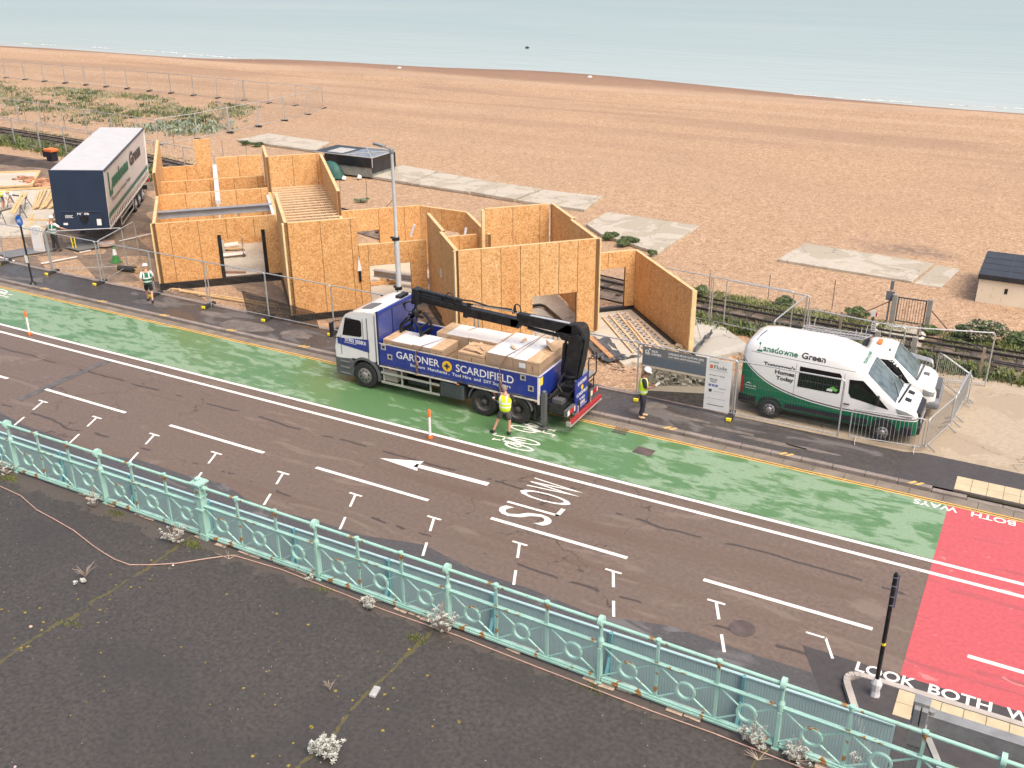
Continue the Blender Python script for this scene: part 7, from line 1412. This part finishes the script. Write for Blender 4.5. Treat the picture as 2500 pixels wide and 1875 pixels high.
# ================================================================ building site clutter
def planks(name, lab, pts, cat='timber', grp=None, w_=.15, h_=.05):
    for i, (a, b) in enumerate(pts):
        o = MB().bar(a, b, w_, h_).build(name, TIMBER, bevel=.004); tag(o, lab[i] if isinstance(lab, list) else lab, cat, grp)
planks('timber_plank', ['left of the two long planks laid across the sawhorses', 'right of the two long planks laid across the sawhorses', 'single board lying on the work floor near the paper sign', 'thin board lying flat behind the standing worker', 'long thin board beside the standing worker\'s feet'],
       [((-52.75, 36.8, .95), (-49.29, 33.45, .95)), ((-52.45, 36.85, .95), (-48.95, 33.35, .95)), ((-47.27, 32.96, .22), (-50.45, 35.48, .22)), ((-49.8, 34.6, .22), (-47.4, 35.8, .22)), ((-48.6, 33.7, .22), (-45.9, 35.0, .22))], grp='loose timber')
for i in range(9):
    dx = i * .17; o = MB().bar((-51.38 + dx * .62, 36.28 + dx * .52, .24 + .06 * (i % 3)), (-54.3 + dx * 1.0 - .8, 39.2 + dx * .85 + .4, .24 + .06 * (i % 3)), .105, .06).build('stacked_plank', TIMBER, bevel=.004); tag(o, ORD[i] + ' plank from the left in the fanned stack beside the trailer', 'timber', 'planks fanned out beside the trailer')
for i, (a, b) in enumerate((((-51.92, 36.37), (-53.28, 36.29)), ((-50.14, 34.47), (-50.48, 33.87)))):
    c = ((a[0] + b[0]) / 2, (a[1] + b[1]) / 2, .19); t = thing('sawhorse', ['sawhorse under the far ends of the two long planks', 'sawhorse under the near ends of the two long planks'][i], 'sawhorse', c, math.atan2(b[1] - a[1], b[0] - a[0]) + (.6 if i else 0), 'steel sawhorses'); m = MB(); m.box(-.75, -.04, .66, .75, .04, .73); m.build('top_rail', GREYP, t)
    for sx in (-.65, .65):
        m = MB(); m.bar((sx, 0, .68), (sx * 1.1, -.28, 0), .035).bar((sx, 0, .68), (sx * 1.1, .28, 0), .035).bar((sx * 1.05, -.15, .32), (sx * 1.05, .15, .32), .03); m.build('leg_pair', GREYP, t)
m = MB(); m.box(-.22, -.02, 0, .22, .02, 1.15); t = thing('paper_sign', 'tall white site notice board with a round symbol, standing beside the fence', 'sign', (-44.25, 31.15, .08), R(15)); MB().box(-.30, -.05, 0, .30, .05, 1.30).build('board', WHITE, t, bevel=.01); m = MB(); m.box(-.30, -.055, .02, -.28, -.05, 1.28).box(.28, -.055, .02, .30, -.05, 1.28).box(-.28, -.055, .12, .28, -.05, .14); m.build('pink_border', mat('pale_pink', (.7, .40, .38), .6), t)
m = MB(); n = 20; ou = [(.17 * math.cos(6.283 * k / n), -.056, 1.05 + .17 * math.sin(6.283 * k / n)) for k in range(n)]; inn = [(.15 * math.cos(6.283 * k / n), -.056, 1.05 + .15 * math.sin(6.283 * k / n)) for k in range(n)]; m.add(ou + inn, [(k, (k + 1) % n, n + (k + 1) % n, n + k) for k in range(n)]); m.bar((-.06, -.056, 1.05), (0, -.056, .99), .02, .004).bar((0, -.056, .99), (.07, -.056, 1.12), .02, .004); m.build('round_symbol', mat('sym_grey', (.3, .33, .38), .6), t)
t = thing('bin_stand', 'black bin with an orange lid standing by the railway fence', 'bin', (-62.0, 46.08, .15)); m = MB(); m.prism([(-.26, -.24, 0), (.26, -.24, 0), (.32, -.28, .75), (-.32, -.28, .75)], (0, .5, 0)); m.build('bin_body', mat('bin_navy', (.02, .022, .035), .5), t, bevel=.02); m = MB(); m.box(-.42, -.3, .75, .42, .3, .95); m.build('lid', mat('lid_orange', (.75, .17, .05), .5), t, bevel=.04); m = MB(); m.box(-.85, -.1, .3, -.45, .3, .8); m.build('side_box', MC['bin_navy'], t, bevel=.04)
def rocks(name, lab, cx, cy_, rx, ry, n, s0, s1, c, seed, z=.05, kind='stuff'):
    r_ = random.Random(seed); m = MB()
    for k in range(n):
        a, q = r_.uniform(0, 6.283), math.sqrt(r_.random()); x, y = cx + rx * q * math.cos(a), cy_ + ry * q * math.sin(a); s_ = r_.uniform(s0, s1); zz = z + max(0, (1 - q)) * s1 * r_.uniform(0, 2.2)
        vs = [(x + s_ * r_.uniform(.6, 1.2) * i, y + s_ * r_.uniform(.5, 1.1) * j, zz + s_ * r_.uniform(.3, .8) * k_) for k_ in (0, 1) for i, j in ((-1, -1), (1, -1), (1, 1), (-1, 1))]; m.add(vs, [(0, 3, 2, 1), (4, 5, 6, 7), (0, 1, 5, 4), (1, 2, 6, 5), (2, 3, 7, 6), (3, 0, 4, 7)])
    o = m.build(name, c); return tag(o, lab, 'rubble', kind=kind)
RB = mat('rubble_mix', (.42, .31, .23), .85, var=.35, scale=2.5)
rocks('rubble', 'heap of clay and stones beside the concrete base at the left', -58.0, 41.0, 1.6, 1.2, 150, .08, .25, mat('clay_red', (.42, .22, .13), .85, var=.3), 1); q = z5(990, 1340, .15); rocks('rubble', 'small pile of broken stones at the foot of the open timber wall', q.x, q.y, .45, .28, 60, .04, .11, mat('stone_buff', (.42, .33, .22), .85, var=.2), 2, .16)
for i, (cx, cy_, rx, ry, n) in enumerate(((-8.8, 34.6, 1.0, .8, 110), (-12.3, 31.8, 1.6, 1.0, 150), (-14.7, 31.0, 1.0, .8, 120), (-9.6, 30.6, 1.0, 1.0, 120), (-33.5, 29.9, 2.2, .35, 40), (-28.4, 29.9, 1.4, .3, 50))): rocks('loose_stones', ['loose stones behind the rear of the high-roof van', 'loose stones between the crane truck and the open unit', 'loose stones at the foot of the square timber unit', 'loose stones behind the banner', 'loose clods in front of the left timber unit', 'loose clods under the netting'][i], cx, cy_, rx, ry, n, .02, .07, RB, 10 + i, .05)
for i, (a, b) in enumerate((((-33.9, 29.95, .1), (-28.2, 30.5, .1)), ((-33.3, 29.85, .12), (-28.0, 30.25, .1)))): o = MB().bar(a, b, .09, .05).build('timber_batten', TIMBER); tag(o, ['back one of two long battens on the earth before the left timber unit', 'front one of two long battens on the earth before the left timber unit'][i], 'timber', 'long battens on the earth')
def sheet(name, lab, pts, z, m_, cat): o = MB().prism([(p[0], p[1], z) for p in pts], (0, 0, .02)).build(name, m_); return tag(o, lab, cat)
GRM = mat('ground_mat_grey', (.20, .20, .205), .5, .2, var=.2, scale=6)
sheet('track_mat', 'grey ribbed ground mat under the nose of the trailer, rear one', [(-44.31, 32.75), (-43.0, 32.9), (-42.9, 34.0), (-44.3, 34.1)], .10, GRM, 'ground mat'); sheet('track_mat', 'grey ribbed ground mat nearest the fence under the trailer front', [(-43.56, 32.1), (-42.4, 32.0), (-41.9, 33.2), (-43.3, 33.3)], .13, GRM, 'ground mat'); sheet('track_mat', 'grey ground mat under the white notice board', [(-45.9, 29.9), (-44.6, 29.6), (-43.7, 31.6), (-44.9, 32.1)], .09, GRM, 'ground mat'); sheet('track_mat', 'clear plastic ground sheet beside the trailer wheels', [(-41.5, 36.5), (-40.0, 35.8), (-40.8, 37.8), (-42.0, 38.3)], .10, GRM, 'ground mat')
for i, (a, b, w_) in enumerate((((-42.3, 29.7, .12), (-41.7, 31.3, .12), .12), ((-42.2, 31.85, .12), (-42.0, 32.4, .12), .08), ((-42.0, 34.2, .14), (-41.6, 36.0, .14), .10), ((-47.8, 29.6, .14), (-43.8, 29.35, .12), .10))): o = MB().bar(a, b, w_, .03).build('white_trim_strip', WHITE); tag(o, ['white trim strip on the earth behind the fence, left of the cone', 'short white offcut on the earth near the ground mats', 'long pale pole lying beside the trailer side guard', 'white strip along the fence foot at the left edge'][i], 'strip', 'white trim strips')
o = MB().tube([(-43.1, 32.2, .75), (-43.05, 32.2, .08)], .03, 6).tube([(-42.85, 32.2, .75), (-42.9, 32.25, .08)], .03, 6).bar((-43.1, 32.2, .4), (-42.85, 32.2, .4), .03).build('yellow_trestle', YELLOW); tag(o, 'small yellow steel trestle under the near corner of the trailer', 'trestle')
o = MB().lathe([(.42, 0), (.42, .12)], 20, (-42.0, 33.4, .15)).build('landing_pad', mat('pad_buff', (.5, .36, .28), .8)); tag(o, 'round buff pad under the trailer kingpin', 'pad')
o = MB().lathe([(.13, -.5), (.13, .5)], 12, axis='x').build('rubber_roll', RUBBER, smooth=True); o.location = (-37.7, 30.9, .2); o.rotation_euler.z = .25; tag(o, 'black rubber roll with wooden ends on the earth behind the walking worker', 'roll')
for i, x in enumerate((-38.2, -37.2)): o = MB().box(-.08, -.1, 0, .06, .1, .22).build('timber_block', TIMBER); o.location = (x, 30.8 + .2 * i, .06); tag(o, ['left', 'right'][i] + ' small wooden block chocking the black rubber roll', 'block', 'wooden chocks')
# metal-web joists on the floor of the open unit
WEB = mat('web_galv', (.66, .66, .64), .5, .3)
def joist(a, b, lab, hw=.26, up=(0, 0, 1)):
    a, b = Vector(a), Vector(b); d = (b - a).normalized(); n = Vector((-d.y, d.x, 0)) * hw; t = thing('web_joist', lab, 'joist', (a.x, a.y, a.z), math.atan2(d.y, d.x), 'metal-web joists lying on the bare floor'); L_ = (b - a).length; rise = b.z - a.z
    m = MB()
    for y in (0, 2 * hw): m.bar((0, y, 0), (L_, y, rise), .09, .045)
    m.build('timber_chords', mat('joist_pale', (.66, .47, .29), .7, var=.15), t); m = MB(); k = int(L_ / .34)
    for q in range(k): x = L_ * q / k; z = rise * q / k + .03; m.bar((x, 0.02, z), (x + L_ / k / 2, 2 * hw - .02, z), .05, .02).bar((x + L_ / k / 2, 2 * hw - .02, z), (x + L_ / k, .02, z), .05, .02)
    m.build('metal_webs', WEB, t)
def U(s, t, z): x, y = ST(s, t); return (x, y, z)
jl = ['nearest of the metal-web joists, lying at the left of the pile', 'second metal-web joist in the pile on the bare floor', 'third metal-web joist in the pile, crossing the others', 'metal-web joist lying on top of the pile, aimed at the crane truck', 'dark metal-web joist at the foot of the tall timber wall']
for i, (a, b) in enumerate(((z5(670, 1350, .2), z5(395, 1040, .2)), (z5(750, 1350, .26), z5(450, 1020, .26)), (z5(800, 1330, .32), z5(530, 1010, .32)), (z5(820, 1310, .38), z5(620, 1080, .38)), (z5(920, 1310, .2), z5(640, 1060, .2)))): joist(a, b, jl[i], .17)
# rubbish seen through the left doorway
for i, (a, b, w_, m_) in enumerate(((U(-2.2, 53.3, .75), U(.2, 52.9, .75), .35, TIMBER), (U(-2.0, 51.9, .45), U(.6, 52.2, .5), .12, TIMBER), (U(-2.2, 51.3, .5), U(.7, 51.9, .42), .06, GALV), (U(-.9, 50.2, .42), U(.9, 51.0, .40), .06, GALV))): pass
q = [U(-.5, 48.2, .36), U(.9, 47.6, .36)]
for i, (s0, t0, s1, t1, z, w_, m_, nm, lab) in enumerate(((-1.0, 49.8, .55, 49.5, .45, .22, TIMBER, 'plank', 'broad plank lying in the room behind the black-lined doorway'), (-1.0, 49.2, .45, 49.1, .40, .10, TIMBER, 'plank', 'narrow plank in the room behind the black-lined doorway'), (-1.0, 48.8, .5, 49.2, .42, .04, GALV, 'steel_channel', 'steel channel lying in the room behind the doorway'), (-1.0, 48.2, .55, 48.6, .40, .04, GALV, 'steel_channel', 'second steel channel, nearest the black-lined doorway'), (-.9, 46.2, .5, 45.7, .37, .22, mat('reddish_board', (.28, .13, .09), .7), 'board', 'reddish board lying across the doorway floor'))):
    o = MB().bar(U(s0, t0, z), U(s1, t1, z), w_, .03).build(nm, m_); tag(o, lab, 'timber' if 'plank' in nm or nm == 'board' else 'channel', 'offcuts inside the left timber room')
for i, (s0, t0, z, a) in enumerate(((-.2, 49.9, .55, .3), (.05, 48.5, .46, .1))): o = MB().prism([(-.6, -.18, 0), (.55, -.22, 0), (.6, .16, .03), (-.5, .2, .03)], (0, 0, .03)).build('wrapped_bundle', WHITE, bevel=.01); o.location = U(s0, t0, z); o.rotation_euler.z = R(45) + a; tag(o, ['upper white plastic-wrapped bundle seen through the black-lined doorway', 'lower white plastic-wrapped bundle seen through the black-lined doorway'][i], 'bundle', 'white wrapped bundles')
t = thing('scaffold_tower', 'slim steel access tower leg on a castor, seen through the black-lined doorway', 'access tower', U(.55, 48.3, .35), R(45)); m = MB(); m.tube([(0, 0, .2), (0, 0, 2.2)], .025, 8).tube([(0, .9, .2), (0, .9, 2.2)], .025, 8).tube([(0, 0, 1.1), (-1.3, 0, 1.5)], .02, 6).tube([(0, 0, 1.9), (0, .9, 1.9)], .02, 6); m.build('tube_frame', GALV, t, smooth=True); m = MB(); m.lathe([(.08, -.025), (.08, .025)], 14, (0, 0, .08), 'y').lathe([(.08, -.025), (.08, .025)], 14, (0, .9, .08), 'y').bar((0, 0, .1), (0, 0, .22), .05); m.each('castor', mat('castor_brown', (.14, .11, .09), .6), t)
# torn membrane and planks near the crane
m = MB(); r_ = random.Random(4); nx, ny = 14, 6; vs = []; base = [z5(180, 1270, .1), z5(260, 1400, .1), z5(330, 1450, .1), z5(480, 1440, .1)]
for i in range(nx + 1):
    f = i / nx * 2.999; k = int(f); p = base[k].lerp(base[k + 1], f - k)
    for j in range(ny + 1): vs.append((p.x + .05 * r_.uniform(-1, 1) + .10 * j, p.y + .13 * j + .03 * r_.uniform(-1, 1), .10 + .16 * abs(math.sin(i * 1.1 + j * .8)) * r_.random() + .04))
m.add(vs, [(i * (ny + 1) + j, i * (ny + 1) + j + 1, (i + 1) * (ny + 1) + j + 1, (i + 1) * (ny + 1) + j) for i in range(nx) for j in range(ny)]); o = m.build('torn_membrane', mat('membrane_grey', (.075, .08, .09), .35, var=.4, scale=4), smooth=True); tag(o, 'crumpled grey plastic membrane on the ground right of the crane', 'plastic sheet')
o = MB().bar(z5(215, 1225, .22), z5(400, 1400, .22), .20, .07).build('sill_plank', mat('osb_strip', (.45, .24, .12), .7, var=.2, scale=6)); tag(o, 'reddish sill board sloping down from the square unit towards the crane', 'timber')
m = MB(); r_ = random.Random(8); vs = []; A = [z5(1080, 1400, .15), z5(1180, 1350, .15), z5(1230, 1290, .15), z5(1280, 1250, .15)]
for i in range(13):
    f = i / 12 * 2.999; k = int(f); p = A[k].lerp(A[k + 1], f - k)
    for j in range(6): vs.append((p.x - .03 * j + .03 * r_.uniform(-1, 1), p.y + .07 * j, .16 + .03 * i * (1 if i < 9 else .6) + .12 * r_.random()))
m.add(vs, [(i * 6 + j, i * 6 + j + 1, (i + 1) * 6 + j + 1, (i + 1) * 6 + j) for i in range(12) for j in range(5)]); o = m.build('torn_membrane', MC['membrane_grey'], smooth=True); tag(o, 'twisted grey plastic membrane on the edge of the pale concrete base', 'plastic sheet')
for i, (a, b) in enumerate(((z5(1085, 1000, 2.0), z5(1200, 1290, .2)), (z5(1085, 1220, .3), z5(1190, 1300, .2)))): o = MB().tube([z5(1100, 1180, .9), z5(1120, 1010, 1.2), z5(1200, 1300, .18)] if i == 0 else [a, b], .022, 7).build('steel_prop', GALV, smooth=True); tag(o, ['bent steel tube leaning on the end of the open timber wall', 'short steel tube on the pale concrete base'][i], 'steel tube', 'steel tubes by the open wall')
w_ = thing('clay_pipes', 'bundle of terracotta pipes seen through the small window hole', 'pipes', (-27.3, 38.4, .1))
for k in range(4): m = MB(); m.tube([(-1.0, .25 * k, .12 + .02 * k), (.9, .25 * k - .2, .12)], .11, 10); m.build('pipe', mat('terracotta', (.38, .16, .12), .6), w_, smooth=True)
# flotsam on the beach
for i, (u, v, s_, c) in enumerate(((1287, 118, .35, (.02, .02, .02)), (975, 168, .3, (.75, .75, .74)), (254, 133, .25, (.75, .75, .73)), (450, 139, .2, (.75, .75, .73)), (1440, 190, .3, (.72, .72, .7)), (1925, 248, .25, (.72, .7, .66)))):
    m = MB(); m.lathe([(s_ * .6, 0), (s_, s_ * .3), (s_ * .5, s_ * .7), (s_ * .1, s_ * .8)], 8); o = m.build('float', mat('flot' + str(i), c, .6)); z_ = -.5 if i == 0 else -.35; g = G(u, v, z_); o.location = g; tag(o, ['small dark buoy floating on the calm sea', 'white lump at the waterline left of centre', 'white speck on the wet shingle at the far left', 'white speck on the wet shingle, second from the left', 'pale lump on the wet shingle near the middle', 'pale lump on the wet shingle towards the right'][i], 'buoy' if i == 0 else 'debris', None if i == 0 else 'pale debris on the wet shingle')
# ---------------------------------------------------------------- put every Empty at the base of its thing
bpy.context.view_layer.update()
def descend(o):
    for c in o.children: yield c; yield from descend(c)
for o in [x for x in COL.objects if x.type == 'EMPTY' and x.parent is None]:
    P = [c.matrix_world @ Vector(b) for c in descend(o) if c.type == 'MESH' for b in c.bound_box]
    if not P: continue
    lo = Vector((min(p.x for p in P), min(p.y for p in P), min(p.z for p in P))); hi = Vector((max(p.x for p in P), max(p.y for p in P), max(p.z for p in P)))
    b = Vector(((lo.x + hi.x) / 2, (lo.y + hi.y) / 2, lo.z)); old = o.matrix_world.translation.copy()
    if (b - old).length < .6 * max(1, (hi - lo).length * .35): continue
    inv = o.matrix_world.to_3x3().inverted(); d = inv @ (b - old); o.location = b
    for c in o.children: c.location = c.location - d
if bt is None: pass
